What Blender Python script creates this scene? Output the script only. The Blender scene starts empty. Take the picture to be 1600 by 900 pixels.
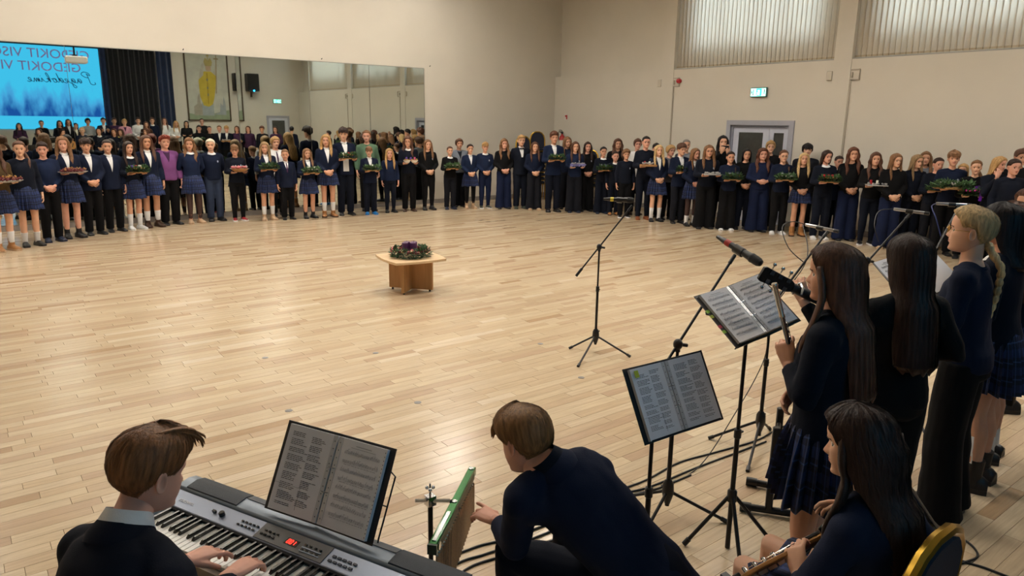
import bpy, bmesh, math, random, time
import numpy as np
from mathutils import Vector, Matrix, Euler, noise
from mathutils.bvhtree import BVHTree

random.seed(7)
SC = bpy.context.scene
COL = SC.collection
PI = math.pi

# ---------------------------------------------------------------- camera, world, exposure
cam_d = bpy.data.cameras.new('camera')
cam = bpy.data.objects.new('camera', cam_d); COL.objects.link(cam)
cam_d.sensor_width = 36.0
cam_d.lens = 36.0 * 1120.0 / 1600.0
cam_d.clip_start = 0.05; cam_d.clip_end = 200
cam.matrix_world = Matrix(((0.790, 0.128, -0.600, -14.059), (-0.613, 0.186, -0.768, -16.111), (0.0135, 0.9742, 0.2254, 2.10), (0, 0, 0, 1)))
_r = cam.matrix_world.to_3x3(); _q = _r.to_quaternion().normalized()
cam.matrix_world = Matrix.Translation((-14.059, -16.111, 2.10)) @ _q.to_matrix().to_4x4()
SC.camera = cam

SC.view_settings.view_transform = 'Standard'
SC.view_settings.look = 'None'
SC.view_settings.gamma = 1.0
SC.view_settings.use_curve_mapping = False
SC.view_settings.exposure = 0.22
SC.cycles.use_denoising = True
SC.cycles.max_bounces = 7
SC.cycles.diffuse_bounces = 4
SC.cycles.glossy_bounces = 5
SC.cycles.sample_clamp_indirect = 6.0
SC.cycles.caustics_reflective = False
SC.cycles.caustics_refractive = False

world = bpy.data.worlds.new('overcast_sky'); SC.world = world
world.use_nodes = True
_bg = world.node_tree.nodes['Background']
_bg.inputs['Color'].default_value = (0.56, 0.78, 1.0, 1)
_bg.inputs['Strength'].default_value = 13.0

LAMP_ROWS = [  # x, y of every ceiling light; last two added to brighten the back wall
    (-5.0, -2.2), (-8.4, -2.2), (-11.8, -2.2), (-15.2, -2.2),
    (-5.0, -6.4), (-8.4, -6.4), (-11.8, -6.4), (-15.2, -6.4),
    (-5.0, -10.6), (-8.4, -10.6), (-11.8, -10.6), (-2.6, -15.4), (-6.0, -15.4)]
LAMP_POWER = 29.0
CEIL = 6.6

# ---------------------------------------------------------------- materials
def lin(c):
    if isinstance(c, str):
        c = c.lstrip('#'); c = [int(c[i:i+2], 16)/255 for i in (0, 2, 4)]
    return tuple((x/12.92 if x <= 0.04045 else ((x+0.055)/1.055)**2.4) for x in c[:3])

MATS = {}
def mat(name, col, rough=0.6, metal=0.0, var=0.0, vscale=8.0, bump=0.0, bscale=60.0, emit=None, estr=0.0, spec=0.5, stretch=None, coat=0.0, sheen=0.0, sss=0.0, trans=0.0):
    """principled material with noise-driven colour variation and fine relief"""
    if name in MATS: return MATS[name]
    m = bpy.data.materials.new(name); m.use_nodes = True
    nt = m.node_tree; b = nt.nodes['Principled BSDF']
    c = lin(col)
    b.inputs['Base Color'].default_value = (*c, 1)
    b.inputs['Roughness'].default_value = rough
    b.inputs['Metallic'].default_value = metal
    b.inputs['Specular IOR Level'].default_value = spec
    b.inputs['Coat Weight'].default_value = coat
    b.inputs['Sheen Weight'].default_value = sheen
    b.inputs['Subsurface Weight'].default_value = sss
    if sss: b.inputs['Subsurface Radius'].default_value = (0.012, 0.005, 0.003)
    b.inputs['Transmission Weight'].default_value = trans
    if emit is not None:
        b.inputs['Emission Color'].default_value = (*lin(emit), 1)
        b.inputs['Emission Strength'].default_value = estr
    if var > 0 or bump > 0:
        tc = nt.nodes.new('ShaderNodeTexCoord')
        mp = nt.nodes.new('ShaderNodeMapping')
        nt.links.new(tc.outputs['Object'], mp.inputs['Vector'])
        if stretch: mp.inputs['Scale'].default_value = stretch
    if var > 0:
        nz = nt.nodes.new('ShaderNodeTexNoise'); nz.inputs['Scale'].default_value = vscale; nz.inputs['Detail'].default_value = 4
        nt.links.new(mp.outputs['Vector'], nz.inputs['Vector'])
        rp = nt.nodes.new('ShaderNodeMapRange')
        rp.inputs['From Min'].default_value = 0.3; rp.inputs['From Max'].default_value = 0.7
        rp.inputs['To Min'].default_value = 1 - var; rp.inputs['To Max'].default_value = 1 + var
        nt.links.new(nz.outputs['Fac'], rp.inputs['Value'])
        mx = nt.nodes.new('ShaderNodeVectorMath'); mx.operation = 'SCALE'
        mx.inputs[0].default_value = c
        nt.links.new(rp.outputs['Result'], mx.inputs['Scale'])
        nt.links.new(mx.outputs['Vector'], b.inputs['Base Color'])
    if bump > 0:
        n2 = nt.nodes.new('ShaderNodeTexNoise'); n2.inputs['Scale'].default_value = bscale; n2.inputs['Detail'].default_value = 3
        nt.links.new(mp.outputs['Vector'], n2.inputs['Vector'])
        bp = nt.nodes.new('ShaderNodeBump'); bp.inputs['Strength'].default_value = bump; bp.inputs['Distance'].default_value = 0.01
        nt.links.new(n2.outputs['Fac'], bp.inputs['Height'])
        nt.links.new(bp.outputs['Normal'], b.inputs['Normal'])
    MATS[name] = m
    return m

def hair_mat(name, col):
    if name in MATS: return MATS[name]
    m = mat(name, col, rough=0.5, var=0.45, vscale=1.0, bump=0.35, bscale=1.0, stretch=(90, 90, 9), spec=0.28)
    return m

def plaid_mat():
    """navy and blue checked skirt cloth, from the UV of the pleats"""
    m = bpy.data.materials.new('plaid_cloth'); m.use_nodes = True
    nt = m.node_tree; b = nt.nodes['Principled BSDF']; b.inputs['Roughness'].default_value = 0.8
    uv = nt.nodes.new('ShaderNodeUVMap')
    sep = nt.nodes.new('ShaderNodeSeparateXYZ'); nt.links.new(uv.outputs['UV'], sep.inputs[0])
    def band(out, k, lo, hi):
        a = nt.nodes.new('ShaderNodeMath'); a.operation = 'MULTIPLY'; a.inputs[1].default_value = k; nt.links.new(out, a.inputs[0])
        f = nt.nodes.new('ShaderNodeMath'); f.operation = 'FRACT'; nt.links.new(a.outputs[0], f.inputs[0])
        g = nt.nodes.new('ShaderNodeMath'); g.operation = 'GREATER_THAN'; g.inputs[1].default_value = lo; nt.links.new(f.outputs[0], g.inputs[0])
        l = nt.nodes.new('ShaderNodeMath'); l.operation = 'LESS_THAN'; l.inputs[1].default_value = hi; nt.links.new(f.outputs[0], l.inputs[0])
        p = nt.nodes.new('ShaderNodeMath'); p.operation = 'MULTIPLY'; nt.links.new(g.outputs[0], p.inputs[0]); nt.links.new(l.outputs[0], p.inputs[1])
        return p.outputs[0]
    def add(x, y, w=1.0):
        a = nt.nodes.new('ShaderNodeMath'); a.operation = 'MULTIPLY_ADD'; nt.links.new(y, a.inputs[0]); a.inputs[1].default_value = w; nt.links.new(x, a.inputs[2]); return a.outputs[0]
    s = band(sep.outputs['X'], 24, 0.1, 0.5)
    s = add(s, band(sep.outputs['Y'], 4.2, 0.1, 0.55), 1.0)
    s2 = band(sep.outputs['X'], 24, 0.72, 0.80); s2 = add(s2, band(sep.outputs['Y'], 4.2, 0.76, 0.83), 1.0)
    r = nt.nodes.new('ShaderNodeValToRGB')
    r.color_ramp.elements[0].color = (0.004, 0.007, 0.026, 1); r.color_ramp.elements[1].color = (0.019, 0.040, 0.145, 1)
    e = r.color_ramp.elements.new(0.5); e.color = (0.008, 0.016, 0.062, 1)
    h = nt.nodes.new('ShaderNodeMath'); h.operation = 'MULTIPLY'; h.inputs[1].default_value = 0.5; nt.links.new(s, h.inputs[0])
    nt.links.new(h.outputs[0], r.inputs['Fac'])
    mx = nt.nodes.new('ShaderNodeMixRGB'); mx.inputs['Color2'].default_value = (0.05, 0.10, 0.28, 1)
    h2 = nt.nodes.new('ShaderNodeMath'); h2.operation = 'MULTIPLY'; h2.inputs[1].default_value = 0.45; nt.links.new(s2, h2.inputs[0])
    nt.links.new(h2.outputs[0], mx.inputs['Fac']); nt.links.new(r.outputs['Color'], mx.inputs['Color1'])
    nt.links.new(mx.outputs['Color'], b.inputs['Base Color'])
    MATS['plaid_cloth'] = m
    return m
PLAID = plaid_mat()

def wood_mat(name, c1, c2, rough=0.45, axis='X', scale=3.0):
    m = bpy.data.materials.new(name); m.use_nodes = True
    nt = m.node_tree; b = nt.nodes['Principled BSDF']; b.inputs['Roughness'].default_value = rough
    tc = nt.nodes.new('ShaderNodeTexCoord'); mp = nt.nodes.new('ShaderNodeMapping')
    mp.inputs['Scale'].default_value = {'X': (0.6, 9, 9), 'Y': (9, 0.6, 9), 'Z': (9, 9, 0.6)}[axis]
    nt.links.new(tc.outputs['Object'], mp.inputs['Vector'])
    nz = nt.nodes.new('ShaderNodeTexNoise'); nz.inputs['Scale'].default_value = scale; nz.inputs['Detail'].default_value = 6; nz.inputs['Distortion'].default_value = 0.6
    nt.links.new(mp.outputs['Vector'], nz.inputs['Vector'])
    r = nt.nodes.new('ShaderNodeValToRGB')
    r.color_ramp.elements[0].position = 0.3; r.color_ramp.elements[1].position = 0.7
    r.color_ramp.elements[0].color = (*lin(c1), 1); r.color_ramp.elements[1].color = (*lin(c2), 1)
    nt.links.new(nz.outputs['Fac'], r.inputs['Fac']); nt.links.new(r.outputs['Color'], b.inputs['Base Color'])
    MATS[name] = m
    return m

# ---------------------------------------------------------------- mesh helpers
PLACE = bpy.data.materials.new('unpainted')

class MB:
    """collects verts and faces of ONE mesh"""
    def __init__(s): s.v = []; s.f = []; s.m = []; s.uv = {}
    def add(s, v, f, m=0, uv=None):
        o = len(s.v)
        s.v += [tuple(p) for p in v]
        if uv is not None:
            for i, q in enumerate(uv): s.uv[o+i] = q
        for q in f: s.f.append(tuple(i+o for i in q)); s.m.append(m)
        return s
    def box(s, c, d, m=0, rot=None):
        c = Vector(c); x, y, z = d[0]/2, d[1]/2, d[2]/2
        P = [Vector((a*x, b*y, e*z)) for a in (-1, 1) for b in (-1, 1) for e in (-1, 1)]
        if rot is not None: P = [rot @ p for p in P]
        return s.add([p+c for p in P], [(0,1,3,2),(4,6,7,5),(0,4,5,1),(2,3,7,6),(0,2,6,4),(1,5,7,3)], m)
    def quad(s, a, b, c, d, m=0): return s.add([a,b,c,d], [(0,1,2,3)], m)
    def tube(s, pts, r, n=10, m=0, cap=True, ref=None):
        pts = [Vector(p) for p in pts]; k = len(pts)
        rad = r if isinstance(r, (list, tuple)) else [r]*k
        T = []
        for i in range(k):
            t = pts[min(i+1, k-1)] - pts[max(i-1, 0)]
            T.append(t.normalized() if t.length > 1e-9 else Vector((0,0,1)))
        u = Vector(ref) if ref is not None else (Vector((1,0,0)) if abs(T[0].x) < 0.8 else Vector((0,1,0)))
        V = []; F = []
        for i in range(k):
            u = u - T[i]*u.dot(T[i])
            if u.length < 1e-6: u = T[i].orthogonal()
            u.normalize(); w = T[i].cross(u)
            ra, rb = (rad[i] if isinstance(rad[i], (list, tuple)) else (rad[i], rad[i]))
            for j in range(n):
                a = 2*PI*j/n
                V.append(pts[i] + u*(ra*math.cos(a)) + w*(rb*math.sin(a)))
        for i in range(k-1):
            for j in range(n):
                F.append((i*n+j, i*n+(j+1)%n, (i+1)*n+(j+1)%n, (i+1)*n+j))
        if cap:
            F.append(tuple(range(n-1, -1, -1))); F.append(tuple(range((k-1)*n, k*n)))
        return s.add(V, F, m)
    def lathe(s, prof, n=16, m=0, c=(0,0,0), axis=None, cap=True):
        R = Vector((0,0,1)).rotation_difference(Vector(axis)).to_matrix() if axis is not None else Matrix.Identity(3)
        c = Vector(c); V = []; F = []; k = len(prof)
        for r, z in prof:
            for j in range(n):
                a = 2*PI*j/n; V.append(R @ Vector((r*math.cos(a), r*math.sin(a), z)) + c)
        for i in range(k-1):
            for j in range(n): F.append((i*n+j, i*n+(j+1)%n, (i+1)*n+(j+1)%n, (i+1)*n+j))
        if cap: F.append(tuple(range(n-1, -1, -1))); F.append(tuple(range((k-1)*n, k*n)))
        return s.add(V, F, m)
    def ball(s, c, r, n=12, k=8, m=0):
        r = Vector((r, r, r)) if not isinstance(r, (tuple, list, Vector)) else Vector(r)
        c = Vector(c); V = [c + Vector((0,0,-r.z))]; F = []
        for i in range(1, k):
            p = -PI/2 + PI*i/k
            for j in range(n):
                a = 2*PI*j/n; V.append(c + Vector((r.x*math.cos(p)*math.cos(a), r.y*math.cos(p)*math.sin(a), r.z*math.sin(p))))
        V.append(c + Vector((0,0,r.z)))
        for j in range(n): F.append((0, 1+(j+1)%n, 1+j))
        for i in range(k-2):
            for j in range(n): F.append((1+i*n+j, 1+i*n+(j+1)%n, 1+(i+1)*n+(j+1)%n, 1+(i+1)*n+j))
        L = len(V)-1
        for j in range(n): F.append((L, 1+(k-2)*n+j, 1+(k-2)*n+(j+1)%n))
        return s.add(V, F, m)
    def loft(s, rings, m=0, cap=True, closed=True):
        n = len(rings[0]); V = [p for r in rings for p in r]; F = []
        for i in range(len(rings)-1):
            for j in range(n if closed else n-1): F.append((i*n+j, i*n+(j+1)%n, (i+1)*n+(j+1)%n, (i+1)*n+j))
        if cap and closed: F.append(tuple(range(n-1, -1, -1))); F.append(tuple(range((len(rings)-1)*n, len(rings)*n)))
        return s.add(V, F, m)
    def xf(s, M, start=0):
        for i in range(start, len(s.v)): s.v[i] = tuple(M @ Vector(s.v[i]))
        return s
    def join(s, o, M=None, moff=0):
        b = len(s.v)
        s.v += [tuple(M @ Vector(p)) for p in o.v] if M is not None else list(o.v)
        s.f += [tuple(i+b for i in q) for q in o.f]; s.m += [k+moff for k in o.m]
        for i, q in o.uv.items(): s.uv[i+b] = q
        return s

def mesh(name, mb, nm=1, smooth=40, fixn=True, bev=0):
    me = bpy.data.meshes.new(name)
    me.from_pydata(mb.v, [], mb.f)
    for i in range(nm): me.materials.append(PLACE)
    if nm > 1: me.polygons.foreach_set('material_index', mb.m)
    if mb.uv:
        ul = me.uv_layers.new(name='UVMap')
        buf = [0.0]*(2*len(me.loops))
        for l in me.loops:
            q = mb.uv.get(l.vertex_index, (0, 0)); buf[2*l.index] = q[0]; buf[2*l.index+1] = q[1]
        ul.data.foreach_set('uv', buf)
    if fixn or bev:
        bm = bmesh.new(); bm.from_mesh(me)
        bmesh.ops.recalc_face_normals(bm, faces=bm.faces)
        if bev:
            es = [e for e in bm.edges if len(e.link_faces) == 2 and e.calc_face_angle(0) > 0.6]
            bmesh.ops.bevel(bm, geom=es, offset=bev, segments=1, affect='EDGES', profile=0.5)
        bm.to_mesh(me); bm.free()
    if smooth:
        me.polygons.foreach_set('use_smooth', [True]*len(me.polygons))
        if smooth < 180: me.set_sharp_from_angle(angle=math.radians(smooth))
    me.update()
    return me

def obj(name, me, mats, parent=None, M=None):
    if isinstance(me, MB): me = mesh(name, me, len(mats) if isinstance(mats, (list, tuple)) else 1)
    o = bpy.data.objects.new(name, me); COL.objects.link(o)
    if not isinstance(mats, (list, tuple)): mats = [mats]
    for i, m in enumerate(mats):
        o.material_slots[i].link = 'OBJECT'; o.material_slots[i].material = m
    if parent is not None: o.parent = parent
    if M is not None: o.matrix_local = M
    return o

def tag(o, label, cat, group=None):
    o['label'] = label; o['category'] = cat
    if group: o['group'] = group
    return o

def thing(name, label, cat, loc=(0,0,0), rz=0.0, group=None):
    o = bpy.data.objects.new(name, None); COL.objects.link(o)
    o.location = loc; o.rotation_euler = (0, 0, rz); o.empty_display_size = 0.1
    return tag(o, label, cat, group)

def struct(name, me, mats, parent=None):
    o = obj(name, me, mats, parent)
    if parent is None: o['kind'] = 'structure'
    return o

def children(o): return [c for c in bpy.data.objects if c.parent is o]
def dup(o, loc=None, rz=None, label=None, group=None, parent=None, kids=None):
    c = o.copy(); COL.objects.link(c)
    if parent is not None: c.parent = parent
    if loc is not None: c.location = loc
    if rz is not None: c.rotation_euler = (0, 0, rz)
    if label: c['label'] = label
    if group: c['group'] = group
    for ch in (kids if kids is not None else children(o)): dup(ch, parent=c)
    return c

TEMP = bpy.data.collections.new('temp')
def remesh(mb, voxel, smooth=2, fac=0.5):
    """fuses the lofts of a figure or garment into one continuous skin"""
    me = bpy.data.meshes.new('tmp'); me.from_pydata(mb.v, [], mb.f)
    bm = bmesh.new(); bm.from_mesh(me); bmesh.ops.recalc_face_normals(bm, faces=bm.faces); bm.to_mesh(me); bm.free()
    o = bpy.data.objects.new('tmp', me); COL.objects.link(o)
    r = o.modifiers.new('r', 'REMESH'); r.mode = 'VOXEL'; r.voxel_size = voxel
    if smooth:
        k = o.modifiers.new('s', 'SMOOTH'); k.iterations = smooth; k.factor = fac
    dg = bpy.context.evaluated_depsgraph_get()
    ev = o.evaluated_get(dg); em = ev.to_mesh()
    nv = len(em.vertices); co = np.empty(nv*3, 'f'); em.vertices.foreach_get('co', co)
    V = co.reshape(-1, 3)
    F = [tuple(p.vertices) for p in em.polygons]
    ev.to_mesh_clear(); bpy.data.objects.remove(o); bpy.data.meshes.remove(me)
    out = MB(); out.v = [tuple(p) for p in V.tolist()]; out.f = F; out.m = [0]*len(F)
    return out

def crinkle(mb, amp, freq, seed=0.0, zfac=1.0):
    """small cloth folds"""
    V = np.array(mb.v); me = bpy.data.meshes.new('t'); me.from_pydata(mb.v, [], mb.f)
    N = np.empty(len(V)*3, 'f'); me.vertices.foreach_get('normal', N); N = N.reshape(-1, 3)
    for i, p in enumerate(mb.v):
        q = Vector((p[0]*freq+seed, p[1]*freq, p[2]*freq*zfac))
        d = noise.noise(q)*amp + noise.noise(q*2.3)*amp*0.4
        V[i] += N[i]*d
    bpy.data.meshes.remove(me)
    mb.v = [tuple(p) for p in V.tolist()]
    return mb
# ---------------------------------------------------------------- heads (local: chin z=0, crown z=.225, face to +Y, person's right +X)
HH = 0.225
def _tab(zs, vs):
    z = np.linspace(0, HH, 226); y = np.interp(z, zs, vs)
    k = np.ones(9)/9; yp = np.pad(y, 4, mode='edge'); ys = np.convolve(yp, k, 'valid')
    ys[0] = vs[0]; ys[-1] = vs[-1]
    return ys
_F = _tab([0,.006,.014,.03,.045,.062,.075,.09,.112,.130,.15,.17,.19,.205,.218,.225], [.066,.084,.090,.085,.088,.089,.087,.086,.082,.089,.091,.088,.078,.062,.035,0])
_B = _tab([0,.012,.03,.05,.075,.10,.13,.16,.185,.205,.218,.225], [.000,.015,.035,.055,.078,.092,.101,.099,.086,.064,.035,0])
_W = _tab([0,.006,.014,.03,.045,.065,.09,.112,.14,.165,.19,.205,.218,.225], [.020,.034,.044,.053,.060,.066,.071,.073,.075,.073,.063,.048,.026,0])
def _at(T, z): 
    x = min(max(z/HH*225, 0), 225); i = min(int(x), 224); f = x-i
    return T[i]*(1-f)+T[i+1]*f
def head_xy(a, z, p=0.90):
    s, c = math.sin(a), math.cos(a)
    x = _at(_W, z)*math.copysign(abs(s)**p, s)
    y = (_at(_F, z) if c > 0 else _at(_B, z))*math.copysign(abs(c)**p, c)
    return x, y
def _g(x, s): return math.exp(-(x/s)**2)
def feature(x, z):
    nz = np.interp(z, [.066,.073,.079,.086,.098,.112,.126], [0,.010,.021,.019,.012,.005,0])
    d = nz*_g(x, .0125 if z < .09 else .0085)
    d += .006*_g(abs(x)-.011, .006)*_g(z-.076, .006)           # nostril wings
    d -= .009*(_g(abs(x)-.031, .014)*_g(z-.113, .010))          # eye sockets
    d += .0035*(_g(abs(x)-.031, .011)*_g(z-.111, .006))         # eyeballs
    d += .004*(_g(abs(x)-.028, .022)*_g(z-.131, .007))          # brows
    d += .0045*_g(x, .020)*(_g(z-.0515, .0045)+.9*_g(z-.0605, .004)) - .003*_g(x, .022)*_g(z-.056, .0018)   # lips
    d -= .004*_g(x, .02)*_g(z-.040, .005)
    d += .003*_g(abs(x)-.040, .015)*_g(z-.085, .02)
    return d
def head_grid(na, nz, mb, M, bald=True):
    """face and skull with materials 0 skin 1 brow 2 lips 3 eye white 4 iris"""
    zs = [HH*(.5-.5*math.cos(PI*(i/nz)**0.93)) for i in range(1, nz)]
    As = [PI*(2*j/na-1)-.55*math.sin(PI*(2*j/na-1)) for j in range(na)]
    V = []; 
    for z in zs:
        for a in As:
            x, y = head_xy(a, z)
            if math.cos(a) > 0: y += feature(x, z)*min(1, math.cos(a)*3)
            V.append((x, y, z))
    nzz = len(zs); F = []; mm = []
    for i in range(nzz-1):
        for j in range(na):
            F.append((i*na+j, i*na+(j+1)%na, (i+1)*na+(j+1)%na, (i+1)*na+j))
            q = [V[k] for k in F[-1]]; x = sum(p[0] for p in q)/4; y = sum(p[1] for p in q)/4; z = sum(p[2] for p in q)/4
            k = 0
            if y > 0.03:
                ax = abs(x)-.031
                if (ax/.0150)**2+((z-.1115)/.0062)**2 < 1: k = 3
                if k == 3 and (ax/.0066)**2+((z-.1118)/.0066)**2 < 1: k = 4
                if na < 50: k = (4 if abs(ax) < .0085 else 3) if (ax/.0140)**2+((z-.1115)/.0060)**2 < 1 else 0
                if (x/.023)**2+((z-.056)/.0085)**2 < 1: k = 2
                if .014 < abs(x) < .047 and abs(z-(.1325-.0035*((abs(x)-.03)/.016)**2)) < (.0030 if na > 50 else .0045): k = 1
            mm.append(k)
    c0 = len(V); V.append((0, .03, 0)); c1 = len(V); V.append((0, 0, HH))
    for j in range(na): F.append((c0, (j+1)%na, j)); mm.append(0)
    for j in range(na): F.append((c1, (nzz-1)*na+j, (nzz-1)*na+(j+1)%na)); mm.append(0)
    b = len(mb.v)
    mb.v += [tuple(M @ Vector(p)) for p in V]; mb.f += [tuple(i+b for i in q) for q in F]; mb.m += mm
    # ears
    for s in (-1, 1):
        e = MB(); n = 10 if na < 60 else 16
        rings = []
        for t, w, dp in ((0,.3,0),(.25,.8,.006),(.5,1,.012),(.75,1.02,.016),(1,.9,.0175),(1.02,.62,.013),(.9,.35,.008)):
            rings.append([Vector((s*(.068+dp), -.008+.017*w*math.cos(q)*(1 if math.cos(q)<0 else .8)-.10*dp*3, .100+.031*w*math.sin(q)*(1.0 if math.sin(q)>0 else .92))) for q in [2*PI*k/n for k in range(n)]])
        e.loft(rings); mb.join(e, M)
    return mb

def sm(x, a, b):
    t = min(max((x-a)/(b-a), 0), 1); return t*t*(3-2*t)

HAIR = {}
def hair_zl(a, st):
    """height of the hairline round the head, a measured from the face"""
    a = abs(a)
    front, temple, side, nape = st['line']
    pts_a = [0, .55, .95, 1.25, 1.5, 1.75, 2.0, 2.5, PI]
    pts_z = [front, front-.004, temple, side, side+.004, side-.01, nape+.03, nape, nape-.004]
    return float(np.interp(a, pts_a, pts_z))
STYLES = {  # hairline: front, temple, side, nape; thickness: top, side, back
    'short':  dict(line=(.172,.150,.100,.036), th=(.020,.010,.014), n=.003, fr=.010),
    'crop':   dict(line=(.176,.160,.105,.058), th=(.009,.004,.006), n=.0015, fr=.002),
    'curly':  dict(line=(.160,.142,.100,.045), th=(.028,.016,.020), n=.013, fr=.006),
    'fringe': dict(line=(.152,.140,.098,.030), th=(.024,.013,.018), n=.0025, fr=.010),
    'sweep':  dict(line=(.178,.150,.098,.052), th=(.026,.008,.013), n=.005, fr=.020),
    'long':   dict(line=(.180,.130,.050,.010), th=(.014,.019,.016), n=.002, fr=.003),
    'wavy':   dict(line=(.178,.126,.048,.010), th=(.018,.021,.020), n=.006, fr=.004),
    'back':   dict(line=(.184,.165,.122,.036), th=(.016,.011,.014), n=.0015, fr=.003),
    'bob':    dict(line=(.168,.128,.045,.008), th=(.018,.019,.020), n=.004, fr=.006),
    'bobcurl':dict(line=(.164,.125,.050,.012), th=(.028,.024,.028), n=.010, fr=.010),
}
def hair_pt(st, a, t, seed, lift=0.0):
    zl = hair_zl(a, st); z = zl + (HH*0.9995-zl)*math.sin(t*PI/2)**0.9
    x, y = head_xy(a, z)
    top = sm(z, .13, .215); side = abs(math.sin(a)); back = max(0, -math.cos(a)); front = max(0, math.cos(a))
    th = st['th'][0]*top + (1-top)*(st['th'][1]*(1-back)+st['th'][2]*back) + st['fr']*front*top
    edge = sm(t, 0, .16)
    n = noise.noise(Vector((math.sin(a)*5+seed, math.cos(a)*5, z*26)))*st['n']
    n += (noise.noise(Vector((math.sin(a)*22, math.cos(a)*22+seed, z*14)))*.0028 + math.sin(a*46+seed+z*30)*.0007)
    o = (th+n)*edge - .005*(1-edge) + lift
    nx, ny, nzv = x/.0056, y/.0085, (z-.115)/.0125 if z > .115 else 0
    L = math.sqrt(nx*nx+ny*ny+nzv*nzv) or 1; N = Vector((nx/L, ny/L, nzv/L))
    return Vector((x, y, z))+N*o, N
def hair_cap(st, na, nz, seed=0.0):
    mb = MB()
    mb.loft([[hair_pt(st, PI*(2*j/na-1), i/nz, seed)[0] for j in range(na)] for i in range(nz+1)], cap=False)
    b = len(mb.v)-na; c = len(mb.v); mb.v.append(tuple(sum((Vector(p) for p in mb.v[b:b+na]), Vector())/na))
    for j in range(na): mb.f.append((c, b+j, b+(j+1)%na)); mb.m.append(0)
    return mb
def curtain_rows(mods, base, det):
    L = {'longer': -.40, 'curtain': -.27, 'mid': -.13}[[q for q in mods if q in ('longer','curtain','mid')][0]]
    rows = [(.15,.080,.112,-.005,1.25,.016),(.10,.096,.116,-.006,1.22,.02),(.05,.098,.116,-.008,1.25,.03),(.0,.096,.112,-.012,1.4,.035),(-.05,.096,.106,-.022,1.6,.035)]
    z = -.10
    while z > L+.02:
        t = (z+.1)/(L+.1) if L < -.1 else 0
        rows.append((z, .108+.010*math.sin(t*2.2), .100+.020*t, -.055, 1.62+.25*t, .035*(1-.4*t))); z -= .03 if det else .05
    rows.append((L, .085, .105, -.055, 2.1, .010))
    if base == 'wavy': rows = [(r[0], r[1]*1.10, r[2]*1.06, r[3], r[4], r[5]) for r in rows]
    return rows
def make_strands(style, n, seed=3):
    """fine locks combed over the hair of the people near the camera"""
    base, *mods = style.split('+'); st = STYLES[base]; rg = random.Random(seed); sd = hash_s(style); mb = MB()
    rows = curtain_rows(mods, base, 1) if any(q in mods for q in ('longer','curtain','mid')) else None
    wavy = base == 'wavy'
    for i in range(n):
        a0 = rg.uniform(-PI, PI); P = []; N = []
        t0 = 1-rg.random()**1.5*.75 if not rows else 1-rg.random()**2*.4; t1 = rg.uniform(0, .18) if not rows else rg.uniform(.1,.2)
        if t0-t1 < .2: continue
        dr = (math.copysign(.75, a0)*math.sin(abs(a0))*(t0-t1) if not rows else 0)+rg.gauss(0, .08)
        lf = rg.uniform(.0004, .0035); ph = rg.random()*7
        for k in range(8):
            u = k/7; a = a0+dr*u; t = t0+(t1-t0)*u
            p, nn = hair_pt(st, a, t, sd, lf*math.sin(PI*min(1, u*.9+.1))+.0006); P.append(p); N.append(nn)
        if rows:
            aa = a0+dr if a0+dr >= 0 else a0+dr+2*PI
            a00 = min(r[4] for r in rows[:4])+.05
            if a00 < aa < 2*PI-a00:
                end = rng_end = rows[-1][0]+rg.random()**2*.12; P = P[:6]; N = N[:6]
                for r0, r1 in zip(rows[1:], rows[2:]):
                    if r0[0] < end: break
                    z, ex, by, cy, aa0, th = r0
                    f = (aa-PI)/(PI-1.22); ang = PI+f*(PI-aa0-.06)
                    w = 1+.012*math.sin(ang*31+sd)+.03*noise.noise(Vector((math.sin(ang)*9, math.cos(ang)*9+sd, z*5)))+.012+rg.uniform(-.002,.012)
                    if wavy: w += .05*math.sin(z*40+ph)+.03; ang += .10*math.sin(z*36+ph*2)
                    s, c = math.sin(ang), math.cos(ang)
                    P.append(Vector((ex*s*w, cy+(by if c < 0 else ex)*c*w, z))); N.append(Vector((s, c, 0)))
        wd = rg.uniform(.0007, .0016); m = len(P); V = []
        for k in range(m):
            d = (P[min(k+1,m-1)]-P[max(k-1,0)]); sv = d.cross(N[k])
            sv = sv.normalized() if sv.length > 1e-9 else Vector((1,0,0)); q = wd*(1 if k < m-2 else .45)
            V += [P[k]-sv*q, P[k]+sv*q+N[k]*rg.uniform(-.0004,.0008)]
        mb.add(V, [(2*k, 2*k+1, 2*k+3, 2*k+2) for k in range(m-1)])
    return mesh('hair_strands', mb, 1, smooth=180, fixn=False)
def curtain(rows, na, waves, seed):
    """hair hanging round the back: rows of (z, half width, back y, centre y, opening angle, thickness)"""
    mb = MB(); R = []
    for (z, ex, by, cy, a0, th) in rows:
        o = []; inn = []
        for j in range(na+1):
            a = a0 + (2*PI-2*a0)*j/na
            e = sm(j/na, 0, .10)*sm(1-j/na, 0, .10)
            g = 1 + .012*math.sin(a*31+seed) + .03*noise.noise(Vector((math.sin(a)*9, math.cos(a)*9+seed, z*5)))
            w = waves*(math.sin(z*46+3*math.sin(a*4+seed))+.6*noise.noise(Vector((a*5, z*25, seed))))
            s, c = math.sin(a), math.cos(a)
            ro = (g + w*3)
            o.append(Vector((ex*s*ro, cy+(by if c < 0 else ex)*c*ro, z + (.012*math.sin(a*13+seed) if z < -.2 else 0))))
            k = 1-th*e/ex - .03
            inn.append(Vector((ex*s*k, cy+(by if c < 0 else ex)*c*k, z)))
        R.append(o+inn[::-1])
    return mb.loft(R)
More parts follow.
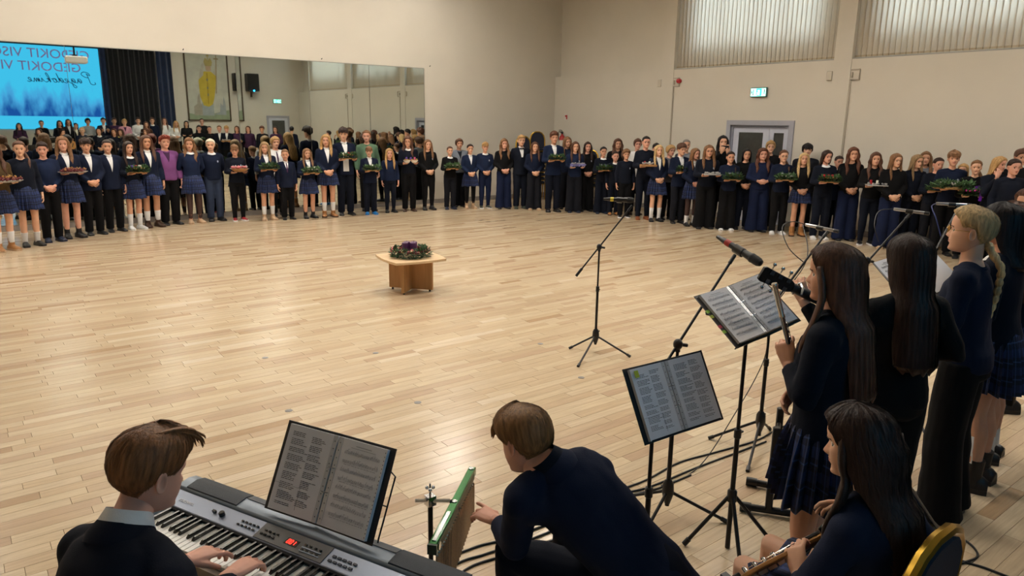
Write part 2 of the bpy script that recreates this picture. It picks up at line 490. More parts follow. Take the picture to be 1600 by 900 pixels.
def lock(mb, pts, wid, thick, n=12, waves=0.0, seed=0.0):
    V = []
    pts = [Vector(p) for p in pts]; m = []
    for i in range(len(pts)-1):
        for t in (0, .25, .5, .75): m.append(pts[i].lerp(pts[i+1], t))
    m.append(pts[-1]); k = len(m)
    for it in range(2):
        m = [m[0]]+[(m[i-1]+m[i]*2+m[i+1])/4 for i in range(1, k-1)]+[m[-1]]
    rad = []
    for i in range(k):
        t = i/(k-1); f = (1-t)**.5*.4+.6 if t < .75 else (1-.85*((t-.75)/.25)**1.6)*.8
        w = 1+waves*12*math.sin(t*20+seed)
        if waves: m[i] = m[i]+Vector((.8*waves*math.sin(t*17+seed), .4*waves*math.cos(t*15+seed), 0))
        rad.append((wid*f*w, thick*f))
    return mb.tube(m, rad, n, ref=(1, .2, 0))
def make_hair(style, det=0):
    key = (style, det)
    if key in HAIR: return HAIR[key]
    na, nz = (110, 34) if det else (44, 14)
    base, *mods = style.split('+')
    mb = hair_cap(STYLES[base], na, nz, seed=hash_s(style))
    sd = hash_s(style)
    cn = 60 if det else 24
    if 'curtain' in mods or 'longer' in mods or 'mid' in mods:
        wv = .010 if base == 'wavy' else .0018
        rows = curtain_rows(mods, base, det)
        mb.join(curtain(rows, cn, wv, sd))
    if 'locks' in mods:
        wv = .012 if base == 'wavy' else .002
        for s in (-1, 1):
            lock(mb, [(s*.062,.045,.150),(s*.080,.036,.09),(s*.088,.030,.02),(s*.100,.058,-.07),(s*.098,.100,-.16),(s*.092,.112,-.26)], .036, .016, 14 if det else 8, wv, sd+s)
    if 'tail' in mods:
        lock(mb, [(0,-.098,.135),(0,-.150,.125),(0,-.165,.04),(.01,-.160,-.08),(.015,-.165,-.22)], .030, .024, 12, .002, sd)
    if 'sidetail' in mods:
        lock(mb, [(-.02,-.092,.07),(-.060,-.105,.02),(-.095,-.06,-.04),(-.110,.04,-.10),(-.10,.105,-.22)], .030, .022, 12, .002, sd)
    if 'bun' in mods:
        mb.ball((0,-.115,.135), (.042,.036,.040), 16, 10)
    if 'braid' in mods:
        P = []; Rr = []
        for i in range(60):
            t = i/59; z = .06-.46*t
            P.append((.004*math.sin(t*60), -.086-.075*sm(t, 0, .30)+.02*sm(t,.5,1), z)); q = abs(math.sin(t*34))
            Rr.append(((.024-.010*t)*(.72+.4*q), (.020-.008*t)*(.75+.35*q)))
        mb.tube(P, Rr, 14)
    if 'fringe' in mods:
        for x in (-.045,-.022,0,.022,.045):
            lock(mb, [(x*.7,.060,.205),(x,.088,.180),(x*1.1,.098,.150),(x*1.2,.095,.128)], .016, .008, 8, .001, x*30)
    if 'quiff' in mods:
        rg = random.Random(5)
        for i in range(34 if det else 9):
            x = -.056+.112*rg.random(); r = .0055 if det else .013; h = rg.uniform(-.004,.010)
            y1 = rg.uniform(.100,.132)
            lock(mb, [(x*.8,-.03,.226),(x*.95,.03,.233+h),(x,.075,.226+h*1.4),(x*.95,y1-.012,.206+h*1.6),(x*.9,y1,.186+h*3)], r, r*.8, 8, .0008, i)
    if 'curtainfringe' in mods:
        for i in range(27 if det else 11):
            x = -.062+(.124/26*i if det else .0124*i)
            lock(mb, [(x*.55,-.02,.232),(x*.9,.045,.222),(x*1.05,.092,.178),(x*1.12,.098,.142+.006*math.sin(i*5))], .007 if det else .013, .006 if det else .008, 8, .001, i)
    me = mesh('hair', mb, smooth=180)
    HAIR[key] = me
    return me
def hash_s(s): return (sum(ord(c)*(i+3) for i, c in enumerate(s)) % 97)/9.7

# ---------------------------------------------------------------- hands
def make_hand(mb, w, fwd, pn, thumb, curl=.35, s=1.0, n=6, spread=.06, curls=None):
    """palm and five fingers. w wrist, fwd along the hand, pn out of the palm, thumb=+1/-1 picks the side of the thumb"""
    w = Vector(w); fwd = Vector(fwd).normalized(); pn = Vector(pn); pn = (pn-fwd*pn.dot(fwd)).normalized()
    lat = fwd.cross(pn)*thumb
    rings = []
    for t, a, b in ((-.02,.026,.019),(.0,.027,.018),(.03,.034,.017),(.06,.040,.015),(.088,.041,.012),(.096,.036,.008)):
        rings.append([w+fwd*(t*s)+lat*(a*s*math.cos(q))+pn*(b*s*math.sin(q)) for q in [2*PI*k/10 for k in range(10)]])
    mb.loft(rings)
    for i, (o, L, r) in enumerate(((.030,.070,.0088),(.010,.078,.0092),(-.011,.072,.0088),(-.030,.056,.0078))):
        c = curls[i] if curls else curl*(1+.12*i)
        d = (fwd+lat*(spread*(1.5-i))).normalized(); p = w+fwd*(.078*s)+lat*(o*s); pts = [p]; rr = [r*s]
        ax = None; ang = .3*c
        for k, f in enumerate((.18,.40,.25,.17)):
            dd = d*math.cos(ang)+pn*math.sin(ang)
            p = p+dd*(L*f*s*1.12); pts.append(p); rr.append(r*s*(1.0,1.0,.92,.72)[k]); ang += c*(.5,1.25,1.0,.6)[k]
        mb.tube(pts, rr, n)
    p = w+fwd*(.018*s)+lat*(.018*s)+pn*(.004*s); d = (fwd*.75+lat*.62+pn*.25).normalized(); pts = [p]; rr = [.0135*s]
    for k, f in enumerate((.035,.030,.024)):
        p = p+d*(f*s); pts.append(p); rr.append((.0120,.0102,.0075)[k]*s); d = (d+fwd*.35+pn*(.2+.35*(curls[4] if curls else curl))-lat*.25).normalized()
    mb.tube(pts, rr, n)
    return mb

# ---------------------------------------------------------------- figures
REF = [.80, .90, 1.05, 1.22, 1.40]
def spine(J, z):
    """centre, lateral, front, up of the trunk at reference height z"""
    i = 0
    while i < 3 and z > REF[i+1]: i += 1
    t = (z-REF[i])/(REF[i+1]-REF[i])
    P = J['sp']; c = P[i].lerp(P[i+1], t) if 0 <= t <= 1 else P[i]+(P[i+1]-P[i])*t
    up = (P[i+1]-P[i]).normalized()
    k = sm(z, .92, 1.30); lat = J['lat0'].lerp(J['lat1'], k); lat = (lat-up*lat.dot(up)).normalized()
    return c, lat, up.cross(lat), up
def trunk(mb, J, tab, ease=0, n=20, seg=None, p=0.92):
    rings = []
    for z, ru, rv, dy in tab:
        c, lat, fr, up = spine(J, z); r = []
        for k in range(n):
            a = 2*PI*k/n; s, co = math.sin(a), math.cos(a)
            r.append(c+lat*((ru+ease)*math.copysign(abs(co)**p, co))+fr*((rv+ease)*math.copysign(abs(s)**p, s)+dy))
        rings.append(r)
    mb.loft(rings); return mb
BODY_T = [(.80,.12,.085,0),(.86,.155,.105,-.005),(.92,.160,.110,-.008),(.98,.142,.098,0),(1.05,.124,.088,.004),(1.12,.130,.095,.006),(1.20,.143,.104,.008),(1.27,.150,.102,.004),(1.33,.140,.088,-.004),(1.375,.105,.068,-.012),(1.405,.062,.056,-.012),(1.44,.050,.052,-.006)]
def V3(*a): return Vector(a)
def stand(pose='clasp', yaw=0.0, pitch=0.0, kid=False, roll=0.0):
    J = {'sp': [V3(0,0,.80),V3(0,0,.90),V3(0,.006,1.05),V3(0,.0,1.205),V3(0,-.012,1.375)], 'lat0': V3(1,0,0), 'lat1': V3(1,0,0), 's': 1.0}
    J['hip'] = {1: V3(.085,0,.88), -1: V3(-.085,0,.88)}
    J['kn'] = {1: V3(.088,.015,.47), -1: V3(-.088,.015,.47)}
    J['an'] = {1: V3(.090,-.02,.085), -1: V3(-.090,-.02,.085)}
    J['toe'] = {1: V3(.18,1,0).normalized(), -1: V3(-.18,1,0).normalized()}
    J['sh'] = {1: V3(.158,-.012,1.328), -1: V3(-.158,-.012,1.328)}
    el, wr, hd = {}, {}, {}
    for s in (1, -1):
        if pose == 'clasp': e, w, h = (.215,-.005,1.09), (.075,.165,.955), ((-.85,.18,-.45),(-.15,-1,.1),.35)
        elif pose == 'claspup': e, w, h = (.215,.0,1.10), (.085,.185,1.04), ((-.9,.15,-.2),(-.15,-1,.1),.4)
        elif pose == 'tray': e, w, h = (.205,-.005,1.09), (.135,.215,1.085), ((-.25,1,.02),(0,0,1),.12)
        elif pose == 'sides': e, w, h = (.212,-.035,1.085), (.225,.035,.845), ((-.05,.12,-1),(-1,.1,0),.35)
        elif pose == 'back': e, w, h = (.225,-.085,1.10), (.10,-.16,.93), ((-.9,-.1,-.3),(0,-1,0),.35)
        elif pose == 'folder': e, w, h = (.205,.02,1.10), (.10,.235,1.17), ((-.2,.75,.55),(0,-.5,.8),.25)
        elif pose == 'phone':
            if s == 1: e, w, h = (.20,.13,1.13), (.055,.235,1.385), ((-.25,.1,1),(-.1,-1,.2),.45)
            else: e, w, h = (.205,.12,1.14), (.06,.23,1.37), ((.2,.1,1),(.1,-1,.2),.45)
        elif pose == 'chin':
            if s == 1: e, w, h = (.20,.10,1.10), (.075,.165,1.36), ((-.3,-.1,1),(-.1,-1,.1),.55)
            else: e, w, h = (.215,-.005,1.09), (.075,.165,.975), ((-.85,.18,-.45),(-.15,-1,.1),.35)
        if pose not in ('phone',): e = (e[0]*s, e[1], e[2]); w = (w[0]*s, w[1], w[2]); h = (Vector((h[0][0]*s, h[0][1], h[0][2])), Vector((h[1][0]*s, h[1][1], h[1][2])), h[2])
        else:
            e = (e[0]*s, e[1], e[2]); w = (w[0]*s, w[1], w[2])
        el[s], wr[s], hd[s] = Vector(e), Vector(w), (Vector(h[0]), Vector(h[1]), h[2])
    if pose == 'clasp': wr[1] += V3(0,.022,-.01)
    J['el'], J['wr'], J['hand'] = el, wr, hd
    hs = 1.10 if kid else 1.0
    J['head'] = Matrix.Translation((0, .004, 1.452)) @ Matrix.Translation((0,-.01,.03)) @ Euler((math.radians(pitch), math.radians(roll), math.radians(yaw)), 'XYZ').to_matrix().to_4x4() @ Matrix.Translation((0,.01,-.03)) @ Matrix.Scale(hs, 4)
    return J
def legs(mb, J, rt, rk, rc, ra, n=12):
    for s in (1, -1):
        h, k, a = J['hip'][s], J['kn'][s], J['an'][s]
        lg = k.lerp(a, .32)+J['toe'][s]*-.012
        mb.tube([h+(h-k).normalized()*.03, h.lerp(k,.25), h.lerp(k,.65), k, lg, k.lerp(a,.72), a, a+(a-k).normalized()*.03], [rt, rt*.98, (rt+rk*1.4)/2.3, rk, rc, (rc+ra*1.3)/2.3, ra, ra], n)
def arms(mb, J, r=(.050,.044,.040,.033,.026), n=12, wrist=True):
    for s in (1, -1):
        S, E, W = J['sh'][s], J['el'][s], J['wr'][s]
        mb.tube([S+(S-E).normalized()*.01, S.lerp(E,.5), E, E.lerp(W,.35), W], r, n)
        mb.ball(S, r[0]*1.1, 12, 8)
        c, lat, fr, up = spine(J, 1.40)
        mb.tube([c, c.lerp(S,.55)+up*.004, S], [.050, .050, r[0]], n)
BODY = {}
def make_body(J, key, voxel=.014, na=44, nz=34, hn=6, mats=5, hand_curls=None):
    if key in BODY: return BODY[key]
    mb = MB(); trunk(mb, J, BODY_T)
    Mh = J['head']; nb = spine(J, 1.38)[0]
    mb.tube([nb, spine(J,1.43)[0], Mh @ V3(0,-.022,.03), Mh @ V3(0,-.012,.09)], [.054,.050,.050,.046], 14)
    legs(mb, J, .072, .052, .054, .036)
    arms(mb, J)
    out = remesh(mb, voxel, 3)
    head_grid(na, nz, out, Mh)
    for s in (1, -1):
        f, p, c = J['hand'][s]
        hb = MB()
        if hn > 6:
            E, W = J['el'][s], J['wr'][s]
            hb.tube([E.lerp(W,.45), E.lerp(W,.75), W, W+f.normalized()*.02], [.036,.031,.026,.024], 12)
        make_hand(hb, J['wr'][s]+Vector(f).normalized()*.01, f, p, J.get('thumb', {1: 1, -1: -1})[s], c, 1.0, 8 if hn > 6 else hn, curls=(hand_curls or {}).get(s))
        if hn > 6: hb = remesh(hb, .0036, 2)
        out.join(hb)
    me = mesh('body', out, mats, smooth=180, fixn=False)
    BODY[key] = me
    return me

TOPS = {}
JUMPER_T = [(.85,.166,.122,-.002),(.88,.172,.126,-.003),(.93,.168,.124,-.003),(1.0,.156,.116,.002),(1.08,.152,.116,.006),(1.16,.158,.120,.008),(1.24,.164,.120,.006),(1.31,.158,.108,0),(1.36,.128,.086,-.008),(1.395,.078,.066,-.012),(1.415,.058,.058,-.010)]
BLAZER_T = [(.78,.180,.132,-.004),(.84,.178,.130,-.003),(.92,.170,.124,-.003),(1.0,.156,.114,.002),(1.06,.152,.112,.006),(1.16,.160,.120,.008),(1.24,.168,.122,.006),(1.31,.165,.110,0),(1.36,.138,.088,-.008),(1.395,.082,.068,-.012),(1.41,.060,.058,-.010)]
def make_top(kind, J, key, voxel=.015, fold=.006):
    if key in TOPS: return TOPS[key]
    mb = MB(); trunk(mb, J, BLAZER_T if kind == 'blazer' else JUMPER_T, J.get('ease', 0), 24)
    rr = (.066,.058,.056,.047,.040) if kind == 'blazer' else (.062,.056,.055,.047,.035)
    for s in (1, -1):
        S, E, W = J['sh'][s], J['el'][s], J['wr'][s]
        end = W.lerp(E, .06)
        mb.tube([S+(S-E).normalized()*.012, S.lerp(E,.4), E.lerp(S,.12), E+(E-(S+W)/2).normalized()*.006, E.lerp(W,.15), E.lerp(W,.5), end], [rr[0],rr[1],rr[2],rr[2],rr[2]*.97,rr[3],rr[4]], 14)
        mb.ball(S, rr[0]*1.03, 14, 8)
        c, lat, fr, up = spine(J, 1.385)
        mb.tube([c, c.lerp(S,.55)+up*.008, S], [.058,.060,rr[0]], 14)
        c2 = spine(J, 1.27)[0]; S2 = S.lerp(E,.10)-up*.01
        mb.tube([c2, c2.lerp(S2,.55), S2], [.100,.088,rr[0]], 14)
    out = remesh(mb, voxel, 4 if voxel > .01 else 6)
    if fold: crinkle(out, fold, 9, hash_s(str(key)), .7)
    bv = BVHTree.FromPolygons([Vector(p) for p in out.v], out.f)
    me = mesh('top', out, 1, smooth=180, fixn=False)
    TOPS[key] = (me, bv)
    return TOPS[key]
def patch(bv, J, pts, off, thick=.004, nu=8):
    """a thin cloth piece laid on the front of a garment; pts: rows of (x0, x1, refz)"""
    mb = MB(); rows = []
    for x0, x1, z in pts:
        c, lat, fr, up = spine(J, z); r = []
        for k in range(nu+1):
            o = c+lat*(x0+(x1-x0)*k/nu)
            h = bv.ray_cast(o+fr*.5, -fr, 1.0)
            q = h[0] if h[0] is not None else o+fr*.1
            r.append(q+fr*off)
        rows.append(r)
    n = nu+1; V = [p for r in rows for p in r]; m = len(V)
    bk = []
    for i, (x0, x1, z) in enumerate(pts):
        fr = spine(J, z)[2]; bk += [p-fr*thick for p in rows[i]]
    F = []
    for i in range(len(rows)-1):
        for k in range(nu):
            a = i*n+k; F.append((a, a+1, a+n+1, a+n)); F.append((m+a, m+a+n, m+a+n+1, m+a+1))
    for i in range(len(rows)-1):
        for k in (0, nu): a = i*n+k; F.append((a, a+n, m+a+n, m+a))
    for k in range(nu):
        F.append((k, k+1, m+k+1, m+k)); a = (len(rows)-1)*n+k; F.append((a, a+1, m+a+1, m+a))
    return mb.add(V+bk, F)
GAR = {}
def garment(key, fn):
    if key not in GAR: GAR[key] = fn()
    return GAR[key]
def collar_mesh(J, kind, n=26):
    mb = MB(); rows = []
    prof = {'peter': ((1.425,.052,.056),(1.444,.056,.060),(1.436,.068,.072),(1.412,.096,.092),(1.404,.099,.095),(1.406,.088,.084)),
            'shirt': ((1.405,.053,.057),(1.452,.052,.055),(1.456,.055,.058),(1.424,.068,.070),(1.412,.066,.068)),
            'crew':  ((1.395,.062,.064),(1.412,.058,.061),(1.415,.060,.064),(1.406,.069,.071),(1.398,.070,.070)),
            'lapel': ((1.375,.082,.076),(1.420,.062,.066),(1.425,.066,.071),(1.395,.088,.088),(1.370,.094,.090))}[kind]
    for z, ru, rv in prof:
        c, lat, fr, up = spine(J, z); r = []
        for k in range(n):
            a = 2*PI*k/n; s, co = math.sin(a), math.cos(a)
            d = 0
            if s > 0: d = -.026*s**3 if kind in ('shirt','lapel','peter') else -.008*s
            if kind == 'peter' and abs(co) < .12 and s > 0 and ru > .065: d += .01
            r.append(c+lat*(ru*co)+fr*(rv*s-.010+(.012*s if s > 0 else 0))+up*d)
        rows.append(r)
    mb.loft(rows, cap=False)
    n2 = len(rows)
    for k in range(n): mb.f.append(((n2-1)*n+k, (n2-1)*n+(k+1)%n, (k+1)%n, k)); mb.m.append(0)
    return mesh('collar', mb, 1, smooth=50)
def skirt_mesh(J, top=1.00, hem=.60, flare=.215, npl=22, seed=0.0, per=4):
    mb = MB(); n = npl*per; rows = []; uv = []
    zs = [top, top-.05, top-.12] + [top-.12-(top-.12-hem)*k/5 for k in range(1, 6)]
    for i, z in enumerate(zs):
        t = (top-z)/(top-hem); c, lat, fr, up = spine(J, max(z, .80)); c = c.copy()
        if z < .80: c = Vector((c.x, c.y, z)) if J.get('upright', True) else c
        ru = np.interp(t, [0,.3,.6,1], [.150,.178,.195,flare]); rv = np.interp(t, [0,.3,.6,1], [.112,.138,.155,flare*.80])
        for k in range(n):
            a = 2*PI*k/n; ph = (k % per)/per
            g = (ph-.4)*.045*sm(t, .1, .5)*(.6+.7*t)
            g += .012*t*math.sin(a*5+seed)
            rows.append(c+lat*((ru+g)*math.cos(a))+fr*((rv+g)*math.sin(a))+V3(0,0,-.008*t*math.sin(a*7+seed)))
            uv.append((k/n, t*.9))
    m = len(zs); F = []
    for i in range(m-1):
        for k in range(n): F.append((i*n+k, i*n+(k+1)%n, (i+1)*n+(k+1)%n, (i+1)*n+k))
    V = rows; b = len(V)
    inner = []
    for k in range(n):
        p = V[(m-1)*n+k]; c = Vector((0,0,p.z)); inner.append(p.lerp(c, .06)+V3(0,0,.01))
    V = V+inner; uv += [uv[(m-1)*n+k] for k in range(n)]
    top_r = [V[k].lerp(Vector((0,0,V[k].z)), .15) for k in range(n)]
    for k in range(n): F.append(((m-1)*n+k, (m-1)*n+(k+1)%n, b+(k+1)%n, b+k))
    mb.add(V, F, 0, uv)
    return mesh('skirt', mb, 1, smooth=35)
def trousers_mesh(J, kind, voxel=.016, fold=.006):
    mb = MB()
    trunk(mb, J, [(.79,.11,.09,0),(.82,.15,.112,-.004),(.88,.166,.120,-.006),(.94,.162,.118,-.006),(1.0,.146,.108,0),(1.02,.142,.104,0)])
    R = {'slim': (.088,.070,.060,.050,.048), 'straight': (.092,.078,.072,.068,.068), 'wide': (.098,.094,.098,.108,.116), 'tights': (.078,.060,.052,.042,.038)}[kind]
    for s in (1, -1):
        h, k, a = J['hip'][s], J['kn'][s], J['an'][s]
        e = a+(a-k).normalized()*(.055 if kind == 'wide' else .03 if kind != 'tights' else .0)
        if kind == 'wide': k = k+V3(s*.004,.01,0); e = e+V3(s*.01,.015,0)
        mb.tube([h+(h-k).normalized()*.02, h.lerp(k,.3), h.lerp(k,.7), k, k.lerp(e,.4), k.lerp(e,.8), e], [R[0],R[0],(R[0]+R[1])/2,R[1],(R[1]+R[2])/2,R[3],R[4]], 14)
    out = remesh(mb, voxel, 3)
    if fold and kind != 'tights': crinkle(out, fold, 8, hash_s(kind), .8)
    return mesh('trousers', out, 1, smooth=180, fixn=False)
def shoe_parts(J, s, kind):
    """foot shaped shoe: upper and sole"""
    a = J['an'][s]; f = J['toe'][s]; lat = f.cross(V3(0,0,1)); z0 = a.z-.085
    mb = MB(); rings = []
    st = {'shoe': [(-.075,.030,.062),(-.055,.036,.075),(-.02,.037,.085),(.03,.039,.075),(.08,.044,.058),(.13,.045,.046),(.165,.036,.036),(.182,.018,.024)],
          'sneaker': [(-.078,.034,.066),(-.055,.040,.080),(-.02,.041,.092),(.03,.044,.084),(.08,.049,.066),(.13,.050,.054),(.168,.042,.044),(.186,.024,.030)],
          'boot': [(-.080,.036,.080),(-.055,.044,.10),(-.02,.046,.115),(.03,.047,.10),(.08,.052,.072),(.13,.053,.062),(.168,.046,.052),(.186,.026,.036)]}[kind if kind in ('shoe','sneaker') else 'boot']
    for y, w, h in st:
        c = Vector((a.x, a.y, z0))+f*y; r = []
        for k in range(12):
            q = 2*PI*k/12; zz = math.sin(q); r.append(c+lat*(w*math.copysign(abs(math.cos(q))**.7, math.cos(q)))+V3(0,0,.020+max(0, h-.020)*(zz if zz > 0 else zz*.02)))
        rings.append(r)
    mb.loft(rings)
    if kind in ('boot', 'ugg', 'high'):
        hh = {'boot': .20, 'ugg': .19, 'high': .26}[kind]; w = .056 if kind == 'ugg' else .046
        mb.tube([Vector((a.x,a.y,z0+.05)), Vector((a.x,a.y,z0+.12)), Vector((a.x,a.y-.004,z0+hh)), Vector((a.x,a.y-.004,z0+hh-.012))], [(w,w*1.1),(w*.95,w),(w,w*1.02),(w*.8,w*.8)], 12)
    so = MB(); o = []; 
    for y, w, h in st: o.append((y, w))
    top = []; 
    pts = [Vector((a.x,a.y,0))+f*y+lat*(w+.003) for y, w in o]+[Vector((a.x,a.y,0))+f*y-lat*(w+.003) for y, w in reversed(o)]
    n = len(pts); t = .030 if kind != 'shoe' else .022
    so.add([p+V3(0,0,z0+.001) for p in pts]+[p+V3(0,0,z0+t) for p in pts], [tuple(range(n)), tuple(range(n, 2*n))]+[(k, (k+1)%n, n+(k+1)%n, n+k) for k in range(n)])
    return mesh('shoe', mb, 1, smooth=60), mesh('sole', so, 1, smooth=30)
def sock_mesh(J, s, h=.22):
    a, k = J['an'][s], J['kn'][s]; d = (k-a).normalized(); mb = MB()
    mb.tube([a-d*.03, a+d*.03, a+d*(h*.5), a+d*h, a+d*(h+.004)], [.040,.041,.044,.052,.046], 12)
    return mesh('sock', mb, 1, smooth=60)
def glasses_mesh():
    mb = MB()
    for s in (1, -1):
        P = [(s*.032+.021*math.cos(q), .103-.006*abs(math.cos(q)), .111+.016*math.sin(q)) for q in [2*PI*k/16 for k in range(17)]]
        mb.tube(P, .0016, 5, cap=False)
        mb.tube([(s*.053,.098,.115),(s*.068,.07,.116),(s*.077,.0,.116)], .0014, 5)
    mb.tube([(-.011,.104,.114),(0,.108,.117),(.011,.104,.114)], .0015, 5)
    return mesh('glasses', mb, 1, smooth=60)

SKINS = [mat('skin_%s' % n, c, rough=.52, var=.06, vscale=14, sss=.06, spec=.35) for n, c in (('fair','#d9a98c'),('light','#cf9c80'),('rosy','#d6a08a'),('warm','#c08e70'))]
LIPS = mat('lips', '#b0645c', .45); WHITE_EYE = mat('eye_white', '#cfc8c0', .3); IRIS = mat('iris', '#2a201a', .25)
HC = {k: hair_mat('hair_'+k, c) for k, c in dict(brown='#54382a', dark='#2c1c16', black='#161012', blond='#a98556', lblond='#c4a676', lbrown='#76553a', ash='#8a7050', gold='#7a5232', sand='#84603c', auburn='#563324', red='#7a3222', grey='#7d7872', platinum='#d8d0b8').items()}
CL = {k: mat('cloth_'+k, c, rough=.9, var=.16, vscale=5, bump=.12, bscale=220, spec=.22) for k, c in dict(
    navy='#0f182e', navy2='#0a101e', navy3='#131f3a', black='#08080b', charcoal='#14161e', inkblue='#111b38', white='#d8d8d8', cream='#cfcabb', grey='#6f757e', lgrey='#9a9ea2', purple='#75467a', green='#55705a', teal='#8fa9a6', pink='#c08a9c', plum='#3d2440', olive='#4a3a22', greyblue='#2e3950', brownk='#3a2418', patt='#6a6a72').items()}
SH = {k: mat('shoe_'+k, c, rough=.42, var=.1, vscale=20) for k, c in dict(black='#121114', white='#d9d9d9', tan='#9a6a3c', brown='#3a2418', blue='#1f6fb0', navy='#20293f', beige='#b79a7c', red='#8a1f26', grey='#3a4038', cognac='#7a4526').items()}
GOLDF = mat('gold_frame_metal', '#b08a3a', .3, .9); BLACKP = mat('black_plastic', '#0c0c0e', .4)
TIGHTS = mat('sheer_tights', '#3a2420', .6)
CREST = mat('crest_thread', '#9fa6b8', .7)

def assemble(root, J, key, o, det=0):
    """hangs body, clothes, hair and small things on the empty of one person"""
    vx = .0075 if det else .014
    sk = SKINS[o.get('skin', 0)]; hm = HC[o['hc']]
    body = make_body(J, key, vx, 110 if det else 44, 84 if det else 34, 10 if det else 6, hand_curls=o.get('curls'))
    obj('body', body, [sk, HC['brown'] if o['hc'] in ('blond','lblond','platinum','ash','sand') else hm, LIPS, WHITE_EYE, IRIS], root)
    ho = obj('hair', make_hair(o['hair'], det), hm, root, J['head'])
    if det:
        so = obj('hair_strands', garment(('strands', o['hair']), lambda: make_strands(o['hair'], 2600 if 'long' in o['hair'] or 'wavy' in o['hair'] else 2200)), hm, ho); so['kind'] = 'stuff'
    pk = key
    kind = o['top']; c = o.get('tc', 'navy')
    tk = 'blazer' if kind == 'blazer' else 'jumper'
    me, bv = make_top(tk, J, ('top', tk, pk), vx*1.1 if det else .0155, o.get('fold', .006))
    top = obj({'blazer':'blazer','jumper':'jumper','blouse':'blouse','cardigan':'cardigan','dress':'dress'}[kind], me, CL[c], root)
    if kind == 'blazer':
        dz = o.get('vdepth', 1.10)
        rows = lambda: [(-.050+.05*t, .050-.05*t, 1.395-(1.395-dz)*t) for t in (0,.15,.3,.45,.6,.75,.9,.99)]
        sc = CL[o.get('shirt', 'white')]
        if o.get('open'): rows = lambda: [(-.050-.004*t, .050+.004*t, 1.395-(1.395-.86)*t) for t in [k/9 for k in range(10)]]
        obj('shirt', garment(('shirt', pk, dz, bool(o.get('open'))), lambda: mesh('shirt', patch(bv, J, rows(), .004), 1, smooth=60)), sc, root)
        def lap():
            mb = MB()
            for s in (1, -1):
                r = [(s*(.052-.05*t), s*(.052-.05*t+.045*math.sin(PI*min(1, t*.9+.12))), 1.385-(1.385-dz)*t) for t in [k/7 for k in range(8)]]
                mb.join(patch(bv, J, r, .008, .006, 3))
            return mesh('lapel', mb, 1, smooth=40)
        if not o.get('noback'): obj('lapels', garment(('lap', pk, dz), lap), CL[c], root)
        obj('collar', garment(('col', pk, 'shirt'), lambda: collar_mesh(J, 'shirt')), sc, root)
        if det: obj('blazer_collar', garment(('col', pk, 'lapel'), lambda: collar_mesh(J, 'lapel')), CL[c], root)
    elif o.get('collar') is not False:
        obj('collar', garment(('col', pk, 'peter' if o.get('collar') == 'white' else 'crew'), lambda: collar_mesh(J, 'peter' if o.get('collar') == 'white' else 'crew')), CL['white'] if o.get('collar') == 'white' else CL[c], root)
    if kind == 'cardigan':
        obj('shirt', garment(('cshirt', pk), lambda: mesh('shirt', patch(bv, J, [(-.055+.055*t, .055-.055*t, 1.40-.20*t) for t in (0,.2,.4,.6,.8,.99)], .004), 1, smooth=60)), CL[o.get('shirt', 'plum')], root)
    if o.get('vest'):
        obj('waistcoat', garment(('vest', pk), lambda: mesh('vest', patch(bv, J, [(-.02,.02,1.20),(-.05,.05,1.14),(-.06,.06,1.05),(-.065,.065,.95),(-.05,.05,.88)], .007), 1, smooth=60)), CL['navy2'], root)
    if o.get('crest'):
        def cr():
            mb = patch(bv, J, [(-.090+.007-.012*math.sin(PI*t)-.004, -.090+.007+.012*math.sin(PI*t)+.004, 1.262-.045*t) for t in (0,.25,.5,.75,1)], .005, .003, 4)
            return mesh('crest', mb, 1)
        obj('crest', garment(('crest', pk), cr), CREST, root)
    if o.get('tie'):
        def tie():
            mb = MB(); w = .011
            mb.join(patch(bv, J, [(-.014,.014,1.40),(-.009,.009,1.385),(-.013,.013,1.34),(-.016,.016,1.24),(-.012,.012,1.16)], .009, .004, 2)); return mesh('tie', mb, 1)
        def bow():
            c, lat, fr, up = spine(J, 1.405); mb = MB(); q = c+fr*.082
            for s in (1, -1): mb.loft([[q+lat*(s*x)+up*(h*sz)+fr*(d*.008) for sz, d in ((-1,-1),(1,-1),(1,1),(-1,1))] for x, h in ((.004,.008),(.025,.016),(.042,.018),(.045,.014))])
            mb.box(q, (.014,.018,.016)); return mesh('bow_tie', mb, 1)
        obj('bow_tie' if o['tie'] == 'bow' else 'tie', garment((o['tie'], pk), bow if o['tie'] == 'bow' else tie), CL['black' if o['tie'] == 'bow' else 'plum'], root)
    b = o['bot']
    base = 'stand' if key[0] != 'near' else pk
    if b in ('skirt', 'skirtt'):
        obj('skirt', garment(('skirt', base, o.get('hem', .60)), lambda: skirt_mesh(J, hem=o.get('hem', .60), per=8 if det else 4)), PLAID, root)
        if b == 'skirtt': obj('tights', garment(('tights', base), lambda: trousers_mesh(J, 'tights')), TIGHTS if o.get('tights', 'sheer') == 'sheer' else CL['black'], root)
    elif b != 'custom':
        t = obj('trousers', garment(('tr', b, base), lambda: trousers_mesh(J, b, .009 if det else .017)), CL[o.get('bc', 'black')], root)
    sh = o.get('shoe', ('shoe', 'black'))
    if sh:
        for s in (1, -1):
            um, so = garment(('shoe', sh[0], s, base), lambda: shoe_parts(J, s, sh[0]))
            u = obj('shoe', um, SH[sh[1]], root)
            obj('sole', so, SH[sh[2] if len(sh) > 2 else sh[1] if sh[1] != 'tan' else 'brown'], u)
            if o.get('sock'): obj('sock', garment(('sock', s, base, o.get('sockh', .22)), lambda: sock_mesh(J, s, o.get('sockh', .22))), CL[o['sock']], root)
    if o.get('glasses'):
        obj('glasses', garment('glasses', glasses_mesh), GOLDF if o['glasses'] == 'gold' else BLACKP, root, J['head'])
    return top

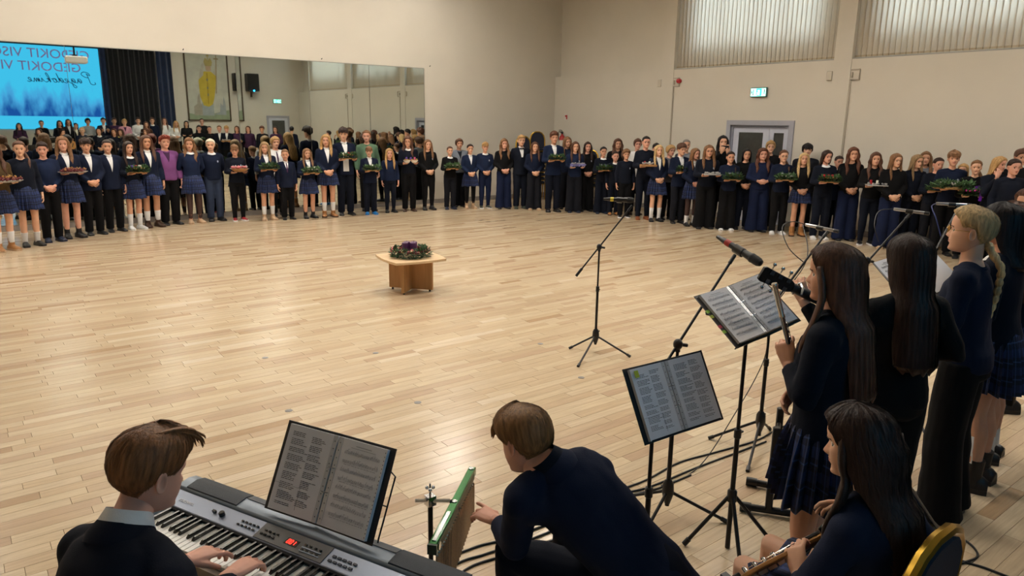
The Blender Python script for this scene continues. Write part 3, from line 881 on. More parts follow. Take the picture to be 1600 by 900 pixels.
JS = {}
def person(x, y, H, face, pose, yaw, label, z=0.0, tilt=0.0, group=None, **o):
    """face: heading of the body in degrees (0 = +X, 90 = +Y)"""
    kid = H < 1.50; yaw = int(round(yaw/15.0))*15
    key = ('far', pose, yaw, kid)
    if key not in JS: JS[key] = stand(pose, yaw, -6 if yaw else -2, kid)
    t = thing('person', label, 'person', (x, y, z), math.radians(face-90), group)
    s = H/1.70; w = s*o.get('wide', 1.0)
    t.scale = (w, w, s)
    assemble(t, JS[key], key, o)
    return t, s
# ---------------------------------------------------------------- the setting
YB = -19.17; XL = -19.0
WALL = mat('cream_wall_paint', '#d0cabd', rough=.75, var=.025, vscale=1.2, bump=.08, bscale=300)
CEILM = mat('ceiling_paint', '#cfcabd', rough=.85, var=.02, vscale=2)
BASEM = mat('grey_baseboard', '#8b8580', rough=.5, var=.08, vscale=12)
DOORF = mat('lilac_grey_door_metal', '#a3a4ae', rough=.4, var=.02)
DOORW = mat('pale_door_leaf', '#c4c8d6', rough=.4, var=.02)
GLASSD = mat('wired_door_glass', '#3e413f', rough=.12, var=.15, vscale=9, spec=.6)
BLACKM = mat('black_painted_metal', '#121113', rough=.38, metal=.3)
CHROME = mat('chrome', '#d0d2d6', rough=.15, metal=1.0)

def plank_mat():
    m = bpy.data.materials.new('oak_strip_parquet'); m.use_nodes = True
    nt = m.node_tree; b = nt.nodes['Principled BSDF']
    at = nt.nodes.new('ShaderNodeAttribute'); at.attribute_name = 'tint'
    r = nt.nodes.new('ShaderNodeValToRGB'); el = r.color_ramp.elements
    el[0].color = (*lin('#a88c6c'), 1); el[0].position = 0
    el[1].color = (*lin('#cfbda3'), 1); el[1].position = 1
    for p, c in ((.16, '#b69d82'), (.42, '#bfa98a'), (.62, '#c5b194'), (.85, '#c9b596')):
        e = el.new(p); e.color = (*lin(c), 1)
    nt.links.new(at.outputs['Fac'], r.inputs['Fac'])
    gm = nt.nodes.new('ShaderNodeNewGeometry')
    off = nt.nodes.new('ShaderNodeVectorMath'); off.operation = 'MULTIPLY_ADD'
    cmb = nt.nodes.new('ShaderNodeCombineXYZ'); nt.links.new(at.outputs['Fac'], cmb.inputs['X']); nt.links.new(at.outputs['Fac'], cmb.inputs['Z'])
    nt.links.new(cmb.outputs[0], off.inputs[0]); off.inputs[1].default_value = (37, 0, 53); nt.links.new(gm.outputs['Position'], off.inputs[2])
    mp = nt.nodes.new('ShaderNodeMapping'); mp.inputs['Scale'].default_value = (2.2, 38, 1); nt.links.new(off.outputs[0], mp.inputs['Vector'])
    nz = nt.nodes.new('ShaderNodeTexNoise'); nz.inputs['Scale'].default_value = 1.6; nz.inputs['Detail'].default_value = 7; nz.inputs['Roughness'].default_value = .62; nz.inputs['Distortion'].default_value = .4
    nt.links.new(mp.outputs[0], nz.inputs['Vector'])
    mr = nt.nodes.new('ShaderNodeMapRange'); mr.inputs['From Min'].default_value = .28; mr.inputs['From Max'].default_value = .72; mr.inputs['To Min'].default_value = .84; mr.inputs['To Max'].default_value = 1.12
    nt.links.new(nz.outputs['Fac'], mr.inputs['Value'])
    sc = nt.nodes.new('ShaderNodeVectorMath'); sc.operation = 'SCALE'; nt.links.new(r.outputs['Color'], sc.inputs[0]); nt.links.new(mr.outputs[0], sc.inputs['Scale'])
    nt.links.new(sc.outputs[0], b.inputs['Base Color'])
    n3 = nt.nodes.new('ShaderNodeTexNoise'); n3.inputs['Scale'].default_value = .9; n3.inputs['Detail'].default_value = 5; nt.links.new(gm.outputs['Position'], n3.inputs['Vector'])
    m3 = nt.nodes.new('ShaderNodeMapRange'); m3.inputs['To Min'].default_value = .15; m3.inputs['To Max'].default_value = .30; nt.links.new(n3.outputs['Fac'], m3.inputs['Value'])
    nt.links.new(m3.outputs[0], b.inputs['Roughness'])
    bp = nt.nodes.new('ShaderNodeBump'); bp.inputs['Strength'].default_value = .06; bp.inputs['Distance'].default_value = .004
    nt.links.new(nz.outputs['Fac'], bp.inputs['Height']); nt.links.new(bp.outputs[0], b.inputs['Normal'])
    b.inputs['Specular IOR Level'].default_value = .55; b.inputs['Coat Weight'].default_value = .18; b.inputs['Coat Roughness'].default_value = .16
    return m
PARQ = plank_mat()

# floor: a sub-floor and every strip of the parquet
floor = struct('floor', MB().box(((XL+.4)/2, YB/2, -.08), (19.9, 19.8, .13)), mat('dark_subfloor', '#6a4c30', .8))
def plank_geo(x0, x1, y0, y1, z):
    g, b = .0004, .0007
    V = [(x0+g,y0+g,-.014),(x1-g,y0+g,-.014),(x1-g,y1-g,-.014),(x0+g,y1-g,-.014),(x0+g+b,y0+g+b,z),(x1-g-b,y0+g+b,z),(x1-g-b,y1-g-b,z),(x0+g+b,y1-g-b,z)]
    return V, [(4,5,6,7),(0,1,5,4),(1,2,6,5),(2,3,7,6),(3,0,4,7)]
def tint_attr(me, vals):
    a = me.attributes.new('tint', 'FLOAT', 'FACE'); a.data.foreach_set('value', vals)
rng = random.Random(3); PL = []
cw, yy = .088, YB
Minv = cam.matrix_world.inverted()
while yy < 0:
    xx = XL - rng.random()*.6
    while xx < .05:
        L = rng.choice((.34, .42, .5, .5, .62, .75, .88)); x0, x1 = max(xx, XL), min(xx+L, .05)
        if x1-x0 > .02:
            t = min(max(rng.gauss(.5, .24), 0), 1)
            c = Vector(((x0+x1)/2, yy+cw/2, 0)); q = Minv @ c
            u = 1120*q.x/-q.z if q.z < -.3 else 1e9; v = 1120*q.y/-q.z if q.z < -.3 else 1e9
            vis = abs(u) < 830 and -470 < v < 450
            PL.append((0 if vis else 1, (c-cam.location).length, x0, x1, yy, min(yy+cw, 0), t))
        xx += L
    yy += cw
PL.sort()
for (vis, d, x0, x1, y0, y1, t) in PL[:300]:
    c = ((x0+x1)/2, (y0+y1)/2)
    V, F = plank_geo(x0-c[0], x1-c[0], y0-c[1], y1-c[1], rng.uniform(-.0003, .0003))
    me = bpy.data.meshes.new('plank'); me.from_pydata(V, [], F); me.materials.append(PLACE); tint_attr(me, [t]*5)
    o = obj('plank', me, PARQ, floor); o.location = (c[0], c[1], 0)
V = []; F = []; T = []
for (vis, d, x0, x1, y0, y1, t) in PL[300:]:
    v, f = plank_geo(x0, x1, y0, y1, rng.uniform(-.0003, .0003)); b = len(V); V += v; F += [tuple(i+b for i in q) for q in f]; T += [t]*5
me = bpy.data.meshes.new('planks'); me.from_pydata(V, [], F); me.materials.append(PLACE); tint_attr(me, T)
po = obj('planks', me, PARQ, floor); po['kind'] = 'stuff'
# little round floor sockets and scuffs
for i, (x, y) in enumerate(((-12.30,-11.20),(-11.15,-10.35),(-9.72,-11.02),(-10.05,-11.95),(-11.45,-11.62),(-12.02,-9.9))):
    m = MB(); m.lathe([(.028,0),(.028,.0015),(.020,.002),(.0,.002)], 14)
    o = obj('floor_socket', m, mat('dull_brass_socket', '#6f6a66', .4, .5, var=.2, vscale=60), floor); o.location = (x, y, .0002)

# left wall (mirror wall), back wall, far left wall, ceiling
struct('wall_left', MB().box(((XL+.5)/2, .15, CEIL/2), (20.0, .30, CEIL)), WALL)
struct('wall_back', MB().box(((XL+.5)/2, YB-.15, CEIL/2), (20.0, .30, CEIL)), WALL)
struct('wall_far', MB().box((XL-.15, YB/2, CEIL/2), (.30, 19.2, CEIL)), WALL)
struct('ceiling', MB().box(((XL+.5)/2, YB/2, CEIL+.1), (20.2, 19.9, .2)), CEILM)
# right wall: thick lower part with the doorway cut out, set-back upper part, piers between the bays
LZ = 3.375; DY0, DY1, DZ = -7.617, -5.956, 2.21
wr = MB()
wr.box((.15, DY1/2, LZ/2), (.30, -DY1, LZ)); wr.box((.15, (DY0+YB)/2, LZ/2), (.30, DY0-YB, LZ)); wr.box((.15, (DY0+DY1)/2, (DZ+LZ)/2), (.30, DY1-DY0, LZ-DZ))
struct('wall_right', wr, WALL)
PIERS = [(-4.32,-3.945),(-8.69,-8.333),(-13.07,-12.70),(-17.47,-17.10)]
up = MB(); up.box((.30, -1.97, (LZ+CEIL)/2), (.19, 3.95, CEIL-LZ))
BAYS = [(-8.333,-4.32),(-12.70,-8.69),(-17.10,-13.07)]
WZ0, WZ1 = 3.80, 6.25
for a, b in BAYS:
    up.box((.37,(a+b)/2,(LZ+WZ0)/2), (.06, b-a, WZ0-LZ)); up.box((.37,(a+b)/2,(WZ1+CEIL)/2), (.06, b-a, CEIL-WZ1))
    for e in (a+.2, b-.2): up.box((.37, e, (WZ0+WZ1)/2), (.06, .40, WZ1-WZ0))
up.box((.35, (YB-17.47)/2, (LZ+CEIL)/2), (.10, -17.47-YB, CEIL-LZ))
struct('wall_right_upper', up, WALL)
for i, (a, b) in enumerate(PIERS):
    m = MB(); m.box((.19, (a+b)/2, (CEIL+LZ)/2), (.42, b-a, CEIL-LZ)); m.box((-.008, (a+b)/2, 1.69), (.016, b-a, LZ))
    struct('trim_%d' % (i+1), m, WALL)
# stage platform along the back wall
STG = .28
struct('trim_5', MB().box((-8.3, -17.6, STG/2), (8.2, 3.1, STG)), mat('dark_stage_boards', '#2a211b', .5, var=.2, vscale=14))
# baseboards
m = MB(); m.box((XL/2, -.011, .052), (-XL, .022, .104)); m.box((XL/2, -.008, .108), (-XL, .014, .008)); struct('baseboard_left', m, BASEM)
m = MB()
for a, b in ((DY1, 0), (YB, DY0)): m.box((-.028, (a+b)/2, .052), (.022, b-a-.02, .104)); m.box((-.024, (a+b)/2, .108), (.014, b-a-.02, .008))
struct('baseboard_right', m, BASEM)

# windows with vertical blinds, high in the right wall
def blind_mat():
    m = bpy.data.materials.new('vertical_blind_cloth'); m.use_nodes = True; nt = m.node_tree
    nt.nodes.remove(nt.nodes['Principled BSDF']); out = nt.nodes['Material Output']
    d = nt.nodes.new('ShaderNodeBsdfDiffuse'); t = nt.nodes.new('ShaderNodeBsdfTranslucent'); x = nt.nodes.new('ShaderNodeMixShader')
    d.inputs['Color'].default_value = (*lin('#c9bca6'), 1); t.inputs['Color'].default_value = (*lin('#d8d0c4'), 1); x.inputs[0].default_value = .42
    nt.links.new(d.outputs[0], x.inputs[1]); nt.links.new(t.outputs[0], x.inputs[2]); nt.links.new(x.outputs[0], out.inputs['Surface'])
    return m
BLIND = blind_mat(); FRAMEW = mat('white_window_frame', '#cfd0d0', .4); 
WGLASS = bpy.data.materials.new('window_glass'); WGLASS.use_nodes = True
_nt = WGLASS.node_tree; _nt.nodes.remove(_nt.nodes['Principled BSDF'])
_a = _nt.nodes.new('ShaderNodeBsdfTransparent'); _b = _nt.nodes.new('ShaderNodeBsdfGlossy'); _x = _nt.nodes.new('ShaderNodeMixShader'); _x.inputs[0].default_value = .06; _b.inputs['Roughness'].default_value = .02
_nt.links.new(_a.outputs[0], _x.inputs[1]); _nt.links.new(_b.outputs[0], _x.inputs[2]); _nt.links.new(_x.outputs[0], _nt.nodes['Material Output'].inputs['Surface'])
slat = MB(); sw = .064
slat.add([(-.0015,-sw,0),(.0015,-sw,0),(.0015,sw,0),(-.0015,sw,0),(-.0015,-sw,CEIL-LZ-.1),(.0015,-sw,CEIL-LZ-.1),(.0015,sw,CEIL-LZ-.1),(-.0015,sw,CEIL-LZ-.1)], [(0,1,2,3),(4,7,6,5),(0,4,5,1),(1,5,6,2),(2,6,7,3),(3,7,4,0)])
slat_me = mesh('slat', slat, 1, smooth=0)
hem = MB().box((-.003,0,.022), (.004, sw*2, .036)); hem_me = mesh('slat_weight', hem, 1, smooth=0)
HEMM = mat('blind_hem_cloth', '#b7a58a', .8)
wi = 0
for a, b in BAYS:
    wi += 1
    fr = MB(); cyy = (a+b)/2
    for zz in (WZ0+.03, WZ1-.03): fr.box((.37, cyy, zz), (.07, b-a-.8, .06))
    n = 4; w = (b-a-.8)/n
    for k in range(n+1): fr.box((.37, a+.4+w*k, (WZ0+WZ1)/2), (.07, .09 if 0 < k < n else .06, WZ1-WZ0))
    win = struct('window_%d' % wi, fr, FRAMEW)
    for k in range(n): obj('pane', MB().box((.37, a+.4+w*(k+.5), (WZ0+WZ1)/2), (.006, w-.08, WZ1-WZ0-.1)), WGLASS, win)
    obj('window_sill', MB().box((.10, cyy, LZ+.012), (.20, b-a, .024)), mat('grey_sill', '#9a978f', .5), win)
    obj('blind_rail', MB().box((.09, cyy, CEIL-.06), (.05, b-a-.02, .05)), FRAMEW, win)
    ns = int((b-a-.04)/.104)
    for k in range(ns):
        s = obj('slat', slat_me, BLIND, win)
        s.location = (.085, a+.06+k*(b-a-.12)/(ns-1), LZ+.035); s.rotation_euler = (0, 0, math.radians(-9+rng.gauss(0, 2.0)))
        obj('slat_weight', hem_me, HEMM, s)

# door in the right wall
dr = MB(); fw = .10
yc = (DY0+DY1)/2
def frame_boxes(mb, x, d, y0, y1, z1, w):
    mb.box((x, y0+w/2, z1/2), (d, w, z1)); mb.box((x, y1-w/2, z1/2), (d, w, z1)); mb.box((x, (y0+y1)/2, z1-w/2), (d, y1-y0-2*w, w))
frame_boxes(dr, -.012, .05, DY0, DY1, DZ, .105)
door = struct('door_1', dr, DOORF)
fr2 = MB(); frame_boxes(fr2, .06, .08, -7.52, -6.055, 2.10, .05); obj('door_frame', fr2, mat('grey_door_frame', '#8d8f9c', .4), door)
for (y0, y1, g0, g1) in ((-7.008,-6.105,-6.86,-6.244), (-7.47,-7.016,-7.36,-7.118)):
    l = MB(); gz0, gz1 = .22, 1.95
    l.box((.07, (y0+g0)/2, 1.03), (.05, g0-y0, 2.05)); l.box((.07, (g1+y1)/2, 1.03), (.05, y1-g1, 2.05))
    l.box((.07, (g0+g1)/2, (gz1+2.055)/2), (.05, g1-g0, 2.055-gz1)); l.box((.07, (g0+g1)/2, gz0/2), (.05, g1-g0, gz0))
    lf = obj('door_leaf', l, DOORW, door)
    obj('glass_panel', MB().box((.07, (g0+g1)/2, (gz0+gz1)/2), (.012, g1-g0, gz1-gz0)), GLASSD, lf)
hd = MB(); hd.tube([(.045,-6.95,1.0),(-.01,-6.95,1.0),(-.01,-6.84,1.0)], .010, 8); obj('door_handle', hd, CHROME, door)
obj('doorway_back', MB().box((.20, yc, 1.1), (.1, DY1-DY0, 2.2)), mat('unlit_corridor_paint', '#26241f', .9), door)  # flat dark sheet; the unlit corridor is put into its colour
# second door, in the back wall (seen in the mirror)
d2 = MB(); 
def fb2(mb, y, d, x0, x1, z1, w):
    mb.box((x0+w/2, y, z1/2), (w, d, z1)); mb.box((x1-w/2, y, z1/2), (w, d, z1)); mb.box(((x0+x1)/2, y, z1-w/2), (x1-x0-2*w, d, w))
fb2(d2, YB+.012, .05, -1.62, -.50, 2.25, .10); door2 = struct('door_2', d2, DOORF)
lf = obj('door_leaf', MB().box((-1.06, YB+.02, 1.07), (.92, .03, 2.14)), DOORW, door2)
obj('glass_panel', MB().box((-1.06, YB+.038, 1.35), (.62, .012, 1.35)), GLASSD, lf)

# trunking lines and junction boxes on the right wall
TRK = mat('cream_trunking', '#a89f90', .6)
for (ya, zt) in ((-4.345, 3.0), (-8.715, 3.02), (-13.10, 3.02)):
    t = MB(); t.box((-.012, ya, 1.5), (.022, .022, 2.98)); t.box((-.012, ya-.075, 2.99), (.022, .17, .018)); t.box((-.012, ya-.16, 3.08), (.022, .018, .2)); t.box((-.012, ya-.075, 3.18), (.022, .17, .018)); t.box((-.016, ya-.012, 3.08), (.03,.03,.10))
    o = tag(obj('cable_trunking', t, TRK), 'cream cable trunking with a square loop running down beside the %s pier' % {-4.345:'first wall', -8.715:'second wall', -13.10:'third wall'}[ya], 'trunking')
    k = MB(); k.box((-.02, ya+.44, 3.08), (.04, .11, .17)); 
    tag(obj('junction_box', mesh('junction_box', k, 1, bev=.006), mat('cream_box', '#c3bcae', .5)), 'small cream junction box on the corner side of the %s pier' % {-4.345:'first wall', -8.715:'second wall', -13.10:'third wall'}[ya], 'box')

# mirror: seven panels, each hung a hair out of true
MIRR = mat('silvered_mirror', '#d9e0da', rough=.012, metal=1.0)
mx = [-4.374,-5.887,-7.39,-8.99,-10.54,-12.08,-13.62,-15.16,-16.70]
mirror = thing('wall_mirror', 'long wall mirror of tall panels behind the left row of people', 'mirror', (0,0,0))
for i, dl in enumerate((.0085, .0085, .001, .0148, .003, .0, .002, .0)):
    x1, x0 = mx[i], mx[i+1]; w = x1-x0-.006
    p = obj('mirror_panel', mesh('mirror_panel', MB().box((0,0,0), (w, .006, 3.372-.112)), 1, smooth=0), MIRR, mirror)
    p.location = ((x0+x1)/2, -.022, (3.372+.112)/2); p.rotation_euler = (0, 0, dl)
tr = MB(); tr.box(((mx[0]+mx[-1])/2, -.012, 3.379), (mx[0]-mx[-1], .02, .012)); tr.box((mx[0]+.006, -.012, 1.74), (.012, .02, 3.27))
obj('mirror_edge_trim', tr, mat('mirror_trim_metal', '#9c9a90', .3, .6), mirror)
for k, x in enumerate((-4.19,-7.05,-10.0)):
    h = MB(); h.tube([(0,-.001,0),(0,-.03,0),(0,-.035,.02)], .006, 6); h.ball((0,0,0), (.012,.004,.012), 8, 6)
    tag(obj('wall_hook', h, BLACKM), ('small dark hook in the wall above the right end of the mirror','small dark hook in the wall above the middle of the mirror','small dark hook in the wall above the projected screen in the mirror')[k], 'hook')
    bpy.data.objects[-1] if False else None
for k, o in enumerate([q for q in bpy.data.objects if q.name.startswith('wall_hook')]): o.location = ((-4.19,-7.05,-10.0)[k], 0, 3.44)

# ceiling lights
DIFF = mat('lamp_diffuser', '#fff4e2', .5, emit='#fdf5ea', estr=LAMP_POWER)
lf_me = None
for i, (x, y) in enumerate(LAMP_ROWS):
    L = thing('ceiling_light', 'square ceiling light, %s from the mirror wall, %s from the windows' % ({-2.2:'first row',-6.4:'second row',-10.6:'third row',-15.4:'added fourth row'}[y], {-5.0:'nearest',-8.4:'second',-11.8:'third',-15.2:'farthest',-2.6:'nearest',-6.0:'second'}[x]), 'lamp', (x, y, CEIL), 0, 'ceiling lights over the hall')
    fr = MB(); fr.box((0,0,-.02), (1.24,1.24,.04))
    for sx, sy, dx, dy in ((-.61,0,.02,1.24),(.61,0,.02,1.24),(0,-.61,1.24,.02),(0,.61,1.24,.02)): fr.box((sx,sy,-.17), (dx,dy,.34))  # deep skirts shaped to cut lamp light off the upper walls
    obj('lamp_frame', fr, FRAMEW, L)
    obj('diffuser', MB().box((0,0,-.066), (1.14,1.14,.012)), DIFF, L)
# ---------------------------------------------------------------- things on and near the walls
def exit_sign(name, label, loc, rz):
    t = thing(name, label, 'sign', loc, rz)
    obj('sign_box', mesh('sign_box', MB().box((0,.03,0), (.40,.06,.20)), 1, bev=.012), mat('sign_housing', '#5d7a78', .4), t)
    obj('light_panel', MB().box((0,.062,0), (.36,.008,.16)), mat('exit_sign_light', '#d0fff0', .4, emit='#9af5e0', estr=2.2), t)
    g = MB(); g.box((-.02,.067,0), (.13,.003,.15)); obj('green_field', g, mat('exit_sign_green', '#18c8a8', .4, emit='#10c8a4', estr=2.6), t)
    w = MB(); w.box((-.02,.070,-.005), (.05,.002,.11)); w.box((.005,.070,.035), (.02,.002,.03)); w.box((.0,.070,.0), (.075,.002,.014), rot=Matrix.Rotation(.5,3,'Y')); w.box((.02,.070,-.045), (.016,.002,.06), rot=Matrix.Rotation(-.5,3,'Y'))
    obj('running_figure', w, mat('exit_sign_light', '#e8fff8'), t)
    a = MB(); a.box((.12,.068,.0), (.018,.003,.13)); a.add([(.165,.068,.05),(.165,.068,-.05),(.14,.068,0),(.165,.071,.05),(.165,.071,-.05),(.14,.071,0)], [(0,1,2),(3,5,4),(0,2,5,3),(1,4,5,2),(0,3,4,1)]); a.box((-.15,.068,.01), (.02,.003,.1))
    obj('arrow', a, mat('exit_sign_dark', '#0e3c38', .5), t)
    return t
exit_sign('exit_sign', 'lit green exit sign on the wall above the double door', (-.0, -6.72, 2.80), PI/2)
exit_sign('exit_sign', 'lit green exit sign seen in the mirror above a single door', (-1.06, YB, 2.93), 0)
# red alarm sounder
t = thing('alarm_sounder', 'small round red fire alarm sounder beside the first pier', 'alarm', (0,-4.52,3.11), PI/2)
obj('alarm_base', MB().lathe([(.05,0),(.05,.03),(.045,.035)], 14, axis=(0,1,0)), mat('alarm_red', '#8e1420', .4), t)
obj('alarm_dome', MB().lathe([(.055,.03),(.058,.06),(.05,.085),(.02,.10),(0,.10)], 14, axis=(0,1,0)), mat('alarm_red_dome', '#a81c28', .3), t)
# extinguisher and its sign
t = thing('fire_extinguisher', 'red fire extinguisher hung on the wall near the corner', 'extinguisher', (-.10,-.47,1.28), PI/2)
RED = mat('extinguisher_red', '#a51c1e', .35)
obj('cylinder_body', MB().lathe([(.0,0),(.07,0),(.085,.02),(.085,.40),(.07,.45),(.03,.48),(.026,.52),(0,.52)], 18), RED, t)
obj('instruction_label', MB().lathe([(.0862,.16),(.0866,.17),(.0866,.33),(.0862,.34)], 18, cap=False), mat('label_white', '#cfc8be', .6, var=.3, vscale=60), t)
v = MB(); v.box((0,0,.54), (.04,.05,.05)); v.box((0,.05,.575), (.025,.14,.015)); v.tube([(0,.0,.60),(0,.06,.62),(0,.13,.615)], .009, 6); obj('valve_handle', v, BLACKM, t)
v = MB(); v.tube([(0,.02,.55),(.05,.08,.58),(.11,.06,.5),(.115,.02,.35),(.11,.0,.2)], .011, 8); v.lathe([(.012,0),(.018,.06)], 8, c=(.11,0,.14)); obj('hose', v, BLACKM, t)
t = obj('extinguisher_sign', MB().box((-.004,-.52,2.26), (.006,.13,.17)), mat('sign_white', '#d6d0c8', .5)); tag(t, 'small red and white fire sign above the extinguisher', 'sign')
s = MB(); s.box((-.009,-.54,2.26), (.003,.05,.12)); s.box((-.009,-.49,2.29), (.003,.04,.05)); obj('sign_print', s, RED, t)
# wall speaker and banner and screen on the back wall (seen in the mirror)
t = thing('wall_speaker', 'black box loudspeaker with a blue light on the wall, seen in the mirror', 'speaker', (-2.28, YB, 3.34), 0)
obj('cabinet', mesh('cabinet', MB().box((0,.24,.40), (.54,.40,.80)), 1, bev=.02), BLACKP, t)
obj('grille', mesh('grille', MB().box((0,.445,.42), (.48,.02,.70)), 1, bev=.01), mat('speaker_grille', '#060607', .7, bump=.5, bscale=400), t)
obj('power_light', MB().ball((0,.46,.03), (.035,.012,.035), 10, 6), mat('blue_led', '#20a0ff', .3, emit='#20a8ff', estr=14), t)
b = MB(); b.box((0,.03,.0), (.08,.06,.5)); b.tube([(0,.05,-.1),(0,.24,-.02)], .02, 8); obj('bracket', b, mat('bracket_bronze', '#5a4c3a', .5, .4), t)
# banner
bx = lambda u: -2.72-u*1.86  # u=0 at the window side
bn = thing('painted_banner', 'tall painted banner of a yellow robed bishop, seen in the mirror', 'banner', (-3.65, YB, 2.0), 0)
def flat(name, poly, col, y, m=None, rough=.8):
    n = len(poly); mb = MB()
    P = [(-p[0]*.93, y, p[1]*3.0) for p in poly]; Q = [(p[0], y-.004, p[2]) for p in P]
    mb.add(P+Q, [tuple(range(n)), tuple(range(2*n-1, n-1, -1))]+[(k,(k+1)%n,n+(k+1)%n,n+k) for k in range(n)])
    return obj(name, mesh(name, mb, 1, smooth=0), mat('banner_'+name, col, rough, var=.10, vscale=5), bn)
obj('canvas', MB().box((0,.02,1.5), (1.86,.03,3.0)), mat('banner_canvas', '#b9b9ae', .85, var=.10, vscale=2.5), bn)
e = MB()
for c, d in (((-.93,.03,1.5),(.06,.05,3.06)),((.93,.03,1.5),(.06,.05,3.06)),((0,.03,0),(1.92,.05,.06)),((0,.03,3.0),(1.92,.05,.06))): e.box(c, d)
obj('banner_border', e, mat('banner_brown_border', '#4a3a26', .7), bn)
flat('meadow', [(-.96,.01),(.96,.01),(.96,.10),(.4,.07),(-.2,.10),(-.96,.16)], '#8c9a80', .040)
flat('town', [(-.80,.08),(-.80,.22),(-.72,.36),(-.66,.22),(-.55,.26),(-.50,.12),(-.2,.09)], '#98a0a2', .041)
flat('tower', [(.28,.08),(.28,.22),(.40,.25),(.44,.40),(.52,.34),(.56,.24),(.72,.20),(.72,.07)], '#a09a8c', .041)
flat('grey_hem', [(-.22,.07),(.34,.07),(.34,.26),(-.20,.26)], '#9ba4a6', .043)  # pale grey hem under the yellow robe
flat('robe', [(-.18,.24),(.02,.20),(.26,.22),(.40,.35),(.42,.58),(.32,.68),(.12,.72),(-.20,.72),(-.42,.66),(-.36,.48),(-.28,.34)], '#b8a43a', .046)
flat('robe_fold', [(.0,.24),(.05,.24),(.03,.70),(-.04,.70)], '#a08a2c', .049)
flat('raised_sleeve', [(.18,.66),(.40,.60),(.30,.74),(.22,.83),(.12,.84)], '#b2aea0', .048)
flat('staff_sleeve', [(-.30,.70),(-.44,.66),(-.48,.78),(-.40,.80)], '#b2aea0', .048)
flat('face', [(-.20,.73),(-.06,.72),(.04,.74),(.05,.81),(-.20,.81)], '#b89c84', .050)
flat('crown', [(-.24,.80),(.07,.80),(.12,.86),(.04,.92),(-.08,.88),(-.20,.92),(-.28,.86)], '#a89a60', .052)
flat('crown_cross', [(-.10,.89),(-.06,.89),(-.06,.94),(-.02,.94),(-.02,.96),(-.06,.96),(-.06,.99),(-.10,.99),(-.10,.96),(-.14,.96),(-.14,.94),(-.10,.94)], '#a89a60', .053)
flat('staff', [(-.40,.40),(-.36,.40),(-.46,.90),(-.36,.90),(-.36,.92),(-.46,.92),(-.46,.97),(-.50,.97),(-.50,.92),(-.58,.92),(-.58,.90),(-.50,.90)], '#948464', .054)
for z in (.36,.46,.58): flat('clasp', [(-.02,z),(.05,z),(.05,z+.035),(-.02,z+.035)], '#7a7868', .052)
# projection screen
sc = thing('projection_screen', 'large lit blue projection screen with song words, seen in the mirror', 'screen', (-8.42, YB, 0), 0)
def screen_mat():
    m = bpy.data.materials.new('projected_winter_slide'); m.use_nodes = True; nt = m.node_tree
    nt.nodes.remove(nt.nodes['Principled BSDF']); em = nt.nodes.new('ShaderNodeEmission'); nt.links.new(em.outputs[0], nt.nodes['Material Output'].inputs['Surface'])
    tc = nt.nodes.new('ShaderNodeTexCoord'); sp = nt.nodes.new('ShaderNodeSeparateXYZ'); nt.links.new(tc.outputs['Object'], sp.inputs[0])
    mp = nt.nodes.new('ShaderNodeMapping'); mp.inputs['Scale'].default_value = (1.5, 1, .55); nt.links.new(tc.outputs['Object'], mp.inputs[0])
    nz = nt.nodes.new('ShaderNodeTexNoise'); nz.inputs['Scale'].default_value = 1.7; nz.inputs['Detail'].default_value = 5; nt.links.new(mp.outputs[0], nz.inputs['Vector'])
    hz = nt.nodes.new('ShaderNodeMapRange'); hz.inputs['From Min'].default_value = 2.05; hz.inputs['From Max'].default_value = 3.6; hz.inputs['To Min'].default_value = 1.0; hz.inputs['To Max'].default_value = 0.0; nt.links.new(sp.outputs['Z'], hz.inputs['Value'])
    lo = nt.nodes.new('ShaderNodeMath'); lo.operation = 'GREATER_THAN'; lo.inputs[1].default_value = 2.08; nt.links.new(sp.outputs['Z'], lo.inputs[0])
    a = nt.nodes.new('ShaderNodeMath'); a.operation = 'MULTIPLY_ADD'; a.inputs[1].default_value = .62; nt.links.new(hz.outputs[0], a.inputs[0]); nt.links.new(nz.outputs['Fac'], a.inputs[2])
    s = nt.nodes.new('ShaderNodeMapRange'); s.inputs['From Min'].default_value = .66; s.inputs['From Max'].default_value = 1.12; nt.links.new(a.outputs[0], s.inputs['Value'])
    k = nt.nodes.new('ShaderNodeMath'); k.operation = 'MULTIPLY'; nt.links.new(s.outputs[0], k.inputs[0]); nt.links.new(lo.outputs[0], k.inputs[1])
    r = nt.nodes.new('ShaderNodeValToRGB'); e = r.color_ramp.elements
    e[0].color = (.06, .58, .95, 1); e[1].color = (.012, .09, .38, 1); q = e.new(.45); q.color = (.07, .40, .80, 1)
    nt.links.new(k.outputs[0], r.inputs['Fac']); nt.links.new(r.outputs['Color'], em.inputs['Color']); em.inputs['Strength'].default_value = 1.05
    return m
obj('screen_sheet', MB().box((-2.6,.045,3.20), (5.2,.01,3.26)), screen_mat(), sc)
e = MB(); e.box((-2.6,.04,4.90), (5.5,.03,.14)); e.box((.07,.04,3.2), (.14,.03,3.4)); obj('screen_border', e, BLACKM, sc)
def text_mesh(s, size, extrude=.001, shear=0.0, name='print'):
    c = bpy.data.curves.new('t', 'FONT'); c.body = s; c.size = size; c.extrude = extrude; c.shear = shear; c.resolution_u = 3
    o = bpy.data.objects.new('t', c); COL.objects.link(o)
    dg = bpy.context.evaluated_depsgraph_get(); me = bpy.data.meshes.new_from_object(o.evaluated_get(dg))
    bpy.data.objects.remove(o); bpy.data.curves.remove(c); me.name = name
    me.materials.clear(); me.materials.append(PLACE)
    return me
SLIDETXT = mat('slide_letters', '#7a6a9a', .5, emit='#7d6ea6', estr=.55)
TXM = Matrix(((-1,0,0,0),(0,0,1,0),(0,1,0,0),(0,0,0,1)))
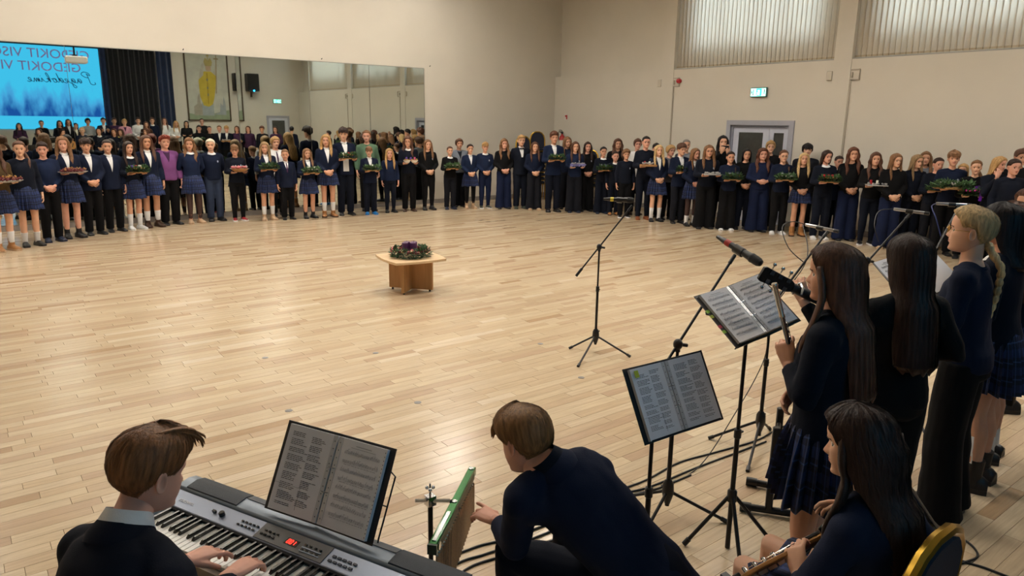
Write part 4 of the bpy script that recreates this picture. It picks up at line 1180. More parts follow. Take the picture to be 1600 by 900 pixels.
for s, x, z, size in (('GIEDOKIT VISO', -.33, 4.36, .50), ('GIEDOKIT VIE', -.68, 3.86, .50)):
    obj('song_words', text_mesh(s, size), SLIDETXT, sc, Matrix.Translation((x, .055, z)) @ TXM)
# handwriting: Pagiedokime, drawn letter by letter
GL = {'P': [[(.1,.0),(.22,1.25),(.3,1.5),(.0,1.2),(.1,1.6),(.5,1.75),(.75,1.4),(.5,1.0),(.22,.9)],[(.1,.0),(-.1,-.15),(-.35,-.05),(-.3,.2)]],
      'a': [[(.0,.1),(.35,.55),(.15,.62),(.02,.3),(.15,.02),(.35,.4),(.40,.05),(.55,.1)]], 'g': [[(.0,.1),(.35,.55),(.15,.62),(.02,.3),(.15,.02),(.35,.45),(.30,-.5),(.1,-.7),(.05,-.45),(.55,.1)]],
      'i': [[(0,.1),(.2,.6),(.2,.1),(.35,.1)],[(.24,.85),(.27,.9)]], 'e': [[(0,.1),(.25,.35),(.25,.6),(.08,.5),(.08,.1),(.25,.0),(.4,.1)]],
      'd': [[(.0,.1),(.35,.55),(.15,.62),(.02,.3),(.15,.02),(.36,.5),(.5,1.4),(.38,.2),(.55,.1)]], 'o': [[(0,.1),(.2,.6),(.05,.4),(.1,.05),(.3,.1),(.35,.45),(.2,.58),(.5,.5)]],
      'k': [[(0,.1),(.3,1.2),(.2,1.35),(.08,.8),(.05,.0),(.15,.45),(.32,.55),(.15,.32),(.35,.02),(.5,.1)]], 'm': [[(0,.1),(.1,.6),(.1,.0),(.25,.58),(.3,.0),(.45,.58),(.5,.05),(.65,.1)]]}
hw = MB(); px = 0
for ch in 'Pagiedokime':
    for st in GL[ch]:
        P = [Vector((-(px+q[0]+.18*q[1]*.5)*.40, 0, q[1]*.26)) for q in st]; R = []
        for i in range(len(P)-1):
            p0, p1, p2, p3 = P[max(i-1,0)], P[i], P[i+1], P[min(i+2,len(P)-1)]
            for t in (0,.25,.5,.75): R.append(.5*((2*p1)+(p2-p0)*t+(2*p0-5*p1+4*p2-p3)*t*t+(3*p1-p0-3*p2+p3)*t**3))
        R.append(P[-1]); hw.tube(R, .013, 4)
    px += {'P': .85, 'm': .68, 'i': .36, 'e': .42}.get(ch, .56)
obj('handwritten_word', hw, mat('slide_ink', '#143058', .5, emit='#123a66', estr=.25), sc, Matrix.Translation((-.36, .055, 3.42)))
# curtains
def drape(name, label, x0, x1, y, z0, z1, col, amp=.05, k=7.0):
    n = int((x1-x0)*60)+8; F = []; V = []
    for zi, z in enumerate((z0, (z0+z1)/2, z1)):
        for i in range(n+1):
            x = x0+(x1-x0)*i/n; w = math.sin(x*k*2*PI/1.0)*amp+math.sin(x*k*3.7+1)*amp*.4
            V.append((x, y+w, z))
    m = n+1
    for zi in range(2):
        for i in range(n): F.append((zi*m+i, zi*m+i+1, (zi+1)*m+i+1, (zi+1)*m+i))
    b = len(V); V += [(p[0], p[1]-.02, p[2]) for p in V]
    F += [tuple(b+i for i in reversed(f)) for f in F]
    o = obj(name, MB().add(V, F), mat(name+col, col, .9, var=.2, vscale=6, sheen=.2)); tag(o, label, 'curtain'); return o
drape('stage_curtain', 'near-black stage curtain right of the screen in the mirror', -8.22, -6.30, YB+.16, .3, 5.4, '#070a14', .05, 5)
drape('stage_curtain', 'navy blue stage curtain beside the beige wall in the mirror', -6.28, -5.20, YB+.22, .3, 5.4, '#122444', .06, 4)
drape('stage_curtain', 'narrow navy curtain strip at the edge of the screen', -8.42, -8.20, YB+.20, .3, 5.4, '#152a52', .03, 6)
# projector hung from the ceiling
t = thing('ceiling_projector', 'white projector hung on a dark pole, seen in the mirror over the screen', 'projector', (-10.55, -10.0, 3.76), math.radians(180))
obj('projector_body', mesh('projector_body', MB().box((0,0,0), (.62,.46,.20)), 1, bev=.03), mat('projector_white', '#cfcfcc', .4), t)
obj('projector_lens', MB().lathe([(.06,0),(.06,.05),(.045,.05)], 14, c=(.15,.22,0), axis=(0,1,0)), BLACKM, t)
p = MB(); p.tube([(0,0,.09),(0,0,CEIL-3.76)], .025, 10); p.box((0,0,.12), (.12,.12,.06)); obj('ceiling_pole', p, BLACKM, t)
# thin cable down the navy curtain
tag(obj('pull_cord', MB().tube([(-6.30,YB+.33,5.4),(-6.22,YB+.33,3.2),(-6.05,YB+.33,1.4)], .018, 6), mat('pale_cord', '#8a8a88', .6)), 'thin pale cord hanging in front of the stage curtains in the mirror', 'cord')

# banquet chairs, gold frame and navy cloth
GOLD = mat('gold_chair_metal', '#a8842e', .28, .85); NAVYC = mat('navy_chair_cloth', '#0f1526', .85, var=.2, vscale=30, bump=.15, bscale=300)
def banquet_chair(label, loc, rz, group=None):
    t = thing('banquet_chair', label, 'chair', loc, rz, group)
    seat = MB(); rings = []
    for z, k in ((.43,.94),(.45,1.0),(.48,1.0),(.495,.93)):
        rings.append([Vector((.205*k*math.copysign(abs(math.cos(q))**.4, math.cos(q)), .205*k*math.copysign(abs(math.sin(q))**.4, math.sin(q))+.02, z)) for q in [2*PI*i/20 for i in range(20)]])
    obj('seat', mesh('seat', seat.loft(rings), 1, smooth=50), NAVYC, t)
    prof = [(-.20,.50),(-.205,.62),(-.20,.74),(-.175,.83),(-.12,.895),(-.05,.925),(.05,.925),(.12,.895),(.175,.83),(.20,.74),(.205,.62),(.20,.50)]
    yb = lambda z: -.19-.10*(z-.45)
    bk = MB(); R = []
    for d in (-.022, .022): R.append([Vector((x*.93, yb(z)+d, .50+(z-.50)*.965)) for x, z in prof])
    obj('backrest', mesh('backrest', bk.loft(R), 1, smooth=30, bev=.008), NAVYC, t)
    f = MB(); f.tube([(x, yb(z), z) for x, z in [(-.20,.44)]+prof+[(.20,.44)]], (.021), 8, ref=(0,1,0)); obj('back_frame', f, GOLD, t)
    for sx in (-1, 1):
        obj('leg', MB().tube([(sx*.20,-.185,.46),(sx*.205,-.24,.012)], .0125, 8), GOLD, t); obj('leg', MB().tube([(sx*.19,.20,.44),(sx*.195,.225,.012)], .0125, 8), GOLD, t)
    r = MB(); r.tube([(-.19,.20,.425),(.19,.20,.425)], .011, 6); r.tube([(-.19,-.19,.425),(.19,-.19,.425)], .011, 6)
    for sx in (-1,1): r.tube([(sx*.19,-.19,.425),(sx*.19,.20,.425)], .011, 6)
    obj('seat_rail', r, GOLD, t)
    return t
ch0 = banquet_chair('gold framed navy banquet chair behind the seated bass player', (-11.87,-15.16,0), math.radians(0))
CK = children(ch0)
def chair_stack(x, y, rz, n, where):
    c = math.cos(math.radians(rz)); s = math.sin(math.radians(rz))
    for k in range(n):
        d = .024*k
        dup(ch0, (x-s*d, y+c*d, .115*k), math.radians(rz), 'navy gold-framed chair, %s of the stack %s' % ('bottom' if k == 0 else 'topmost' if k == n-1 else '%s from bottom' % ('second','third','fourth','fifth','sixth','seventh','eighth','ninth')[k-1], where), 'stacked banquet chairs', kids=CK)
chair_stack(-1.62, -.62, 160, 8, 'behind the bow tie man')
chair_stack(-1.05, -.52, 150, 9, 'behind the auburn haired boy')
chair_stack(-.40, -3.10, 110, 5, 'left of the brown haired woman')
chair_stack(-.42, -1.95, 110, 5, 'behind the silver wreath')
# ---------------------------------------------------------------- wreaths, candles, trays
CANDLE = {k: mat('candle_wax_'+k, c, .45, sss=.15) for k, c in dict(red='#b01c28', white='#dcd8cc', purple='#5c3a94', pink='#cc5a86', grey='#9a98a6', orange='#c8763c', deep='#4a1f4e').items()}
FIR = mat('fir_needles', '#42633a', .6, var=.4, vscale=30); FIRD = mat('fir_needles_dark', '#31512c', .6, var=.4, vscale=30)
BARK = wood_mat('bark_board_wood', '#8a6238', '#b98a58', .6)
SILV = mat('silver_bits', '#a9a7a6', .4, .3, var=.3, vscale=90); REDB = mat('red_dried_bits', '#5a1418', .5, var=.5, vscale=60); GOLDB = mat('gold_bits', '#b08a48', .35, .6, var=.3, vscale=60)
PINKF = mat('pink_petals', '#b85a62', .6, var=.3, vscale=60); LILAC = mat('lilac_tinsel', '#8d8cc4', .3, .4, var=.5, vscale=80); PURP = mat('purple_ribbon', '#6a1ea8', .3, .2); MAG = mat('magenta_bauble', '#a81c7c', .2, .5)
def sprigs(mb, n, R, r, zc, ln, rg, ell=1.0, flat=.8):
    for i in range(n):
        a = rg.random()*2*PI; b = rg.random()*2*PI
        c = Vector(((R+r*.6*math.cos(b))*math.cos(a), ell*(R+r*.6*math.cos(b))*math.sin(a), zc+r*flat*math.sin(b)))
        d = Vector((math.cos(a)*math.cos(b)-math.sin(a)*rg.uniform(-1.2,1.2), ell*(math.sin(a)*math.cos(b)+math.cos(a)*rg.uniform(-1.2,1.2)), max(-.15, math.sin(b))*.7+.15)).normalized()
        s = d.cross(Vector((rg.uniform(-.3,.3),rg.uniform(-.3,.3),1))).normalized(); L = ln*rg.uniform(.6,1.2); w = L*.22; u = s.cross(d)
        p = [c, c+d*(L*.45)+s*w+u*(L*.06), c+d*L, c+d*(L*.45)-s*w+u*(L*.06), c+d*(L*.45)-u*(L*.05)]
        mb.add(p, [(0,1,4),(1,2,4),(2,3,4),(3,0,4)])
WRE = {}
def wreath_parts(kind, seed=0):
    k = (kind, seed)
    if k in WRE: return WRE[k]
    rg = random.Random(seed+11); P = []
    if kind in ('fir', 'bigboard', 'bow'):
        E = 1.7 if kind == 'bigboard' else 1.0
        if kind != 'bow':
            b = MB(); b.lathe([(.0,0),(.15*E,.0),(.155*E,.006),(.155*E,.016),(.15*E,.02),(0,.02)], 20); b.xf(Matrix.Diagonal((1.15,.75 if kind == 'bigboard' else .9,1,1))); P.append(('board', mesh('board', b, 1, smooth=50), BARK))
        f = MB(); sprigs(f, 330 if kind != 'bigboard' else 420, .135*E, .05, .05, .085, rg, .78); P.append(('foliage', mesh('foliage', f, 1, smooth=0, fixn=False), FIR))
        c = MB()
        for i in range(12):
            a = rg.random()*2*PI; c.ball((.13*E*math.cos(a), .10*E*math.sin(a), .085+rg.random()*.02), (.013,.013,.015), 7, 5)
        P.append(('ornaments', mesh('ornaments', c, 1), GOLDB if seed % 2 else SILV))
    elif kind == 'redgar':
        b = MB(); b.lathe([(0,0),(.16,0),(.20,.02),(.205,.02),(.165,-.006),(0,-.006)], 22); b.xf(Matrix.Diagonal((1.2,.75,1,1))); P.append(('tray', mesh('tray', b, 1), SILV))
        f = MB()
        for i in range(90):
            a = rg.random()*2*PI; q = rg.random(); f.ball(((.06+.13*q)*math.cos(a)*1.15, (.06+.11*q)*math.sin(a)*.8, .03+.05*rg.random()*(1-q*.5)), rg.uniform(.014,.026), 6, 4)
        P.append(('dried_bits', mesh('dried_bits', f, 1, smooth=30), REDB))
        f = MB()
        for i in range(26):
            a = rg.random()*2*PI; q = rg.random(); f.ball(((.06+.14*q)*math.cos(a)*1.15, (.06+.12*q)*math.sin(a)*.8, .06+.04*rg.random()*(1-q*.5)), rg.uniform(.010,.018), 6, 4)
        P.append(('gold_bits', mesh('gold_bits', f, 1), GOLDB))
    elif kind == 'pink':
        b = MB(); b.lathe([(0,0),(.10,0),(.17,.05),(.18,.07),(.17,.07),(.10,.015),(0,.015)], 20); P.append(('bowl', mesh('bowl', b, 1), BARK))
        f = MB()
        for i in range(46):
            a = rg.random()*2*PI; q = rg.random()**.5*.15; f.ball((q*math.cos(a), q*math.sin(a)*.8, .09+.02*rg.random()), (rg.uniform(.02,.032),)*2+(.02,), 7, 5)
        P.append(('petals', mesh('petals', f, 1), PINKF))
        f = MB(); sprigs(f, 90, .15, .03, .08, .05, rg, .85); P.append(('foliage', mesh('foliage', f, 1, smooth=0, fixn=False), SILV))
    elif kind == 'bowls':
        for sx in (-1, 1):
            b = MB(); b.lathe([(0,0),(.05,0),(.085,.05),(.09,.065),(.08,.065),(.05,.012),(0,.012)], 18, c=(sx*.09,0,0)); P.append(('bowl', mesh('bowl', b, 1), CANDLE['white']))
        f = MB()
        for i in range(40): f.ball((rg.uniform(-.16,.16), rg.uniform(-.05,.05), .065+rg.random()*.02), rg.uniform(.010,.02), 6, 4)
        P.append(('dried_bits', mesh('dried_bits', f, 1), GOLDB))
    elif kind == 'tinsel':
        f = MB()
        for i in range(420):
            a = rg.random()*2*PI; b = rg.random()*2*PI; c = Vector((.15*math.cos(a)*1.1, .11*math.sin(a), .05)); d = Vector((math.cos(a)*math.cos(b), math.sin(a)*math.cos(b), math.sin(b)))
            s = d.cross(Vector((rg.random(),rg.random(),rg.random()))).normalized()*.008; L = rg.uniform(.03,.055); f.add([c-s, c+s, c+d*L+s*.4], [(0,1,2)])
        P.append(('tinsel', mesh('tinsel', f, 1, smooth=0, fixn=False), LILAC))
        b = MB()
        for i in range(10): a = 2*PI*i/10; b.ball((.15*math.cos(a), .10*math.sin(a), .085), .02, 8, 6)
        P.append(('baubles', mesh('baubles', b, 1), SILV))
    elif kind in ('tray', 'board'):
        b = MB(); b.box((0,0,.01), (.36,.22,.02) if kind == 'tray' else (.40,.18,.045)); P.append(('board', mesh('board', b, 1, bev=.006), BLACKP if kind == 'tray' and seed % 2 else SILV if kind == 'tray' else BARK))
        f = MB()
        for i in range(34): f.ball((rg.uniform(-.16,.16), rg.uniform(-.08,.08), (.035 if kind == 'tray' else .055)+rg.random()*.02), rg.uniform(.012,.022), 6, 4)
        P.append(('cones', mesh('cones', f, 1), SILV))
    if kind == 'bow':
        f = MB()
        for s in (-1, 1):
            for q in (-.6,0,.6): f.tube([(-.09,.06,.12),(-.09+s*.05,.08,.14+q*.05),(-.09+s*.09,.08,.12+q*.07),(-.09+s*.04,.09,.10+q*.03)], [(.02,.004)]*4, 8)
        f.tube([(-.09,.10,.10),(-.09,.13,.02),(-.085,.13,-.07)], [(.022,.003)]*3, 8); P.append(('purple_bow', mesh('purple_bow', f, 1), PURP))
        b = MB()
        for i in range(16): a = 2*PI*i/16; b.ball((.16*math.cos(a), .11*math.sin(a), .09), .022, 8, 6)
        P.append(('baubles', mesh('baubles', b, 1), MAG))
    WRE[k] = P
    return P
CAND_ME = {}
def candle_mesh(r, h):
    if (r, h) not in CAND_ME:
        m = MB(); m.lathe([(0,0),(r,0),(r,h-.004),(r-.004,h),(r*.5,h-.003),(0,h-.004)], 14); CAND_ME[(r, h)] = mesh('candle', m, 1, smooth=40)
        w = MB(); w.tube([(0,0,h-.006),(.001,0,h+.012)], .0018, 5); CAND_ME[(r, h, 'w')] = mesh('wick', w, 1)
    return CAND_ME[(r, h)], CAND_ME[(r, h, 'w')]
def wreath(kind, label, loc, rz, candles=(), seed=0, s=1.0, tilt=0.0):
    cat = 'wreath' if kind in ('fir','redgar','tinsel','bow') else 'tray' if kind in ('tray','board','bigboard') else 'bowl'
    t = thing({'fir':'advent_wreath','redgar':'dried_garland','tinsel':'tinsel_wreath','bow':'bow_arrangement','tray':'cone_tray','board':'candle_board','bigboard':'fir_board','pink':'flower_bowl','bowls':'candle_bowls'}[kind], label, cat, loc, rz)
    t.rotation_euler = (tilt, 0, rz); t.scale = (s,)*3
    for n, me, m in wreath_parts(kind, seed):
        o = obj(n, me, FIRD if (m is FIR and seed % 2) else m, t)
        if n in ('foliage','tinsel','dried_bits','gold_bits','ornaments','petals','cones','baubles'): o['kind'] = 'stuff'
    pos = {1: [(0,.0)], 2: [(-.075,0),(.075,0)], 3: [(-.10,-.01),(0,.03),(.10,-.01)], 4: [(-.10,0),(-.02,.04),(.05,.03),(.11,-.01)]}.get(len(candles), [])
    for c, (x, y) in zip(candles, pos):
        if c == 'whiteball': o = obj('white_ball', garment('wball', lambda: mesh('white_ball', MB().ball((0,0,.035), .038, 12, 8), 1)), CANDLE['white'], t)
        else:
            me, wk = candle_mesh(.030 if c == 'white' and kind == 'fir' else .022, .075)
            o = obj('candle', me, CANDLE[c], t); obj('wick', wk, BLACKP, o)
        o.location = (x, y, .075 if kind == 'fir' else .06 if kind == 'bowls' else .03)
    return t
_person = person
_wc = [0]
PHONE = mat('phone_case', '#0b0b0d', .3)
def person(x, y, H, face, pose, yaw, label, z=0.0, group=None, hold=None, phone=None, **o):
    if 'skin' not in o: o['skin'] = int(abs(x*7.3+y*3.1)) % 3
    t, s = _person(x, y, H, face, pose, yaw, label, z, group=group, **o)
    a = math.radians(face)
    if hold:
        _wc[0] += 1
        d = .325*s if hold[0] != 'bigboard' else .37*s
        wreath(hold[0], hold[1], (x+d*math.cos(a), y+d*math.sin(a), z+1.108*s), a-PI/2, hold[2:], _wc[0] % 4, .95 if hold[0] != 'bigboard' else 1.0)
    if phone:
        p = obj('mobile_phone', mesh('mobile_phone', MB().box((0,0,0), (.155,.010,.076)), 1, bev=.004), PHONE)
        p.location = (x+.245*s*math.cos(a), y+.245*s*math.sin(a), z+1.475*s); p.rotation_euler = (0,0,a-PI/2)
        tag(p, 'black phone held up in front of the face by the dark haired woman', 'phone')
    return t
# the table in the middle with the big wreath
tb = thing('coffee_table', 'low pale wooden table with crossed panel legs in the middle of the floor', 'table', (-9.60, -8.32, 0), math.radians(-6))
TW = wood_mat('pale_oak_veneer', '#c2a47c', '#d0b48e', .45, 'X', 2.0); TW2 = wood_mat('oak_panel_veneer', '#a07648', '#b88c5c', .5, 'Z', 2.2)
def curved_top(n=10, a=.335, bulge=.035):
    P = []
    C4 = [(-a,-a),(a,-a),(a,a),(-a,a)]
    for i in range(4):
        p, q = Vector(C4[i]), Vector(C4[(i+1)%4]); nrm = Vector((q.y-p.y, p.x-q.x)).normalized()
        for k in range(n): t = k/n; P.append(p.lerp(q, t)+nrm*(bulge*math.sin(PI*t)))
    return P
tp = MB(); P = curved_top(); n = len(P)
tp.loft([[Vector((p.x,p.y,z)) for p in P] for z in (.405,.436)])
obj('tabletop', mesh('tabletop', tp, 1, smooth=30, bev=.003), TW, tb)
obj('leg_panel', MB().box((0,0,.215), (.58,.036,.38)), TW2, tb, Matrix.Rotation(math.radians(45), 4, 'Z'))
obj('leg_panel', MB().box((0,0,.215), (.58,.036,.38)), TW2, tb, Matrix.Rotation(math.radians(-45), 4, 'Z'))
for k in range(4):
    a = math.radians(45+90*k); obj('foot', MB().lathe([(.014,0),(.014,.026)], 8, c=(.25*math.cos(a),.25*math.sin(a),0)), BLACKP, tb)
wr = thing('advent_wreath', 'big berry wreath with purple candles on the low table in the middle', 'wreath', (-9.60,-8.32,.437), .3)
rg = random.Random(5); f = MB(); sprigs(f, 620, .20, .050, .045, .065, rg, 1.0)
o = obj('foliage', mesh('foliage', f, 1, smooth=0, fixn=False), FIRD, wr); o['kind'] = 'stuff'
for nm, m, n, r in (('berries', REDB, 70, (.010,.017)), ('rose_bits', PINKF, 14, (.016,.024)), ('pale_bits', mat('pale_cone_bits', '#b7a07a', .6, var=.3, vscale=50), 24, (.012,.02))):
    b = MB()
    for i in range(n):
        a = rg.random()*2*PI; q = rg.uniform(.14,.25); b.ball((q*math.cos(a), q*math.sin(a), .070+rg.random()*.03), rg.uniform(*r), 7, 5)
    o = obj(nm, mesh(nm, b, 1), m, wr); o['kind'] = 'stuff'
me, wk = candle_mesh(.041, .125)
for x, y in ((-.062,.03),(.01,.07),(.065,.0),(-.005,-.052)):
    o = obj('candle', me, CANDLE['deep'], wr); o.location = (x, y, .055); obj('wick', wk, BLACKP, o)
# ---------------------------------------------------------------- the ring of people along the walls
person(-13.49, -2.34, 1.70, 290, 'tray', 0, 'long haired girl in olive brown top and plaid skirt at the far left edge', top='jumper', tc='olive', bot='skirt', hair='wavy+curtain+locks', hc='brown', shoe=('boot', 'tan', 'beige'), sock='white', hold=('redgar', 'red and gold dried garland on a tray at the far left edge'))
person(-13.12, -2.01, 1.72, 282, 'sides', -15, 'girl with low side ponytail, navy jumper, plaid skirt and black ankle shoes', top='jumper', tc='navy2', bot='skirt', hair='back+sidetail', hc='brown', shoe=('sneaker', 'black'), sock='white', sockh=0.14)
person(-12.78, -1.69, 1.69, 279, 'clasp', -15, 'dark haired boy in knitted navy jumper with hands clasped, big navy boots', top='jumper', tc='navy3', bot='straight', bc='black', hair='short', hc='dark', shoe=('boot', 'navy'))
person(-12.45, -1.42, 1.78, 281, 'tray', -15, 'girl in open blazer and plaid skirt holding a dark red garland, black boots', top='blazer', bot='skirt', hair='long+mid+locks', hc='lbrown', shoe=('boot', 'black'), hold=('redgar', 'dark red garland with gold bits held by the girl in black boots'))
person(-12.08, -1.22, 1.74, 281, 'clasp', -15, 'boy with dark fringe, blazer and open white shirt, hands clasped, left of his twin', top='blazer', bot='straight', bc='black', hair='fringe+curtainfringe', hc='dark', shoe=('shoe', 'black'))
person(-11.71, -0.99, 1.71, 280, 'sides', -15, 'boy with short dark hair and blazer half behind the boy with a fringe', top='blazer', bot='straight', bc='black', hair='crop', hc='dark', shoe=('shoe', 'black'))
person(-11.35, -0.90, 1.67, 284, 'tray', 0, 'dark haired girl in navy jumper and white collar, white striped socks, sharing a wreath', top='jumper', tc='navy2', collar='white', bot='skirt', hair='long+curtain+locks', hc='dark', shoe=('sneaker', 'white'), sock='white', hold=('fir', 'fir wreath with purple, red and white candles held by the girl in white striped socks', 'purple', 'white', 'red', 'purple'))
person(-11.01, -0.74, 1.78, 279, 'sides', 0, 'tall girl in blazer with brown hair, plaid skirt and dark brown ankle boots', top='blazer', bot='skirt', hair='long+curtain+locks', hc='brown', shoe=('boot', 'brown'), sock='white', wide=1.05, skin=3)
person(-10.64, -0.56, 1.77, 277, 'sides', 0, 'woman with short red hair in a purple cardigan and black trousers', top='cardigan', tc='purple', bot='straight', bc='black', hair='short+quiff', hc='red', shoe=('shoe', 'black'), wide=1.12, skin=2)
person(-10.19, -0.62, 1.73, 270, 'back', -15, 'girl with light brown wavy hair, navy jumper, white collar, dark tights, beige sneakers', top='jumper', tc='navy3', collar='white', bot='skirtt', hair='wavy+curtain+locks', hc='lbrown', shoe=('sneaker', 'beige'))
person(-9.74, -0.45, 1.70, 268, 'back', -15, 'girl with pale headband-like platinum hair, navy crested jumper, grey blue trousers', top='jumper', tc='navy', collar='white', bot='straight', bc='greyblue', hair='back', hc='platinum', shoe=('boot', 'black'), crest=True, wide=1.06)
person(-9.34, -0.70, 1.59, 266, 'tray', -15, 'boy in glasses holding a pink flower bowl, red and white sneakers', top='jumper', tc='navy2', bot='slim', bc='black', hair='short+fringe', hc='lbrown', shoe=('sneaker', 'red', 'white'), glasses='black', crest=True, hold=('pink', 'bowl of pink flowers held by the boy in red sneakers'))
person(-8.79, -0.92, 1.65, 264, 'tray', -15, 'long light haired girl in blazer holding a fir wreath before the woman in white', top='blazer', bot='skirt', hair='long+longer+locks', hc='ash', shoe=('boot', 'beige'), sock='white', hold=('fir', 'green fir wreath held by the girl before the woman in a white blouse'))
person(-8.35, -0.32, 1.74, 268, 'sides', 0, 'woman in white blouse with a purple tie and pinned blond hair', top='blouse', tc='white', bot='straight', bc='black', hair='bob', hc='blond', shoe=('shoe', 'black'), tie='long', wide=1.06)
person(-8.41, -1.04, 1.48, 264, 'sides', -15, 'small boy in buttoned navy suit and tie with short hair', top='blazer', bot='straight', bc='black', hair='crop', hc='lbrown', shoe=('shoe', 'black'), tie='long', vdepth=1.18)
person(-7.95, -1.08, 1.51, 266, 'tray', 0, 'girl with light brown hair in black boots holding a wreath with two white candles', top='blazer', bot='skirt', hair='long+mid+locks', hc='lbrown', shoe=('high', 'black'), wide=1.05, hold=('fir', 'fir wreath with two thick white candles', 'white', 'white'))
person(-7.51, -1.10, 1.81, 257, 'clasp', -15, 'tall girl with very long blond hair, blazer and tan lace boots', top='blazer', bot='skirt', hem=0.66, hair='long+longer+locks', hc='blond', shoe=('boot', 'tan', 'brown'), sock='white')
person(-7.05, -1.00, 1.95, 259, 'tray', -15, 'tallest boy, dark curly fringe, navy suit over an open white shirt', top='blazer', bot='straight', bc='navy2', hair='curly+curtainfringe', hc='dark', shoe=('shoe', 'black'), open=True, hold=('fir', 'fir board with red candles and a white rose held by the tallest boy', 'red', 'red', 'whiteball'))
person(-6.24, -0.51, 1.89, 254, 'sides', -15, 'woman in a green patterned jumper standing behind a small boy', top='jumper', tc='green', bot='straight', bc='black', hair='back', hc='lbrown', shoe=('shoe', 'black'), wide=1.05)
person(-6.53, -1.18, 1.54, 255, 'tray', -15, 'small boy in navy blazer and bright blue sneakers holding a wreath', top='blazer', bot='straight', bc='navy2', hair='short+fringe', hc='lbrown', shoe=('sneaker', 'blue'), hold=('fir', 'small fir wreath with a white ball held by the boy in blue sneakers', 'whiteball'))
person(-5.98, -1.10, 1.47, 255, 'sides', 0, 'small blond girl in plain navy sweatshirt and navy leggings looking down', top='jumper', tc='navy3', bot='slim', bc='navy2', hair='long+mid+locks', hc='blond', shoe=('boot', 'black'))
person(-5.49, -1.12, 1.77, 249, 'tray', -15, 'girl with brown wavy hair and white collar holding white bowls of purple candles', top='jumper', tc='navy2', collar='white', bot='straight', bc='black', hair='wavy+longer+locks', hc='brown', shoe=('shoe', 'brown'), hold=('bowls', 'white bowls with pink and purple candles held by the wavy haired girl', 'pink', 'purple', 'purple'))
person(-4.97, -1.14, 1.69, 255, 'clasp', 0, 'girl with light brown hair and crested black jumper beside the mirror edge', top='jumper', tc='black', bot='slim', bc='black', hair='long+longer+locks', hc='lbrown', shoe=('boot', 'black'), crest=True)
person(-4.45, -1.30, 1.53, 252, 'tray', 0, 'boy with short dark hair, white collar and navy sneakers holding a small wreath', top='jumper', tc='black', collar='white', bot='straight', bc='charcoal', hair='crop', hc='brown', shoe=('sneaker', 'navy'), hold=('fir', 'small green wreath held by the boy with navy sneakers'))
person(-3.96, -0.97, 1.70, 251, 'claspup', 0, 'woman in a grey patterned jacket behind the boy with navy sneakers', top='cardigan', tc='grey', shirt='charcoal', bot='wide', bc='black', hair='bob', hc='brown', shoe=('shoe', 'black'), wide=1.08)
person(-3.96, -1.45, 1.58, 250, 'clasp', 0, 'girl in buttoned blazer, plaid skirt and black leggings with beige boots', top='blazer', tc='navy3', bot='skirtt', tights='black', hair='back+tail', hc='dark', shoe=('boot', 'beige'), vdepth=1.16)
person(-3.61, -1.59, 1.63, 249, 'clasp', 0, 'blond boy in navy crested jumper with white collar and blue trousers', top='jumper', tc='navy3', collar='white', bot='slim', bc='inkblue', hair='short+fringe', hc='blond', shoe=('sneaker', 'grey', 'white'), crest=True)
person(-3.25, -1.88, 1.72, 247, 'clasp', 0, 'girl in black top with long wavy brown hair to the chest and wide navy trousers', top='jumper', tc='black', bot='wide', bc='inkblue', hair='wavy+curtain+locks', hc='lbrown', shoe=('shoe', 'black'))
person(-2.89, -2.10, 1.81, 245, 'back', 0, 'man in a navy suit with waistcoat and black bow tie', top='blazer', tc='navy2', bot='straight', bc='navy2', hair='short', hc='blond', shoe=('shoe', 'grey'), tie='bow', vest=True, wide=1.04)
person(-2.77, -2.48, 1.66, 244, 'clasp', 0, 'girl with straight brown hair, navy jumper, wide dark trousers and beige shoes', top='jumper', tc='navy', bot='wide', bc='charcoal', hair='long+curtain+locks', hc='brown', shoe=('sneaker', 'beige'))
person(-2.63, -3.02, 1.91, 243, 'tray', 0, 'tall boy with auburn curly hair in blazer holding a wreath', top='blazer', tc='navy3', bot='straight', bc='navy2', hair='curly', hc='auburn', shoe=('boot', 'black'), hold=('fir', 'fir wreath with silver candles held by the auburn haired boy', 'grey', 'grey'))
person(-1.92, -2.69, 1.79, 241, 'sides', 15, 'girl with long light brown hair standing behind the auburn boy and the silver wreath', top='jumper', tc='navy', bot='wide', bc='charcoal', hair='long+longer+locks', hc='lbrown', shoe=('shoe', 'black'))
person(-2.27, -3.38, 1.69, 241, 'tray', 0, 'girl in navy crested jumper and wide trousers holding a silver lilac wreath', top='jumper', tc='navy3', bot='wide', bc='charcoal', hair='long+curtain+locks', hc='brown', shoe=('shoe', 'navy'), crest=True, hold=('tinsel', 'silver and lilac tinsel wreath'))
person(-1.84, -3.35, 1.68, 239, 'clasp', 0, 'girl in black jumper with dark brown hair next to the silver wreath', top='jumper', tc='black', bot='wide', bc='black', hair='long+curtain+locks', hc='dark', shoe=('shoe', 'black'), crest=True)
person(-1.83, -3.88, 1.58, 238, 'tray', 0, 'dark haired girl with a white round collar looking down at a wreath of purple candles', top='jumper', tc='navy2', collar='white', bot='wide', bc='navy2', hair='back+tail', hc='black', shoe=('shoe', 'navy'), hold=('fir', 'wide fir wreath with purple candles shared by two girls', 'purple', 'purple', 'grey'))
person(-1.12, -3.65, 1.76, 236, 'clasp', 0, 'tall girl with brown hair in a black top behind the two white collared girls', top='jumper', tc='black', bot='straight', bc='black', hair='wavy+curtain+locks', hc='brown', shoe=('shoe', 'black'), wide=1.08)
person(-1.80, -4.25, 1.47, 237, 'sides', 0, 'short girl with white collar and tan boots beside the boy in black sneakers', top='jumper', tc='navy2', collar='white', bot='straight', bc='navy2', hair='back', hc='dark', shoe=('boot', 'tan'))
